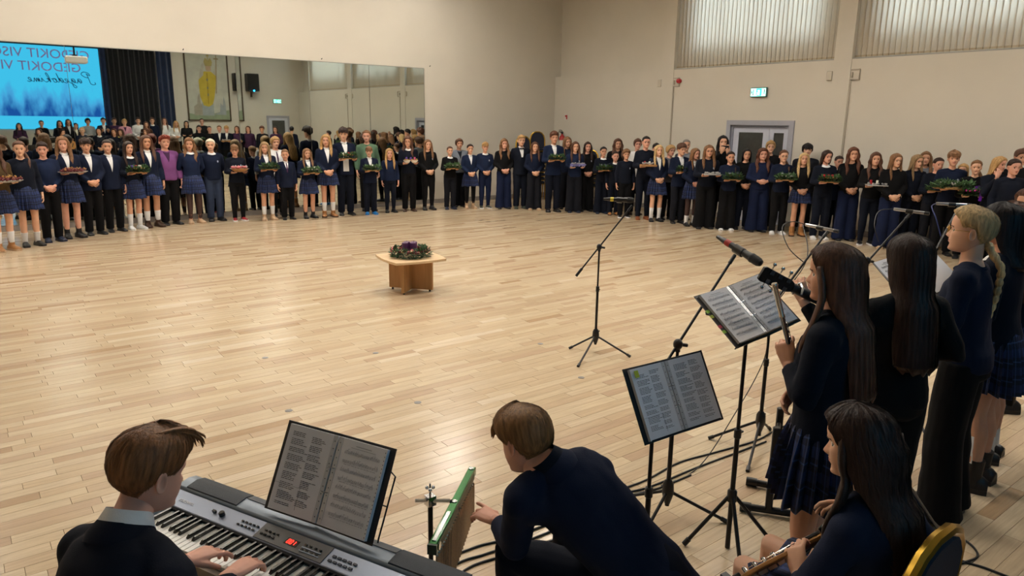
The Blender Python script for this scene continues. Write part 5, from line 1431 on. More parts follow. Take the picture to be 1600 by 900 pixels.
person(-1.93, -4.71, 1.55, 236, 'sides', 0, 'boy with tousled brown hair, navy crested jumper and black white-soled sneakers', top='jumper', tc='navy2', bot='straight', bc='black', hair='curly', hc='lbrown', shoe=('sneaker', 'black', 'white'), crest=True)
person(-1.27, -4.43, 1.78, 235, 'sides', 0, 'woman in a white top half hidden behind the man with brown shoes', top='blouse', tc='white', bot='straight', bc='charcoal', hair='bob', hc='brown', shoe=('shoe', 'brown'))
person(-1.81, -5.17, 1.86, 237, 'tray', 0, 'tall man with glasses, navy crested jumper and brown leather shoes', top='jumper', tc='navy2', bot='slim', bc='navy2', hair='crop', hc='black', shoe=('shoe', 'cognac'), glasses='black', crest=True, hold=('board', 'log board with red and white candles held by the tall man', 'red', 'white', 'red'))
person(-1.35, -5.07, 1.69, 233, 'sides', 0, 'dark haired person in black behind the blond girl in a plaid skirt', top='jumper', tc='black', bot='straight', bc='black', hair='short', hc='black', shoe=('shoe', 'black'))
person(-1.81, -5.55, 1.68, 240, 'clasp', 0, 'blond girl in blazer and plaid skirt with white socks and chunky black shoes', top='blazer', bot='skirt', hair='long+longer+locks', hc='lblond', shoe=('sneaker', 'black'), sock='white', vdepth=1.14)
person(-1.34, -5.47, 1.67, 242, 'claspup', 15, 'woman with a blond bob and patterned blouse looking down', top='blouse', tc='patt', bot='straight', bc='black', hair='bob', hc='blond', shoe=('shoe', 'black'), wide=1.08)
person(-1.01, -5.64, 1.80, 230, 'sides', 0, 'tall grey haired man behind the boy in blazer', top='jumper', tc='grey', bot='straight', bc='charcoal', hair='crop', hc='grey', shoe=('shoe', 'black'))
person(-1.64, -6.02, 1.72, 241, 'tray', 15, 'boy with brown curly hair in blazer holding a round fir wreath', top='blazer', bot='straight', bc='charcoal', hair='curly', hc='brown', shoe=('shoe', 'black'), hold=('fir', 'round fir wreath with an orange candle held by the curly boy', 'orange'))
person(-1.71, -6.44, 1.64, 246, 'clasp', 15, 'girl in blazer and short plaid skirt with dark tights and white socks', top='blazer', bot='skirtt', hair='long+mid+locks', hc='lbrown', shoe=('sneaker', 'black'), sock='white', sockh=0.14)
person(-1.78, -6.84, 1.72, 233, 'tray', 0, 'girl in glasses and dark crested jumper holding a flat tray of cones', top='jumper', tc='navy2', bot='wide', bc='black', hair='long+mid+locks', hc='lbrown', shoe=('shoe', 'black'), glasses='black', crest=True, wide=1.1, hold=('tray', 'flat dark tray of silver cones'))
person(-1.30, -6.81, 1.91, 228, 'phone', 0, 'woman with long dark hair raising a phone before her face', top='jumper', tc='black', bot='straight', bc='black', hair='long+longer+locks', hc='black', shoe=('shoe', 'black'), phone=True)
person(-1.62, -7.26, 1.60, 231, 'tray', 0, 'girl in glasses with ponytail and white shoes holding a wreath with a purple candle', top='jumper', tc='navy', bot='wide', bc='black', hair='back+sidetail', hc='dark', shoe=('sneaker', 'white'), glasses='black', hold=('fir', 'large fir wreath with purple candle and silver stars', 'purple', 'grey'))
person(-1.21, -7.35, 1.66, 225, 'clasp', 0, 'girl with black hair in front of the left glass panel of the door', top='jumper', tc='black', bot='straight', bc='navy2', hair='long+mid', hc='black', shoe=('shoe', 'black'))
person(-0.30, -7.29, 1.81, 221, 'sides', 0, 'blond woman standing in front of the door behind the others', top='jumper', tc='black', bot='straight', bc='black', hair='bob', hc='blond', shoe=('shoe', 'black'))
person(-1.22, -7.72, 1.68, 228, 'claspup', 0, 'girl with wavy reddish brown hair, navy sweatshirt and wide blue trousers', top='jumper', tc='inkblue', bot='wide', bc='inkblue', hair='wavy+longer+locks', hc='auburn', shoe=('shoe', 'black'), wide=1.1)
person(-1.18, -8.16, 1.66, 226, 'tray', 0, 'girl in glasses with side ponytail, black trousers and white toed shoes holding a dark wreath', top='jumper', tc='navy', bot='straight', bc='black', hair='back+sidetail', hc='brown', shoe=('sneaker', 'white'), glasses='black', hold=('fir', 'dark fir wreath with grey stars held by the girl in front of the door', 'grey', 'grey'))
person(-0.30, -8.13, 1.78, 218, 'sides', 0, 'woman with black fringed hair behind the blond girl in tan fur boots', top='jumper', tc='charcoal', bot='straight', bc='black', hair='bob+fringe', hc='black', shoe=('shoe', 'black'), wide=1.1)
person(-1.06, -8.52, 1.62, 222, 'clasp', 0, 'pale blond girl in plaid skirt and tan fur boots', top='jumper', tc='black', bot='skirt', hem=0.68, hair='long+mid+locks', hc='lblond', shoe=('ugg', 'tan'))
person(-1.08, -8.98, 1.69, 228, 'tray', 15, 'dark haired girl with white collar and one white sneaker, holding a candle wreath', top='jumper', tc='navy2', collar='white', bot='straight', bc='navy2', hair='long+mid', hc='dark', shoe=('sneaker', 'white'), hold=('fir', 'fir wreath with red and white candles beside the boy in a white bow tie', 'white', 'red', 'red', 'red'))
person(-0.64, -8.99, 1.58, 217, 'sides', 15, 'boy with short dark hair, white shirt front and pale bow tie', top='blazer', bot='straight', bc='navy2', hair='crop', hc='dark', shoe=('shoe', 'black'), tie='bow')
person(-0.81, -9.34, 1.75, 223, 'clasp', 0, 'tall girl with long wavy auburn brown hair and wide royal blue trousers', top='jumper', tc='black', bot='wide', bc='inkblue', hair='wavy+longer+locks', hc='auburn', shoe=('shoe', 'black'))
person(-0.95, -9.83, 1.68, 218, 'tray', 0, 'girl with long dark hair and slim navy trousers holding three candles on a tray', top='jumper', tc='black', bot='slim', bc='navy2', hair='wavy+curtain+locks', hc='brown', shoe=('sneaker', 'black', 'white'), hold=('tray', 'small silver tray with two red candles and a white one', 'red', 'white', 'red'))
person(-1.02, -10.21, 1.68, 226, 'clasp', 15, 'girl with straight brown hair, wide navy trousers and beige slippers', top='jumper', tc='black', bot='wide', bc='inkblue', hair='long+longer+locks', hc='lbrown', shoe=('sneaker', 'beige'))
person(-0.62, -10.39, 1.66, 232, 'clasp', 15, 'smiling girl with long light hair in profile beside the fir boards', top='jumper', tc='navy2', bot='straight', bc='navy2', hair='long+longer+locks', hc='ash', shoe=('shoe', 'black'))
person(-0.30, -10.40, 1.71, 208, 'sides', 0, 'woman in grey top against the wall behind the smiling girl', top='jumper', tc='grey', bot='straight', bc='black', hair='long+mid+locks', hc='lbrown', shoe=('shoe', 'black'))
person(-0.68, -10.77, 1.63, 216, 'tray', 15, 'dark haired boy half behind the boy with the big fir board', top='jumper', tc='navy2', bot='straight', bc='charcoal', hair='crop', hc='dark', shoe=('shoe', 'black'), hold=('fir', 'raised fir wreath with pink and purple candles', 'purple', 'pink', 'purple', 'whiteball'))
person(-0.90, -11.09, 1.75, 210, 'tray', 0, 'boy with tousled curly hair and white school crest holding a big fir board', top='jumper', tc='navy', collar='crew', bot='straight', bc='black', hair='curly+curtainfringe', hc='lbrown', shoe=('shoe', 'black'), crest=True, hold=('bigboard', 'big brown board edged with fir branches'))
person(-0.30, -11.04, 1.53, 205, 'sides', -15, 'girl whose face shows just behind the curly boy with the crest', top='jumper', tc='black', bot='straight', bc='black', hair='long+mid', hc='blond', shoe=('shoe', 'black'))
person(-0.95, -11.46, 1.62, 204, 'tray', 0, 'smiling girl with tied light brown hair by the purple bow arrangement', top='jumper', tc='black', bot='straight', bc='black', hair='back+sidetail', hc='lbrown', shoe=('shoe', 'black'), hold=('bow', 'purple bow and bauble arrangement with red candles'))
person(-1.09, -11.81, 1.70, 226, 'chin', 30, 'girl with long blond hair raising a hand to her mouth', top='jumper', tc='navy2', bot='straight', bc='black', hair='long+longer', hc='blond', shoe=('shoe', 'black'))
person(-0.54, -11.92, 1.81, 210, 'sides', 15, 'tall dark haired person at the right edge near the wall', top='jumper', tc='black', bot='straight', bc='black', hair='short', hc='brown', shoe=('shoe', 'black'))
person(-1.38, -12.11, 1.68, 215, 'sides', 15, 'smiling girl with tied dark hair in profile at the right edge', top='jumper', tc='navy2', bot='straight', bc='black', hair='back', hc='dark', shoe=('shoe', 'black'))
# ---------------------------------------------------------------- singers, teachers and children who show in the mirror only
person(-11.77, -16.90, 1.56, 100, 'claspup', 0, 'dark haired singer in a plum top, leftmost in front of the mirrored screen', z=0.28, top='jumper', tc='plum', bot='straight', bc='black', hair='long+curtain+locks', hc='black')
person(-11.04, -17.10, 1.66, 90, 'clasp', 0, 'woman in black with tied back hair in the mirror before the screen', z=0.28, top='jumper', tc='black', bot='straight', bc='black', hair='back', hc='dark')
person(-10.48, -16.80, 1.67, 85, 'clasp', 0, 'long black haired singer in dark patterned top in the mirror', z=0.28, top='jumper', tc='charcoal', bot='straight', bc='black', hair='long+longer+locks', hc='black')
person(-10.14, -17.20, 1.72, 85, 'clasp', 0, 'singer with white shirt and black blazer beside the black haired singer in the mirror', z=0.28, top='blazer', tc='black', bot='straight', bc='black', hair='long+longer+locks', hc='dark')
person(-9.89, -16.50, 1.58, 85, 'clasp', 0, 'short singer in pale blouse and black jacket before the mirrored screen', z=0.28, top='blazer', tc='black', shirt='cream', bot='straight', bc='black', hair='long+mid', hc='black')
person(-9.38, -17.10, 1.75, 90, 'claspup', 0, 'woman with curly dark bob and pale grey jumper in the mirror', z=0.28, top='jumper', tc='lgrey', bot='straight', bc='black', hair='bobcurl', hc='black')
person(-8.87, -16.90, 1.79, 92, 'folder', 0, 'boy in blazer holding a dark song folder in the mirror', z=0.28, top='blazer', bot='straight', bc='black', hair='short', hc='dark')
person(-8.40, -17.40, 1.79, 92, 'claspup', 0, 'short haired woman in plum jumper in front of the mirrored dark curtain', z=0.28, top='jumper', tc='plum', bot='straight', bc='black', hair='short', hc='brown')
person(-8.12, -16.90, 1.75, 95, 'claspup', 0, 'blond woman in a pink jacket in the mirror', z=0.28, top='cardigan', tc='pink', shirt='plum', bot='straight', bc='black', hair='bob', hc='blond')
person(-7.58, -17.10, 1.82, 95, 'clasp', 0, 'person with an open white jacket over black in the mirror', z=0.28, top='blouse', tc='white', bot='straight', bc='black', hair='short', hc='dark')
person(-7.39, -16.60, 1.66, 98, 'clasp', 0, 'girl with long reddish brown hair and brown top in the mirror', z=0.28, top='jumper', tc='brownk', bot='straight', bc='black', hair='long+longer+locks', hc='auburn')
person(-6.83, -18.10, 1.82, 98, 'sides', 0, 'tall boy with white collar standing on the stage in the mirror', z=0.28, top='jumper', tc='navy', collar='white', bot='straight', bc='black', hair='short', hc='brown')
person(-6.11, -17.30, 1.82, 100, 'clasp', 0, 'left one of two singers in white blouses in the mirror', z=0.28, top='blouse', tc='white', bot='straight', bc='black', hair='long+longer+locks', hc='brown')
person(-5.84, -16.60, 1.70, 102, 'claspup', 0, 'light haired singer in a white blouse beside the mirrored beige wall', z=0.28, top='blouse', tc='white', bot='straight', bc='black', hair='long+longer+locks', hc='blond')
person(-5.49, -16.40, 1.71, 104, 'tray', 0, 'black haired girl in black under the mirrored banner', z=0.28, top='jumper', tc='black', bot='straight', bc='black', hair='long+mid', hc='black')
person(-4.83, -16.50, 1.82, 105, 'sides', 0, 'tall man in black under the mirrored banner', z=0.28, top='jumper', tc='black', bot='straight', bc='black', hair='crop', hc='dark', glasses='black')
person(-5.23, -15.60, 1.82, 105, 'tray', 0, 'dark haired boy in black holding a wreath under the mirrored banner', z=0.00, top='jumper', tc='black', bot='straight', bc='black', hair='short', hc='black', hold=('fir', 'fir wreath with white candles seen only in the mirror', 'white', 'white'))
person(-4.94, -15.20, 1.80, 108, 'clasp', 0, 'short boy in a black jumper beside the wreath holder in the mirror', z=0.00, top='jumper', tc='black', bot='straight', bc='black', hair='crop', hc='dark')
person(-4.61, -15.00, 1.82, 112, 'sides', 0, 'brown haired girl in blazer and white shirt in the mirror', z=0.00, top='blazer', tc='navy2', bot='straight', bc='black', hair='back', hc='lbrown')
person(-4.42, -14.70, 1.82, 114, 'tray', 0, 'blond boy in blazer with a brown board in the mirror', z=0.00, top='blazer', tc='navy2', bot='straight', bc='black', hair='short+fringe', hc='blond', hold=('board', 'plain log board seen only in the mirror'))
person(-4.03, -14.60, 1.82, 116, 'sides', 0, 'girl with brown hair right of the blond boy in the mirror', z=0.00, top='jumper', tc='plum', bot='straight', bc='black', hair='long+mid', hc='brown')
person(-3.63, -14.10, 1.82, 120, 'sides', 0, 'curly haired boy near the mirrored wall loudspeaker', z=0.00, top='jumper', tc='charcoal', bot='straight', bc='black', hair='curly', hc='auburn')
person(-3.18, -13.80, 1.82, 122, 'clasp', 0, 'dark haired girl in front of the mirrored single door', z=0.00, top='jumper', tc='plum', bot='straight', bc='black', hair='long+mid', hc='dark')
person(-2.57, -13.60, 1.82, 300, 'sides', 0, 'black haired boy in navy turned away right of the mirrored door', z=0.00, top='jumper', tc='navy', bot='straight', bc='black', hair='short', hc='black')
# ---------------------------------------------------------------- musicians close to the camera
def lean(J, d):
    """bows the upper body and head forward by d metres at neck height"""
    for i, k in enumerate((0, 0, .25, .6, 1.0)): J['sp'][i] = J['sp'][i]+V3(0, d*k, -abs(d)*.1*k)
    for n in ('sh', 'el', 'wr'):
        for s in (1, -1): J[n][s] = J[n][s]+V3(0, d*(.9 if n == 'sh' else .6), 0)
    J['head'] = Matrix.Translation((0, d*1.1, -abs(d)*.1)) @ J['head']
    return J
def head_at(c, yaw, pitch, roll=0.0, sc=1.0):
    """head whose middle (between the ears) is at c"""
    return Matrix.Translation(c) @ Euler((math.radians(pitch), math.radians(roll), math.radians(yaw)), 'ZYX').to_matrix().to_4x4() @ Matrix.Scale(sc, 4) @ Matrix.Translation((0, .0, -.11))
def near(label, name, x, y, face, J, H=1.70, **o):
    t = thing('person', label, 'person', (x, y, 0), math.radians(face-90)); s = H/1.70; t.scale = (s, s, s)
    if 'skin' not in o: o['skin'] = 1
    assemble(t, J, ('near', name), o, 1)
    return t
def neck_fix(J):
    """neck base follows the head"""
    return J
# --- girl with the flute
J = lean(stand('clasp', 8, -4), .015)
J['el'][-1] = V3(-.225,.03,1.10); J['wr'][-1] = V3(-.090,.135,1.165); J['hand'][-1] = (V3(.25,.35,.75), V3(.9,.1,-.3), .9)
J['el'][1] = V3(.22,.02,1.09); J['wr'][1] = V3(.10,.15,1.02)
flg = near('girl with long brown hair in navy blazer and plaid skirt holding a silver flute', 'flute', -11.345, -14.735, 104, J, 1.67, top='blazer', tc='navy2', shirt='navy2', bot='skirt', hem=.61, hair='long+longer+locks', hc='brown', shoe=('shoe','black'), sock='white', skin=1, noback=True, fold=.005)
# --- guitarist seen from behind
J = stand('clasp', 0, -4)
J['el'][-1] = V3(-.295,.04,1.13); J['wr'][-1] = V3(-.385,.215,1.315); J['hand'][-1] = (V3(-.15,.5,.85), V3(.55,.8,-.1), .85)
J['el'][1] = V3(.26,-.06,1.12); J['wr'][1] = V3(.10,.19,1.08); J['hand'][1] = (V3(-.8,.1,-.4), V3(-.1,-1,0), .4)
gtg = near('long brown haired guitarist in black seen from behind, beside the flute girl', 'guitarist', -10.66, -14.70, 62, J, 1.645, top='jumper', tc='black', bot='straight', bc='black', hair='long+longer', hc='dark', shoe=('shoe','black'))
# --- blond singer with glasses
J = lean(stand('folder', 6, 2), .055)
bls = near('blond singer in gold glasses with a braid, navy jumper and wide black trousers', 'blond', -9.93, -14.735, 100, J, 1.73, top='jumper', tc='navy', bot='wide', bc='black', hair='back+braid', hc='lblond', shoe=('shoe','black'), glasses='gold', skin=0)
# --- dark haired singer with a white collar
J = lean(stand('clasp', 10, 0), .05)
near('dark haired singer with white collar and white socks behind the blond singer', 'dark', -9.40, -14.70, 96, J, 1.715, top='jumper', tc='navy2', collar='white', bot='skirt', hem=.63, hair='long+mid', hc='black', shoe=('boot','black'), sock='white', sockh=.26)
near('brown haired singer cut by the right edge, white socks and black shoes', 'edge', -8.92, -14.60, 100, lean(stand('clasp', 15, 0), .05), 1.68, top='jumper', tc='navy2', bot='skirt', hem=.62, hair='wavy+longer', hc='auburn', shoe=('shoe','black'), sock='white', sockh=.26)
near('wavy brown haired singer in black shoes mostly outside the right edge', 'edge2', -8.62, -15.00, 105, lean(stand('sides', 15, 0), .03), 1.66, top='jumper', tc='black', bot='straight', bc='black', hair='wavy+longer+locks', hc='brown', shoe=('shoe','black'))
near('person in black lace boots just inside the right edge', 'edge3', -7.86, -14.34, 120, lean(stand('sides', 30, 0), .03), 1.70, top='jumper', tc='black', bot='slim', bc='black', hair='wavy+curtain+locks', hc='auburn', shoe=('high','black'))

# --- pianist
KX = Vector((.395,-.919,0)).normalized(); KN = Vector((-KX.y,KX.x,0)); KF = Vector((-13.629,-13.631,0)); KR = math.atan2(KX.y, KX.x)
po_ = KF+KX*.40-KN*.36
J = stand('sides', 0, 0)
J['sp'] = [V3(.02,-.19,.44), V3(.02,-.16,.54), V3(.02,-.13,.69), V3(.01,-.085,.855), V3(-.02,.005,1.015)]
J['lat1'] = V3(1,.05,0).normalized()
J['sh'] = {1: V3(.168,-.010,.938), -1: V3(-.172,-.025,.930)}
J['el'] = {1: V3(.265,.02,.715), -1: V3(-.285,.03,.715)}
J['wr'] = {1: V3(.055,.245,.755), -1: V3(-.125,.225,.755)}
J['hand'] = {1: (V3(-.12,1,-.08), V3(0,-.1,-1), .5), -1: (V3(.12,1,-.08), V3(0,-.1,-1), .5)}
J['hip'] = {1: V3(.11,-.10,.52), -1: V3(-.07,-.10,.52)}; J['kn'] = {1: V3(.15,.33,.50), -1: V3(-.11,.33,.50)}; J['an'] = {1: V3(.15,.30,.085), -1: V3(-.11,.28,.085)}
J['head'] = head_at((-.052,.108,1.135), -4, -17)
near('boy with combed blond brown hair in dark blazer playing the digital piano', 'pianist', po_.x, po_.y, math.degrees(KR)+90, J, 1.70, top='blazer', tc='navy2', bot='straight', bc='black', hair='short+quiff', hc='gold', shoe=('shoe','black'), skin=2, noback=True, curls={1: (.45,.5,.55,.6,.4), -1: (.35,.55,.6,.55,.4)})
wt = MB(); w = Vector(J['wr'][-1]); wt.tube([w+V3(-.012,-.022,0), w+V3(-.008,-.004,0)], [.036,.036], 16); ww = obj('wrist_watch', wt, BLACKP, None); 
ww.location = (po_.x, po_.y, 0); ww.rotation_euler = (0,0,KR); tag(ww, 'black wrist watch on the left wrist of the pianist', 'watch')
b = thing('piano_bench', 'black padded bench under the pianist', 'bench', (po_.x-KN.x*.16, po_.y-KN.y*.16, 0), KR)
obj('seat', mesh('seat', MB().box((0,0,.42), (.60,.32,.07)), 1, bev=.015), NAVYC, b)
for sx in (-1,1):
    for sy in (-1,1): obj('leg', MB().box((sx*.26,sy*.12,.19), (.03,.03,.39)), BLACKM, b)

# --- boy leaning to the chimes
bx0, by0, bf = -12.35, -14.50, 84
J = stand('sides', 0, 0)
J['sp'] = [V3(.17,-.16,.36), V3(.14,-.10,.46), V3(.06,-.02,.60), V3(-.05,.055,.765), V3(-.155,.135,.90)]
J['lat0'] = V3(1,-.05,0).normalized(); J['lat1'] = V3(1,.0,.10).normalized()
J['sh'] = {1: V3(.020,.085,.855), -1: V3(-.295,.125,.815)}
J['el'] = {1: V3(.185,.24,.64), -1: V3(-.270,.19,.60)}
J['wr'] = {1: V3(.06,.44,.515), -1: V3(-.235,.375,.585)}
J['hand'] = {1: (V3(-.5,.6,-.4), V3(-.2,-.4,-1), .4), -1: (V3(-.22,1,-.02), V3(.25,-.1,-1), .35)}
J['hip'] = {1: V3(.23,-.06,.44), -1: V3(.06,-.04,.44)}; J['kn'] = {1: V3(.13,.40,.47), -1: V3(-.22,.30,.475)}; J['an'] = {1: V3(.14,.38,.085), -1: V3(-.20,.27,.085)}
J['head'] = head_at((-.205,.240,.970), 12, -22)
near('boy in navy blazer leaning forward to touch the bar chimes', 'chimeboy', bx0, by0, bf, J, 1.70, top='blazer', tc='navy', bot='straight', bc='navy2', hair='fringe+curtainfringe', hc='sand', shoe=('shoe','black'), skin=2, noback=True, shirt='navy2', curls={-1: (.10,.55,.6,.65,.3)}, fold=.009)
b = thing('low_stool', 'low black stool under the boy in navy blazer', 'stool', (bx0+.15, by0-.12, 0), 0)
obj('seat', MB().lathe([(0,.31),(.16,.31),(.17,.325),(.17,.35),(.15,.365),(0,.365)], 20), NAVYC, b)
for k in range(4): a = PI/4+k*PI/2; obj('leg', MB().tube([(.12*math.cos(a),.12*math.sin(a),.31),(.16*math.cos(a),.16*math.sin(a),.0)], .012, 8), BLACKM, b)

# --- seated bass player
gx, gy, gf = -11.87, -15.20, 89
J = stand('sides', 0, 0)
J['sp'] = [V3(0,-.09,.42), V3(0,-.07,.52), V3(0,-.055,.66), V3(0,-.02,.81), V3(0,.015,.945)]
J['sh'] = {1: V3(.158,.0,.885), -1: V3(-.158,.005,.88)}
J['el'] = {1: V3(.31,-.04,.70), -1: V3(-.255,.06,.68)}
J['wr'] = {1: V3(.27,.17,.755), -1: V3(-.115,.155,.625)}
J['hand'] = {1: (V3(-.1,.9,-.3), V3(-.6,-.3,-.7), .4), -1: (V3(.35,.45,.45), V3(.75,.1,-.2), .75)}
J['hip'] = {1: V3(.10,-.02,.50), -1: V3(-.09,-.02,.50)}; J['kn'] = {1: V3(.155,.43,.50), -1: V3(-.045,.41,.495)}; J['an'] = {1: V3(.16,.42,.085), -1: V3(-.05,.40,.085)}
J['head'] = head_at((-.005,.075,1.115), 22, -10)
J['upright'] = False
bsg = near('dark haired girl in navy jumper and plaid skirt seated with a bass guitar', 'bassist', gx, gy, gf, J, 1.70, top='jumper', tc='navy', bot='custom', hair='wavy+longer+locks', hc='dark', shoe=('shoe','black'), sock='white', skin=0)
lap = MB(); rows = []; uv = []; n = 48
for i, (yy, hw, hh, zc) in enumerate(((-.16,.17,.10,.53),(-.06,.195,.11,.53),(.06,.205,.10,.53),(.18,.20,.088,.525),(.28,.195,.082,.52),(.335,.195,.080,.515))):
    for k in range(n):
        a = 2*PI*k/n; g = 1+.035*math.sin(a*12)*(i/5); c, s = math.cos(a), math.sin(a)
        dip = .018*(1-abs(c))*(i/5) if s > 0 else 0
        rows.append(V3(.04*min(1, i/3)+hw*g*math.copysign(abs(c)**.6, c), yy+.02*math.sin(a*6)*(i/5), zc+hh*g*math.copysign(abs(s)**.6, s)-dip)); uv.append((k/n, i*.15))
F = [(i*n+k, i*n+(k+1)%n, (i+1)*n+(k+1)%n, (i+1)*n+k) for i in range(5) for k in range(n)]
F.append(tuple(range(n)))
obj('skirt', mesh('skirt', MB().add(rows, F, 0, uv), 1, smooth=60), PLAID, bsg)

# ---------------------------------------------------------------- instruments
SILVER = mat('polished_silver', '#c8c4bc', .18, 1.0, var=.08, vscale=30); MAPLE = wood_mat('maple_neck_wood', '#9a6a34', '#b8864a', .35, 'X', 2); ROSEW = mat('dark_rosewood', '#1e1410', .4, var=.2, vscale=20)
def frame(o, x, up):
    """matrix with local X along x, local Z near up, origin o"""
    x = Vector(x).normalized(); z = Vector(up); z = (z-x*z.dot(x)).normalized(); y = z.cross(x)
    M = Matrix((x, y, z)).transposed().to_4x4(); M.translation = Vector(o); return M
def root(name, label, cat, M):
    t = thing(name, label, cat); t.matrix_world = M; t.rotation_euler = M.to_euler(); t.location = M.translation; return t
# flute in the girl's hand, local X from foot to head
A = Vector((-11.408,-14.615,1.13)); Bp = Vector((-11.50,-14.565,1.43))
t = root('flute', 'silver flute held upright by the girl in blazer', 'flute', frame(A, Bp-A, (1,-.5,0)))
L = (Bp-A).length+.06
obj('flute_tube', MB().tube([(-.05,0,0),(L*.60,0,0)], .0105, 14), SILVER, t); obj('head_joint', MB().tube([(L*.60,0,0),(L*.605,0,0),(L*.63,0,0),(L*.64,0,0),(L-.012,0,0)], [.0105,.0125,.0125,.011,.011], 14), SILVER, t)
obj('crown', MB().lathe([(.0,0),(.012,0),(.0125,.008),(.011,.014),(0,.014)], 12, c=(L-.012,0,0), axis=(1,0,0)), SILVER, t)
for k in range(8): obj('key', MB().lathe([(.0075,0),(.0085,.003),(.004,.004),(0,.003)], 10, c=(-.03+.032*k,0,.0108)), SILVER, t)
obj('key_rod', MB().tube([(-.04,.006,.012),(L*.55,.006,.012)], .0018, 6), SILVER, t)
# acoustic guitar: local X from body to head, Z = front
nut = Vector((-10.993,-14.321,1.362)); ax = Vector((-.42,.16,.20)).normalized()
gt = root('acoustic_guitar', 'acoustic guitar with dark headstock behind the flute girl', 'guitar', frame(nut-ax*.64, ax, (.35,.90,.15)))
def outline(P, z0, z1): return [[Vector((x, y, z0)) for x, y in P], [Vector((x, y, z1)) for x, y in P]]
bodyP = []
for k in range(48):
    a = 2*PI*k/48; w = .165+.030*math.cos(a)*-1-.045*math.exp(-((math.cos(a)-.25)/.30)**2); bodyP.append((.24*math.cos(a)+.05, w*math.copysign(abs(math.sin(a))**.85, math.sin(a))))
g = MB(); g.loft(outline(bodyP, -.10, 0)); obj('guitar_body', mesh('guitar_body', g, 1, smooth=40), wood_mat('guitar_top_wood', '#a8743c', '#c08c50', .3, 'X', 2), gt)
obj('sound_hole', MB().lathe([(.048,.001),(.048,.002),(0,.002)], 20, c=(.13,0,0)), ROSEW, gt)
obj('bridge', MB().box((-.06,0,.006), (.03,.15,.012)), ROSEW, gt)
g = MB(); g.loft([[V3(.20,-.028,.0),V3(.20,.028,.0),V3(.20,.028,.010),V3(.20,-.028,.010)],[V3(.64,-.022,-.0),V3(.64,.022,-.0),V3(.64,.022,.008),V3(.64,-.022,.008)]]); g.tube([(.28,0,-.004),(.64,0,-.006)], [(.026,.018),(.022,.016)], 12, ref=(0,1,0)); obj('neck', g, ROSEW, gt)
g = MB(); g.loft(outline([(.64,-.022),(.66,-.030),(.82,-.037),(.835,-.03),(.835,.03),(.82,.037),(.66,.030),(.64,.022)], -.016, .0)); obj('headstock', mesh('headstock', g, 1, smooth=20, bev=.002), ROSEW, gt)
for sy in (-1,1):
    for k in range(3):
        x = .685+.052*k; m = MB(); m.lathe([(.005,0),(.005,.022),(.003,.024)], 8, c=(x,sy*.02,0)); m.tube([(x,sy*.036,-.008),(x,sy*.052,-.008)], .003, 6); m.ball((x,sy*.060,-.008), (.011,.009,.006), 8, 6); m.box((x,sy*.022,-.020), (.022,.020,.010)); obj('tuning_peg', m, CHROME, gt)
obj('capo', MB().tube([(.60,-.03,.012),(.60,.028,.013),(.60,.034,0),(.60,.02,-.03),(.605,-.01,-.05)], .006, 8), CHROME, gt)
st = MB()
for k in range(6): st.tube([(-.05,-.024+.0096*k,.011),(.645,-.017+.0068*k,.010),(.66+.05*(k%3),-.02 if k < 3 else .02,.012)], .0008, 4)
obj('strings', st, SILVER, gt)
# bass guitar across the lap
hs = Vector((-12.10,-14.915,.625)); ne = Vector((-11.75,-15.0,.695)); ax = (hs-ne).normalized()
bg = root('bass_guitar', 'bass guitar with pale maple headstock on the seated girl\'s lap', 'guitar', frame(ne+ax*-.02, ax, (-.25,.75,.35)))
BP = [(.0,-.03),(.09,-.10),(.07,-.135),(-.02,-.13),(-.10,-.105),(-.22,-.15),(-.32,-.13),(-.37,-.04),(-.35,.07),(-.26,.13),(-.12,.11),(.0,.125),(.12,.15),(.14,.125),(.05,.085),(.0,.03)]
g = MB(); g.loft(outline(BP, -.038, .0)); obj('bass_body', mesh('bass_body', g, 1, smooth=50, bev=.006), mat('black_bass_lacquer', '#0b0b0c', .15, coat=.5), bg)
nl = (hs-ne).length-.16
g = MB(); g.tube([(-.03,0,-.008),(nl,0,-.006)], [(.030,.018),(.023,.015)], 14, ref=(0,1,0)); obj('neck', g, MAPLE, bg)
obj('fingerboard', MB().box(((nl-.06)/2,0,.006), (nl+.06,.052,.008)), ROSEW, bg)
g = MB(); g.loft(outline([(nl,-.022),(nl+.03,-.045),(nl+.10,-.05),(nl+.19,-.042),(nl+.215,-.01),(nl+.20,.02),(nl+.16,.028),(nl+.06,.03),(nl,.022)], -.014, .0)); obj('headstock', mesh('headstock', g, 1, smooth=30, bev=.002), MAPLE, bg)
for k in range(4):
    x = nl+.045+.042*k; m = MB(); m.lathe([(.008,0),(.008,.020),(.006,.024)], 10, c=(x,-.015,0)); m.box((x,-.01,-.022), (.034,.036,.014)); m.tube([(x,-.03,-.022),(x,-.068,-.022)], .0035, 6); m.loft([[V3(x-.018,-.066,-.026),V3(x+.018,-.066,-.026),V3(x+.018,-.066,-.018),V3(x-.018,-.066,-.018)],[V3(x-.014,-.098,-.025),V3(x+.014,-.098,-.025),V3(x+.014,-.098,-.019),V3(x-.014,-.098,-.019)]]); obj('tuning_machine', m, CHROME, bg)
m = MB(); m.box((nl+.20,-.055,.01), (.03,.05,.02)); m.box((nl+.215,-.09,.02), (.028,.055,.04), rot=Matrix.Rotation(.5,3,'X')); obj('clip_tuner', mesh('clip_tuner', m, 1, bev=.003), BLACKP, bg)
st = MB()
for k in range(4): st.tube([(-.28,-.027+.018*k,.012),(nl,-.016+.0107*k,.012),(nl+.045+.042*k,-.015,.014)], .0012, 4)
obj('strings', st, SILVER, bg)
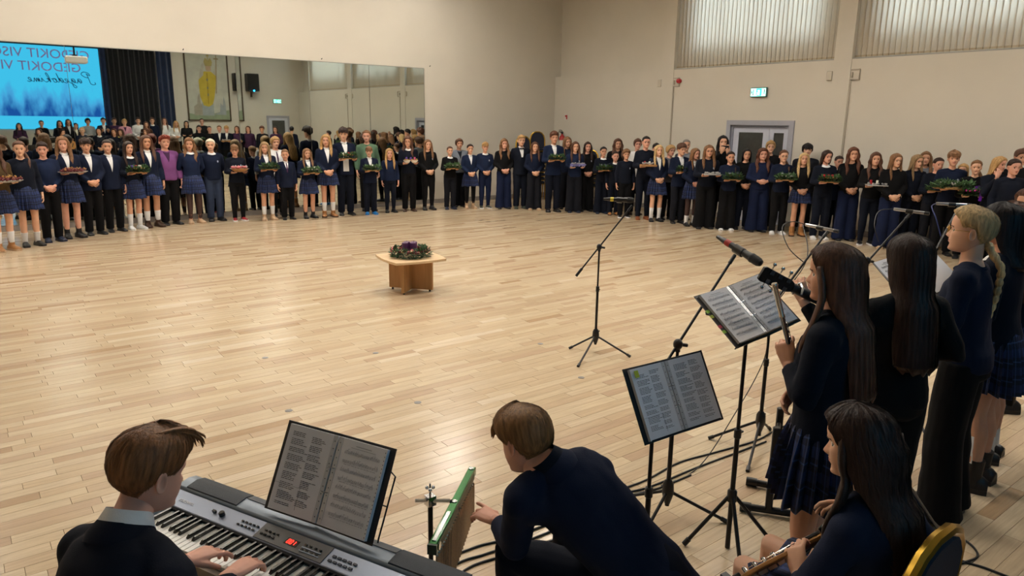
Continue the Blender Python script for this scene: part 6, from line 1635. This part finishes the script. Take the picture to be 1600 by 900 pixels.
m = MB(); m.box((-.10,0,.006), (.03,.09,.014)); m.box((-.20,0,.006), (.03,.09,.014)); obj('pickups', m, BLACKP, bg); obj('bridge', MB().box((-.29,0,.008), (.05,.085,.014)), CHROME, bg)
s = MB(); 
w = lambda x, y, z: Vector((x, y, z))
s.tube([w(-11.80,-15.08,.74), w(-11.80,-15.07,.86), w(-11.76,-15.10,.985), w(-11.72,-15.20,1.0), w(-11.74,-15.33,.88), w(-11.62,-15.35,.78)], [(.024,.003)]*6, 8, ref=(1,0,0)); obj('strap', s, BLACKM, bg).matrix_parent_inverse = bg.matrix_world.inverted() if False else Matrix.Identity(4)
bpy.context.view_layer.update()
so = [c for c in children(bg) if c.name.startswith('strap')][0]; so.matrix_parent_inverse = frame(ne+ax*-.02, ax, (-.25,.75,.35)).inverted()

# digital piano, local X to the high notes, local Y away from the player
pn = thing('digital_piano', 'silver grey digital piano with black control strip played by the boy', 'piano', KF, KR)
GREY = mat('piano_silver_grey', '#7d8894', .38, .25, var=.03, vscale=40); DGREY = mat('piano_dark_grey', '#4a5058', .45, .2); PANEL = mat('piano_panel_silver', '#8e97a8', .35, .3); DARKP = mat('piano_dark_panel', '#34322f', .4); LIPM = mat('piano_front_lip', '#7a6a58', .5)
X0, X1 = -.215, 1.115
def prof_box(mb, x0, x1, P): return mb.loft([[V3(x0, y, z) for y, z in P], [V3(x1, y, z) for y, z in P]])
obj('case_base', mesh('case_base', prof_box(MB(), X0, X1, [(-.032,.585),(.30,.585),(.305,.66),(.135,.655),(-.018,.655),(-.032,.650)]), 1, smooth=20, bev=.004), DGREY, pn)
obj('front_lip', prof_box(MB(), X0+.05, X1-.05, [(-.036,.60),(-.019,.60),(-.019,.664),(-.036,.66)]), LIPM, pn)
for a, b in ((X0, X0+.05), (X1-.05, X1)): obj('end_block', mesh('end_block', prof_box(MB(), a, b, [(-.036,.60),(.14,.60),(.14,.70),(-.02,.688),(-.036,.675)]), 1, smooth=20, bev=.006), GREY, pn)
obj('control_panel', mesh('control_panel', prof_box(MB(), X0, X1, [(.133,.655),(.133,.694),(.137,.698),(.206,.716),(.206,.655)]), 1, smooth=20), PANEL, pn)
obj('key_slip', prof_box(MB(), X0+.05, X1-.05, [(.126,.655),(.126,.692),(.133,.697),(.136,.655)]), mat('fallboard_felt', '#120e0e', .8, var=.4, vscale=90), pn)
obj('dark_panel', prof_box(MB(), .275, .585, [(.138,.699),(.205,.7165),(.205,.7185),(.138,.701)]), DARKP, pn)
obj('panel_gap', prof_box(MB(), X0+.004, X1-.004, [(.204,.66),(.204,.712),(.212,.714),(.212,.66)]), BLACKP, pn)
obj('top_cover', mesh('top_cover', prof_box(MB(), X0, X1, [(.210,.66),(.210,.720),(.216,.727),(.262,.735),(.296,.728),(.306,.700),(.306,.66)]), 1, smooth=30, bev=.002), GREY, pn)
for a, b in ((X0+.05,.105),(.80,1.065)): obj('speaker_grille', mesh('speaker_grille', prof_box(MB(), a, b, [(.2155,.726),(.2175,.731),(.262,.739),(.297,.731),(.304,.708),(.30,.70),(.24,.70)]), 1, smooth=30), mat('grille_cloth', '#3c4148', .7, bump=.4, bscale=500), pn)
obj('rear_deck', prof_box(MB(), .11, .795, [(.262,.7352),(.262,.7375),(.296,.7305),(.296,.7285)]), DGREY, pn)
IV = mat('ivory_plastic', '#d8d6d0', .25, coat=.3); EB = mat('ebony_plastic', '#0a0a0b', .25, coat=.4)
wk = MB().box((0,0,0), (.0222,.150,.018)); wk_me = mesh('white_key', wk, 1, smooth=0, bev=.0012)
bk = MB(); bk.loft([[V3(-.0055,-.047,-.009),V3(.0055,-.047,-.009),V3(.0055,.047,-.009),V3(-.0055,.047,-.009)],[V3(-.0055,-.0465,.0),V3(.0055,-.0465,.0),V3(.0055,.047,.0),V3(-.0055,.047,.0)],[V3(-.0042,-.038,.0105),V3(.0042,-.038,.0105),V3(.0042,.047,.0105),V3(-.0042,.047,.0105)]]); bk_me = mesh('black_key', bk, 1, smooth=20)
KA = -.163
for k in range(52):
    o = obj('white_key', wk_me, IV, pn); o.location = (KA+.0235*(k+.5), .057, .673)
    if (k % 7) in (0, 2, 3, 5, 6) and k < 51:
        o = obj('black_key', bk_me, EB, pn); o.location = (KA+.0235*(k+1)+{0:.001,2:-.0025,3:.0025,5:-.003,6:0}[k % 7], .0795, .684)
TILT = Matrix.Rotation(math.atan2(.018,.069), 4, 'X')
pz = lambda y: .699+(y-.138)*.018/.067
def on_panel(x, y, h=0): return Matrix.Translation((x, y, pz(y)+h)) @ TILT
WPR = mat('white_print', '#d8d8dc', .5)
obj('maker_name', text_mesh('KURZWEIL', .017, .0004), WPR, pn, on_panel(-.145, .160, .001))
for x, kd in ((.045,0),(.085,1)):
    m = MB(); 
    if kd: m.lathe([(.011,0),(.011,.012),(.008,.015),(0,.015)], 14)
    else: m.box((0,0,.004), (.016,.008,.010))
    obj('knob', m, EB, pn, on_panel(x, .170))
btn = mesh('button', MB().box((0,0,.002), (.011,.006,.005)), 1, bev=.001)
for r_ in range(2):
    for k in range(5):
        obj('button', btn, EB, pn, on_panel(.185+.0185*k-.006*(1-r_), .160+.017*r_, .0))
        obj('button', mesh('button', MB().box((0,0,.002), (.014,.007,.005)), 1), mat('blue_black_button', '#1c2738', .3), pn, on_panel(.612+.0215*k-.004*(1-r_), .158+.019*r_))
    for k in range(4): obj('button', btn, EB, pn, on_panel(.302+.0185*k-.006*(1-r_), .158+.017*r_, .002))
    for k in range(4): obj('button', btn, EB, pn, on_panel(.487+.0215*k, .156+.021*r_, .002))
    obj('button_bar', MB().box((0,0,.001), (.085,.004,.003)), GREY, pn, on_panel(.52, .166-.014*r_, .002))
obj('display_window', MB().box((0,0,.001), (.055,.026,.002)), EB, pn, on_panel(.430, .168, .001))
seg = MB()
for i, d in enumerate('001'):
    x = -.014+.0125*i
    S_ = {'0': 'abcdef', '1': 'bc'}[d]
    for c_, (cx_, cy_, w_, h_) in dict(a=(0,.008,.007,.0018), d=(0,-.008,.007,.0018), f=(-.0038,.004,.0018,.0065), b=(.0038,.004,.0018,.0065), e=(-.0038,-.004,.0018,.0065), c=(.0038,-.004,.0018,.0065)).items():
        if c_ in S_: seg.box((x+cx_+cy_*.15, cy_, .0028), (w_, h_, .0012))
obj('display_digits', seg, mat('red_led_digits', '#ff2a20', .4, emit='#ff2218', estr=6), pn, on_panel(.430, .168, .001))
for sx in (X0+.12, X1-.12):
    l = MB(); l.box((sx,.0,.29), (.04,.04,.58)); l.box((sx,.26,.29), (.04,.04,.58)); l.box((sx,.13,.02), (.04,.40,.04)); l.box((sx,.13,.57), (.04,.30,.03)); obj('leg', l, BLACKM, pn)
# wire music rest on the piano
wr_ = MB(); T0 = V3(.70,.285,.735); up = V3(0,.13,.245).normalized()
for x, dx in ((.235,-.0),(.705,.0)): wr_.tube([V3(x,.282,.73), V3(x,.287,.745), V3(x,.29,.75)+up*.10, V3(x,.29,.75)+up*.20, V3(x-math.copysign(.03, x-.47),.29,.75)+up*.215], .003, 8)
wr_.tube([V3(.705,.289,.75)+up*.10, V3(.66,.289,.75)+up*.10], .0025, 6); wr_.tube([V3(.27,.29,.75)+up*.215, V3(.675,.29,.75)+up*.215], .003, 8)
obj('wire_music_rest', wr_, BLACKM, pn)

# ring binders with printed sheets: local X width, Y up the page, Z to the reader
PAPER = mat('white_paper', '#d8d8dc', .55, var=.02, vscale=6); PLASTIC = mat('clear_sleeve_edge', '#bdbdbf', .25, spec=.7); INK = mat('black_print', '#202024', .8); FAINT = mat('grey_music_print', '#a2a2a8', .8); COVER = mat('black_binder_cover', '#0f1014', .45)
def print_lyrics(mb, w, h, rg, cols=2):
    for c in range(cols):
        x0 = -w/2+.016+c*(w*.47); y = h-.022-rg.random()*.01
        while y > .03:
            n = rg.choice((3,4,4,5))
            for k in range(n):
                if y < .025: break
                L = w*.40*rg.uniform(.55,1.0)*(1 if c == 0 else .8); x = x0
                while x < x0+L:
                    q = rg.uniform(.006,.016); mb.box((x+q/2, y, .0004), (q, .0019, .0004)); x += q+.0025
                y -= .0058
            y -= .0075
def print_music(mb, w, h, rg, n=8, gap=.0):
    y = h-.018; mb.box((0, y, .0004), (.07,.0025,.0004)); mb.box((.0, y-.008, .0004), (.11,.0016,.0004)); y -= .022
    for s in range(n):
        for l in range(5): mb.box((0, y-l*.0022, .0004), (w*.84,.0004,.0004))
        x = -w*.40
        while x < w*.41:
            yy = y-rg.uniform(-.002,.010); mb.box((x, yy, .0005), (.0028,.0020,.0004)); mb.box((x+.0013, yy+.0035, .0005), (.0005,.007,.0004))
            if rg.random() < .3: mb.box((x+.004, yy+.0068, .0005), (.006,.0012,.0004))
            x += rg.uniform(.005,.011)
        for q in (-.42,-.14,.14,.42): mb.box((q*w, y-.0044, .0005), (.0006,.009,.0004))
        if s % 2: 
            x = -w*.38
            while x < w*.38: q = rg.uniform(.006,.014); mb.box((x+q/2, y-.0145, .0004), (q,.0015,.0004)); x += q+.004
        y -= (h-.06)/n
def binder(name, label, M, left, right, seed, w=.215, h=.300, fold=5.0, cover=COVER, tabs=()):
    t = root(name, label, 'binder', M); rg = random.Random(seed)
    obj('spine', mesh('spine', MB().box((0,h*.5,-.022), (.04,h+.016,.003)), 1), cover, t)
    for s, kind in ((-1, left), (1, right)):
        R = Matrix.Translation((s*.004,0,-.020)) @ Matrix.Rotation(math.radians(-s*fold), 4, 'Y')
        cv = obj('cover', mesh('cover', MB().box((s*(w/2+.010),h*.5,0), (w+.03,h+.018,.003)), 1, bev=.001), cover, t, R)
        pg = obj('page_stack', mesh('page_stack', MB().box((s*(w/2),h*.5,.009), (w,h,.014)), 1), PAPER, cv)
        for k in range(2): 
            sl = obj('plastic_sleeve', MB().box((s*(.009),h*.5,.0168+.0004*k), (.018,h,.0006)), PLASTIC, cv)
            break
        ho = MB()
        for k in range(11): ho.box((s*.009, .02+k*(h-.04)/10, .0174), (.0032,.0032,.0006))
        obj('punch_holes', ho, INK, cv)
        p = MB(); off = len(p.v)
        (print_lyrics if kind == 'lyrics' else print_music)(p, w-.03, h, rg)
        p.xf(Matrix.Translation((s*(w/2+.009), 0, .0163)))
        o = obj('print', p, INK if kind == 'lyrics' else FAINT, cv); o['kind'] = 'stuff'
        if right == 'music' and s == 1 and kind == 'music' and seed == 1:
            ho = MB()
            for k in range(22): ho.box((w-.004, .01+k*.0132, .0166), (.0022,.0035,.0006))
            obj('sleeve_perforation', ho, INK, cv)
        if kind == 'lyrics' and seed in (1, 2) and s == -1:
            l = MB(); l.box((-.10,.055,.0167), (.0006,.075,.0004)); l.box((-.16,.093,.0167), (.12,.0006,.0004)); obj('ruled_lines', l, INK, cv)
    r = MB()
    for y in (h*.36, h*.64): r.tube([(.020*math.cos(q), y, -.010+.018*math.sin(q)) for q in [PI*k/8 for k in range(9)]], .0016, 6)
    obj('rings', r, CHROME, t)
    for (x, y, c) in tabs:
        o = obj('sticky_tab', MB().box((x, y, .0), (.022,.016 if abs(x) > .2 else .03,.001)), mat('tab_'+c, c, .6), t)
        o.location.z = .016 if abs(x) < .2 else .006
    return t
wv = lambda k, n, z: KF+KX*k+KN*n+Vector((0,0,z))
bl, br_, tl = wv(.24,.262,.742), wv(.70,.268,.742), wv(.24,.385,.985)
xx = (br_-bl).normalized(); yy = (tl-bl).normalized(); zz = xx.cross(yy).normalized(); yy = zz.cross(xx)
M = Matrix((xx, yy, zz)).transposed().to_4x4(); M.translation = (bl+br_)/2+zz*.030
binder('ring_binder', 'open black ring binder with words and music on the piano', M, 'lyrics', 'music', 1, fold=3)

# music stands
def tripod(t, hub, ends, r=.010, tipr=.014):
    for e in ends:
        l = obj('leg', MB().tube([hub, e], r, 8), BLACKM, t)
        d = (Vector(e)-Vector(hub)).normalized(); obj('rubber_tip', MB().tube([Vector(e)-d*.035, Vector(e)+d*.004], tipr, 10), BLACKP, l)
def music_stand(label, x, y, desk_M, top, ends, hz, orange=False):
    t = thing('music_stand', label, 'stand', (x, y, 0))
    q = lambda p: Vector((p[0]-x, p[1]-y, p[2]))
    obj('lower_pole', MB().tube([(0,0,.004),(0,0,top*.55)], .0125, 12), BLACKM, t); obj('upper_pole', MB().tube([(0,0,top*.5),(0,0,top)], .009, 12), BLACKM, t)
    c = MB(); c.lathe([(.013,0),(.018,.004),(.018,.045),(.013,.05)], 12, c=(0,0,top*.53)); c.tube([(.015,0,top*.53+.025),(.042,.0,top*.53+.025)], .006, 8); obj('height_clamp', c, BLACKP, t)
    h = MB(); h.lathe([(.016,-.05),(.024,-.045),(.024,.01),(.016,.02)], 12, c=(0,0,hz)); obj('leg_hub', h, mat('orange_clamp', '#b0742c', .5) if orange else BLACKP, t)
    tripod(t, V3(0,0,hz), [q(e) for e in ends])
    D = Matrix.Translation((-x,-y,0)) @ desk_M
    dk = MB()
    dk.box((0,.01,-.032), (.40,.02,.004)); dk.box((0,.001,-.012), (.42,.004,.05)); dk.box((0,.15,-.032), (.05,.28,.004))
    for s in (-1,1): dk.box((s*.11,.15,-.032), (.24,.016,.004), rot=Matrix.Rotation(s*.55,3,'Z'))
    obj('desk', dk, BLACKM, t, D)
    j = MB(); ce = D @ V3(0,.12,-.034); j.tube([V3(0,0,top-.02), V3(0,0,top), ce], .010, 8); obj('tilt_joint', j, BLACKP, t)
    return t
def desk_frame(BL, BR, TL):
    BL, BR, TL = Vector(BL), Vector(BR), Vector(TL); x = (BR-BL).normalized(); y = TL-BL; y = (y-x*y.dot(x)).normalized(); z = x.cross(y)
    M = Matrix((x, y, z)).transposed().to_4x4(); M.translation = (BL+BR)/2+z*.024; return M
D1 = desk_frame((-11.975,-14.31,.83), (-11.49,-14.335,.83), (-11.94,-14.17,1.09))
music_stand('black music stand holding the lyric binder with a yellow note', -11.80, -14.22, D1, .93, [(-12.08,-14.10,.012),(-11.52,-14.05,.012),(-11.86,-14.55,.012)], .19, True)
binder('ring_binder', 'open black binder of lyric sheets with a yellow sticky note on its stand', D1, 'lyrics', 'lyrics', 2, fold=4, tabs=((-.19,.275,'#b8c030'),))
D2 = desk_frame((-11.37,-14.305,1.125), (-10.945,-14.335,1.18), (-11.405,-14.07,1.30))
music_stand('black music stand with a tilted desk in front of the flute girl', -11.17, -14.225, D2, 1.14, [(-11.33,-14.08,.012),(-10.98,-14.38,.012),(-11.33,-14.42,.012)], .31)
binder('ring_binder', 'open music binder with coloured index tabs and a shiny sleeve on a tilted desk', D2, 'music', 'music', 3, w=.205, h=.292, fold=4, cover=mat('grey_binder_cover', '#3a3634', .5), tabs=((-.235,.20,'#7fae2e'),(-.235,.17,'#a8b53a'),(-.235,.11,'#b03050'),(-.235,.08,'#7fae2e')))

# microphone stands
SILM = mat('silver_microphone_body', '#a8a8ac', .3, .8)
def mic(name, label, A, Bq, kind):
    A, Bq = Vector(A), Vector(Bq); L = (Bq-A).length
    t = root(name, label, 'microphone', frame(A, Bq-A, (0,0,1)))
    if kind == 'pencil':
        obj('microphone_body', MB().lathe([(.0,0),(.010,0),(.0115,.01),(.0115,L-.004),(.009,L),(0,L)], 14, axis=(1,0,0)), SILM, t)
        obj('capsule_grille', MB().lathe([(.0118,L*.86),(.0122,L*.88),(.0122,L*.98),(.0118,L)], 14, axis=(1,0,0)), mat('dark_mesh', '#3a3a3c', .5, .6), t)
        obj('clip', MB().tube([(L*.35,0,-.004),(L*.55,0,-.004)], .017, 10), BLACKP, t)
    else:
        obj('microphone_body', MB().lathe([(0,-.03),(.010,-.03),(.013,0),(.017,.02),(.018,L*.2),(.019,L*.45),(.023,L*.70),(.024,L*.74)], 16, axis=(1,0,0)), BLACKP, t)
        obj('microphone_head', MB().lathe([(.024,L*.74),(.0275,L*.76),(.0275,L*.79),(.026,L*.80),(.027,L*.86),(.025,L*.93),(.018,L*.98),(0,L)], 18, axis=(1,0,0)), mat('black_mesh_head', '#141415', .55, .4, bump=.6, bscale=700), t)
        obj('colour_ring', MB().lathe([(.0185,L*.13),(.0195,L*.14),(.0195,L*.24),(.0185,L*.25)], 16, axis=(1,0,0)), mat('mic_ring_red' if kind == 'red' else 'mic_ring_yellow', '#a02018' if kind == 'red' else '#c8b428', .5), t)
        obj('clip', MB().tube([(L*.36,0,-.003),(L*.56,0,-.003)], .027, 12), BLACKP, t)
    return t
def mic_stand(label, x, y, joint, bt, bb, ends, hz, tape=None):
    t = thing('microphone_stand', label, 'stand', (x, y, 0)); q = lambda p: Vector((p[0]-x, p[1]-y, p[2]))
    obj('lower_tube', MB().tube([(0,0,.06),(0,0,joint*.6)], .0125, 12), BLACKM, t); obj('upper_tube', MB().tube([(0,0,joint*.58),(0,0,joint)], .0085, 12), BLACKM, t)
    c = MB(); c.lathe([(.0125,0),(.017,.005),(.017,.05),(.0125,.055)], 12, c=(0,0,joint*.58)); c.tube([(.0,0,joint*.58+.02),(.03,.0,joint*.58+.02)], .005, 6); obj('height_clutch', c, BLACKP, t)
    h = MB(); h.lathe([(.014,-.10),(.026,-.06),(.034,-.03),(.030,.02),(.016,.045)], 10, c=(0,0,hz)); h.tube([(0,0,hz+.01),(.045,0,hz+.015)], .008, 6); obj('leg_hub', h, BLACKP, t)
    tripod(t, V3(0,0,hz-.02), [q(e) for e in ends], .009, .013)
    T, Bb = q(bt), q(bb)
    j = V3(0,0,joint+.01); m = MB(); m.ball(j, (.026,.026,.030), 12, 8); m.tube([j-V3(0,0,.04), j], .014, 10); m.tube([j, j+V3(.05,-.02,-.01)], .010, 8); obj('boom_joint', m, BLACKP, t)
    bm_ = obj('boom', MB().tube([Bb, T], .0075, 10), BLACKM, t); d = (T-Bb).normalized()
    obj('counterweight', MB().tube([Bb-d*.02, Bb+d*.07], .013, 12), BLACKP, bm_); obj('mic_mount', MB().tube([T-d*.06, T], .011, 10), BLACKP, bm_)
    if tape: obj('cloth_tape', MB().lathe([(.0135,0),(.0138,.03)], 10, c=(0,0,tape), cap=False), mat('tape_green_yellow', '#9aa83a', .6), t)
    return t
mic_stand('black tripod microphone stand standing alone on the open floor', -9.43, -11.48, .985, (-9.17,-11.62,1.375), (-9.60,-11.38,.74), [(-9.603,-11.309,.010),(-9.313,-11.821,.010),(-9.891,-11.74,.010)], .17)
mic('microphone', 'black microphone with a yellow ring on the lone stand', (-9.36,-11.48,1.43), (-9.19,-11.66,1.425), 'yellow')
mic_stand('black boom microphone stand behind the lyric binder', -11.175, -13.83, .975, (-10.665,-13.775,1.395), (-11.31,-13.84,.87), [(-11.264,-13.55,.010),(-10.975,-14.081,.010),(-11.50,-13.93,.010)], .17)
mic('microphone', 'black microphone with a red ring above the tilted music binder', (-10.60,-13.63,1.462), (-10.62,-13.92,1.365), 'red')
mic_stand('black microphone stand seen behind the tilted music binder', -9.96, -13.60, .95, (-9.37,-13.60,1.40), (-10.10,-13.60,.86), [(-10.179,-13.359,.010),(-10.375,-13.80,.010),(-9.70,-13.52,.010)], .19)
mic('microphone', 'silver pencil microphone above the flute girl\'s head', (-9.34,-13.42,1.425), (-9.33,-13.66,1.405), 'pencil')
mic_stand('black microphone stand in front of the long haired guitarist', -8.96, -13.70, 1.16, (-8.48,-13.74,1.475), (-9.12,-13.69,1.06), [(-9.15,-13.45,.010),(-9.2,-13.95,.010),(-8.65,-13.72,.010)], .19)
mic('microphone', 'silver pencil microphone over the long haired guitarist', (-8.50,-13.63,1.505), (-8.44,-13.86,1.49), 'pencil')
mic_stand('black microphone stand in front of the blond singer', -8.75, -14.02, 1.17, (-8.12,-13.93,1.53), (-8.90,-14.04,1.08), [(-8.95,-13.80,.010),(-8.98,-14.28,.010),(-8.45,-14.0,.010)], .19)
mic('microphone', 'silver pencil microphone in front of the blond singer', (-8.20,-13.80,1.545), (-8.08,-14.0,1.545), 'pencil')

# bar chimes on a stand
ca, cb = Vector((-12.44,-13.78,.635)), Vector((-12.885,-14.175,.635)); cl = (cb-ca).length
GREEN = mat('green_metallic_bar', '#0d6a2a', .22, .6, coat=.5)
cm = root('bar_chimes', 'green bar chimes with hanging metal tubes beside the leaning boy', 'chimes', frame(ca, cb-ca, (0,0,1)))
bar = MB(); bar.box((cl/2,0,0), (cl,.032,.036)); obj('chime_bar', mesh('chime_bar', bar, 1, bev=.003), GREEN, cm)
obj('end_cap', MB().box((cl+.004,0,0), (.010,.034,.038)), mat('dark_teal_cap', '#06281f', .3), cm)
obj('bar_glint', mesh('bar_glint', MB().box((cl*.80,.0,.0195), (.20,.016,.004)), 1, bev=.001), CHROME, cm)  # chrome strip stands in for a reflection on the green bar
for x in (.02, cl*.5): obj('bolt', MB().lathe([(.011,0),(.011,.003),(.005,.004),(0,.002)], 12, c=(x,0,.018)), CHROME, cm)
obj('side_plate', MB().box((cl*.52,.017,-.004), (cl*.9,.002,.028)), mat('bar_side_dull', '#5c5a40', .5, .3), cm)
obj('badge', MB().lathe([(.014,0),(.015,.001),(0,.001)], 14, c=(cl-.03,.018,-.004), axis=(0,1,0)), SILVER, cm)
BRASS = mat('bronze_chime_tube', '#b8a490', .25, .9)
for k in range(26):
    x = .02+(cl-.05)*k/25; L = .16+.10*k/25
    tbm = garment(('chime', k), lambda: mesh('chime_tube', MB().tube([(0,0,-.045),(0,0,-.045-L)], .0062, 8), 1))
    o = obj('chime_tube', tbm, BRASS, cm); o.location = (x, .008, 0)
    s_ = obj('hanging_cord', garment('chcord', lambda: mesh('hanging_cord', MB().tube([(0,0,-.018),(0,0,-.05)], .002, 5).ball((0,0,-.022), .005, 6, 4), 1)), CHROME, o)
cd = thing('chime_stand', 'chrome clamp and dark stand holding the bar chimes', 'stand', (-12.735,-13.915,0))
obj('stand_pole', MB().tube([(0,0,.05),(0,0,.66)], .010, 10), BLACKM, cd); m = MB(); m.tube([(-.05,.03,.655),(.06,-.05,.655)], .008, 8); m.box((0,0,.655), (.035,.035,.04)); m.tube([(0,0,.67),(0,0,.725)], .004, 6)
for a in range(3): m.ball((.014*math.cos(a*2.1),.014*math.sin(a*2.1),.705), .008, 8, 6)
obj('clamp', m, CHROME, cd); m = MB(); m.tube([(.06,-.05,.655),(.085,-.075,.62)], .008, 8); obj('clamp_arm', m, BLACKM, cd)
tripod(cd, V3(0,0,.22), [V3(-.24,.06,.01), V3(.10,.24,.01), V3(.08,-.22,.01)], .008, .011)

# double bar instrument stand on the floor by the flute girl
gs = thing('instrument_stand', 'black instrument stand with two floor bars beside the flute girl', 'stand', (0,0,0))
b1a, b1b, b2a, b2b = V3(-10.80,-14.05,.028), V3(-10.60,-14.32,.028), V3(-10.52,-13.90,.028), V3(-10.36,-14.19,.028)
for a, b in ((b1a,b1b),(b2a,b2b)):
    f = obj('floor_bar', MB().tube([a,b], .020, 12), BLACKM, gs); d = (b-a).normalized()
    for e, s in ((a,1),(b,-1)): obj('end_cap', MB().tube([e-d*s*.01, e+d*s*.05], .026, 12), BLACKP, f)
    c = a.lerp(b, .42); obj('upright', mesh('upright', MB().box((c.x,c.y,.27), (.038,.038,.50), rot=Matrix.Rotation(-.93,3,'Z')), 1, bev=.006), BLACKM, gs)
    obj('support_hook', MB().tube([c+V3(0,0,.20), c+V3(.10,-.06,.19), c+V3(.16,-.10,.14), c+V3(.30,-.19,.13)], .010, 8), BLACKM, gs)
c1, c2 = b1a.lerp(b1b,.42), b2a.lerp(b2b,.42); obj('cross_tube', MB().tube([c1+V3(0,0,.40), c2+V3(0,0,.40)], .012, 10), BLACKM, gs)

# sheets in the blond singer's hands
f = thing('song_sheets', 'white song sheets in a dark folder held by the blond singer', 'sheet')
def sheet(c, x, y, w, h, nm, m, th=.002):
    x = Vector(x).normalized(); y = Vector(y).normalized(); c = Vector(c); mb = MB(); n = x.cross(y)
    P = [c+x*(sx*w/2)+y*(sy*h/2)+n*k for k in (0,th) for sx, sy in ((-1,-1),(1,-1),(1,1),(-1,1))]
    mb.add(P, [(3,2,1,0),(4,5,6,7),(0,1,5,4),(1,2,6,5),(2,3,7,6),(3,0,4,7)]); return obj(nm, mesh(nm, mb, 1, smooth=0), m, f), n
cx_ = Vector((-9.90,-14.42,1.315)); fx = (.98,-.15,.12); fy = (.15,.72,.55)
sheet(cx_-Vector((.11,-.015,.02)), fx, fy, .215, .30, 'left_sheet', PAPER); sheet(cx_+Vector((.12,-.02,.03)), (.95,-.15,.25), fy, .215, .30, 'right_sheet', PAPER); sheet(cx_-Vector((0,.005,.012)), fx, fy, .46, .31, 'folder_cover', COVER, .003)
pr_ = MB(); print_music(pr_, .18, .29, random.Random(9)); xm = Vector(fx).normalized(); ym = Vector(fy); ym = (ym-xm*ym.dot(xm)).normalized(); zm = xm.cross(ym)
M = Matrix((xm, ym, zm)).transposed().to_4x4(); M.translation = cx_-Vector((.11,-.015,.02))-ym*.145+zm*.0024
o = obj('print', pr_, INK, f, M); o['kind'] = 'stuff'

# cables on the floor
CABLE = mat('black_cable_rubber', '#0c0c0d', .5)
def cable(label, pts, r=.0045, name='floor_cable'):
    P = [Vector(p) if len(p) == 3 else Vector((p[0], p[1], .006)) for p in pts]; R = []
    for i in range(len(P)-1):
        p0, p1, p2, p3 = P[max(i-1,0)], P[i], P[i+1], P[min(i+2,len(P)-1)]
        for k in range(8):
            t = k/8; R.append(.5*((2*p1)+(p2-p0)*t+(2*p0-5*p1+4*p2-p3)*t*t+(3*p1-p0-3*p2+p3)*t**3))
    R.append(P[-1]); return tag(obj(name, MB().tube(R, r, 6), CABLE), label, 'cable')
cable('topmost black cable running from the piano past the leaning boy', [(-12.9,-13.75),(-12.42,-13.49),(-12.21,-13.46),(-12.0,-13.50),(-11.6,-13.52),(-11.22,-13.49),(-10.97,-13.50),(-10.63,-13.47),(-10.3,-13.52),(-9.94,-13.57),(-9.57,-13.55),(-9.2,-13.6)], .006)
cable('middle black cable between the piano and the lyric stand', [(-12.8,-13.80),(-12.41,-13.54),(-12.19,-13.54),(-11.99,-13.57),(-11.55,-13.58),(-11.25,-13.53),(-11.01,-13.57),(-10.6,-13.58),(-10.25,-13.60),(-9.9,-13.62)], .006)
cable('lowest black cable beside the knees of the leaning boy', [(-12.75,-13.85),(-12.39,-13.60),(-12.15,-13.60),(-11.98,-13.63),(-11.6,-13.66),(-11.25,-13.57),(-11.0,-13.61),(-10.7,-13.62)], .006)
cable('thin cable hanging from the microphone stand behind the music binder', [(-10.95,-13.60,.006),(-10.6,-13.60,.02),(-10.30,-13.62,.30),(-10.02,-13.62,.62),(-9.97,-13.61,.93),(-9.6,-13.60,1.22),(-9.34,-13.40,1.42)], .0035, 'microphone_cable')
cable('thin cable looping from the silver microphone over the flute girl', [(-9.62,-13.60,1.21),(-9.66,-13.50,1.30),(-9.60,-13.40,1.42),(-9.45,-13.38,1.45),(-9.34,-13.42,1.425)], .0035, 'microphone_cable')
BLUEC = CABLE
cable('cable drooping from the microphone over the guitarist', [(-8.50,-13.63,1.505),(-8.62,-13.58,1.49),(-8.75,-13.62,1.40),(-8.78,-13.68,1.29)], .0035, 'microphone_cable')
CABLE = mat('blue_cable_rubber', '#1c2f6a', .5)
cable('blue cable drooping from the microphone before the blond singer', [(-8.20,-13.80,1.545),(-8.32,-13.82,1.53),(-8.42,-13.90,1.46),(-8.47,-13.97,1.34)], .004, 'microphone_cable')
CABLE = BLUEC
cable('black cable end curling on the floor behind the chair', [(-11.2,-15.0),(-10.75,-14.98),(-10.40,-15.00),(-10.22,-15.03),(-10.12,-14.94),(-10.16,-14.86),(-10.32,-14.97),(-10.30,-15.10),(-10.28,-15.3)], .006)
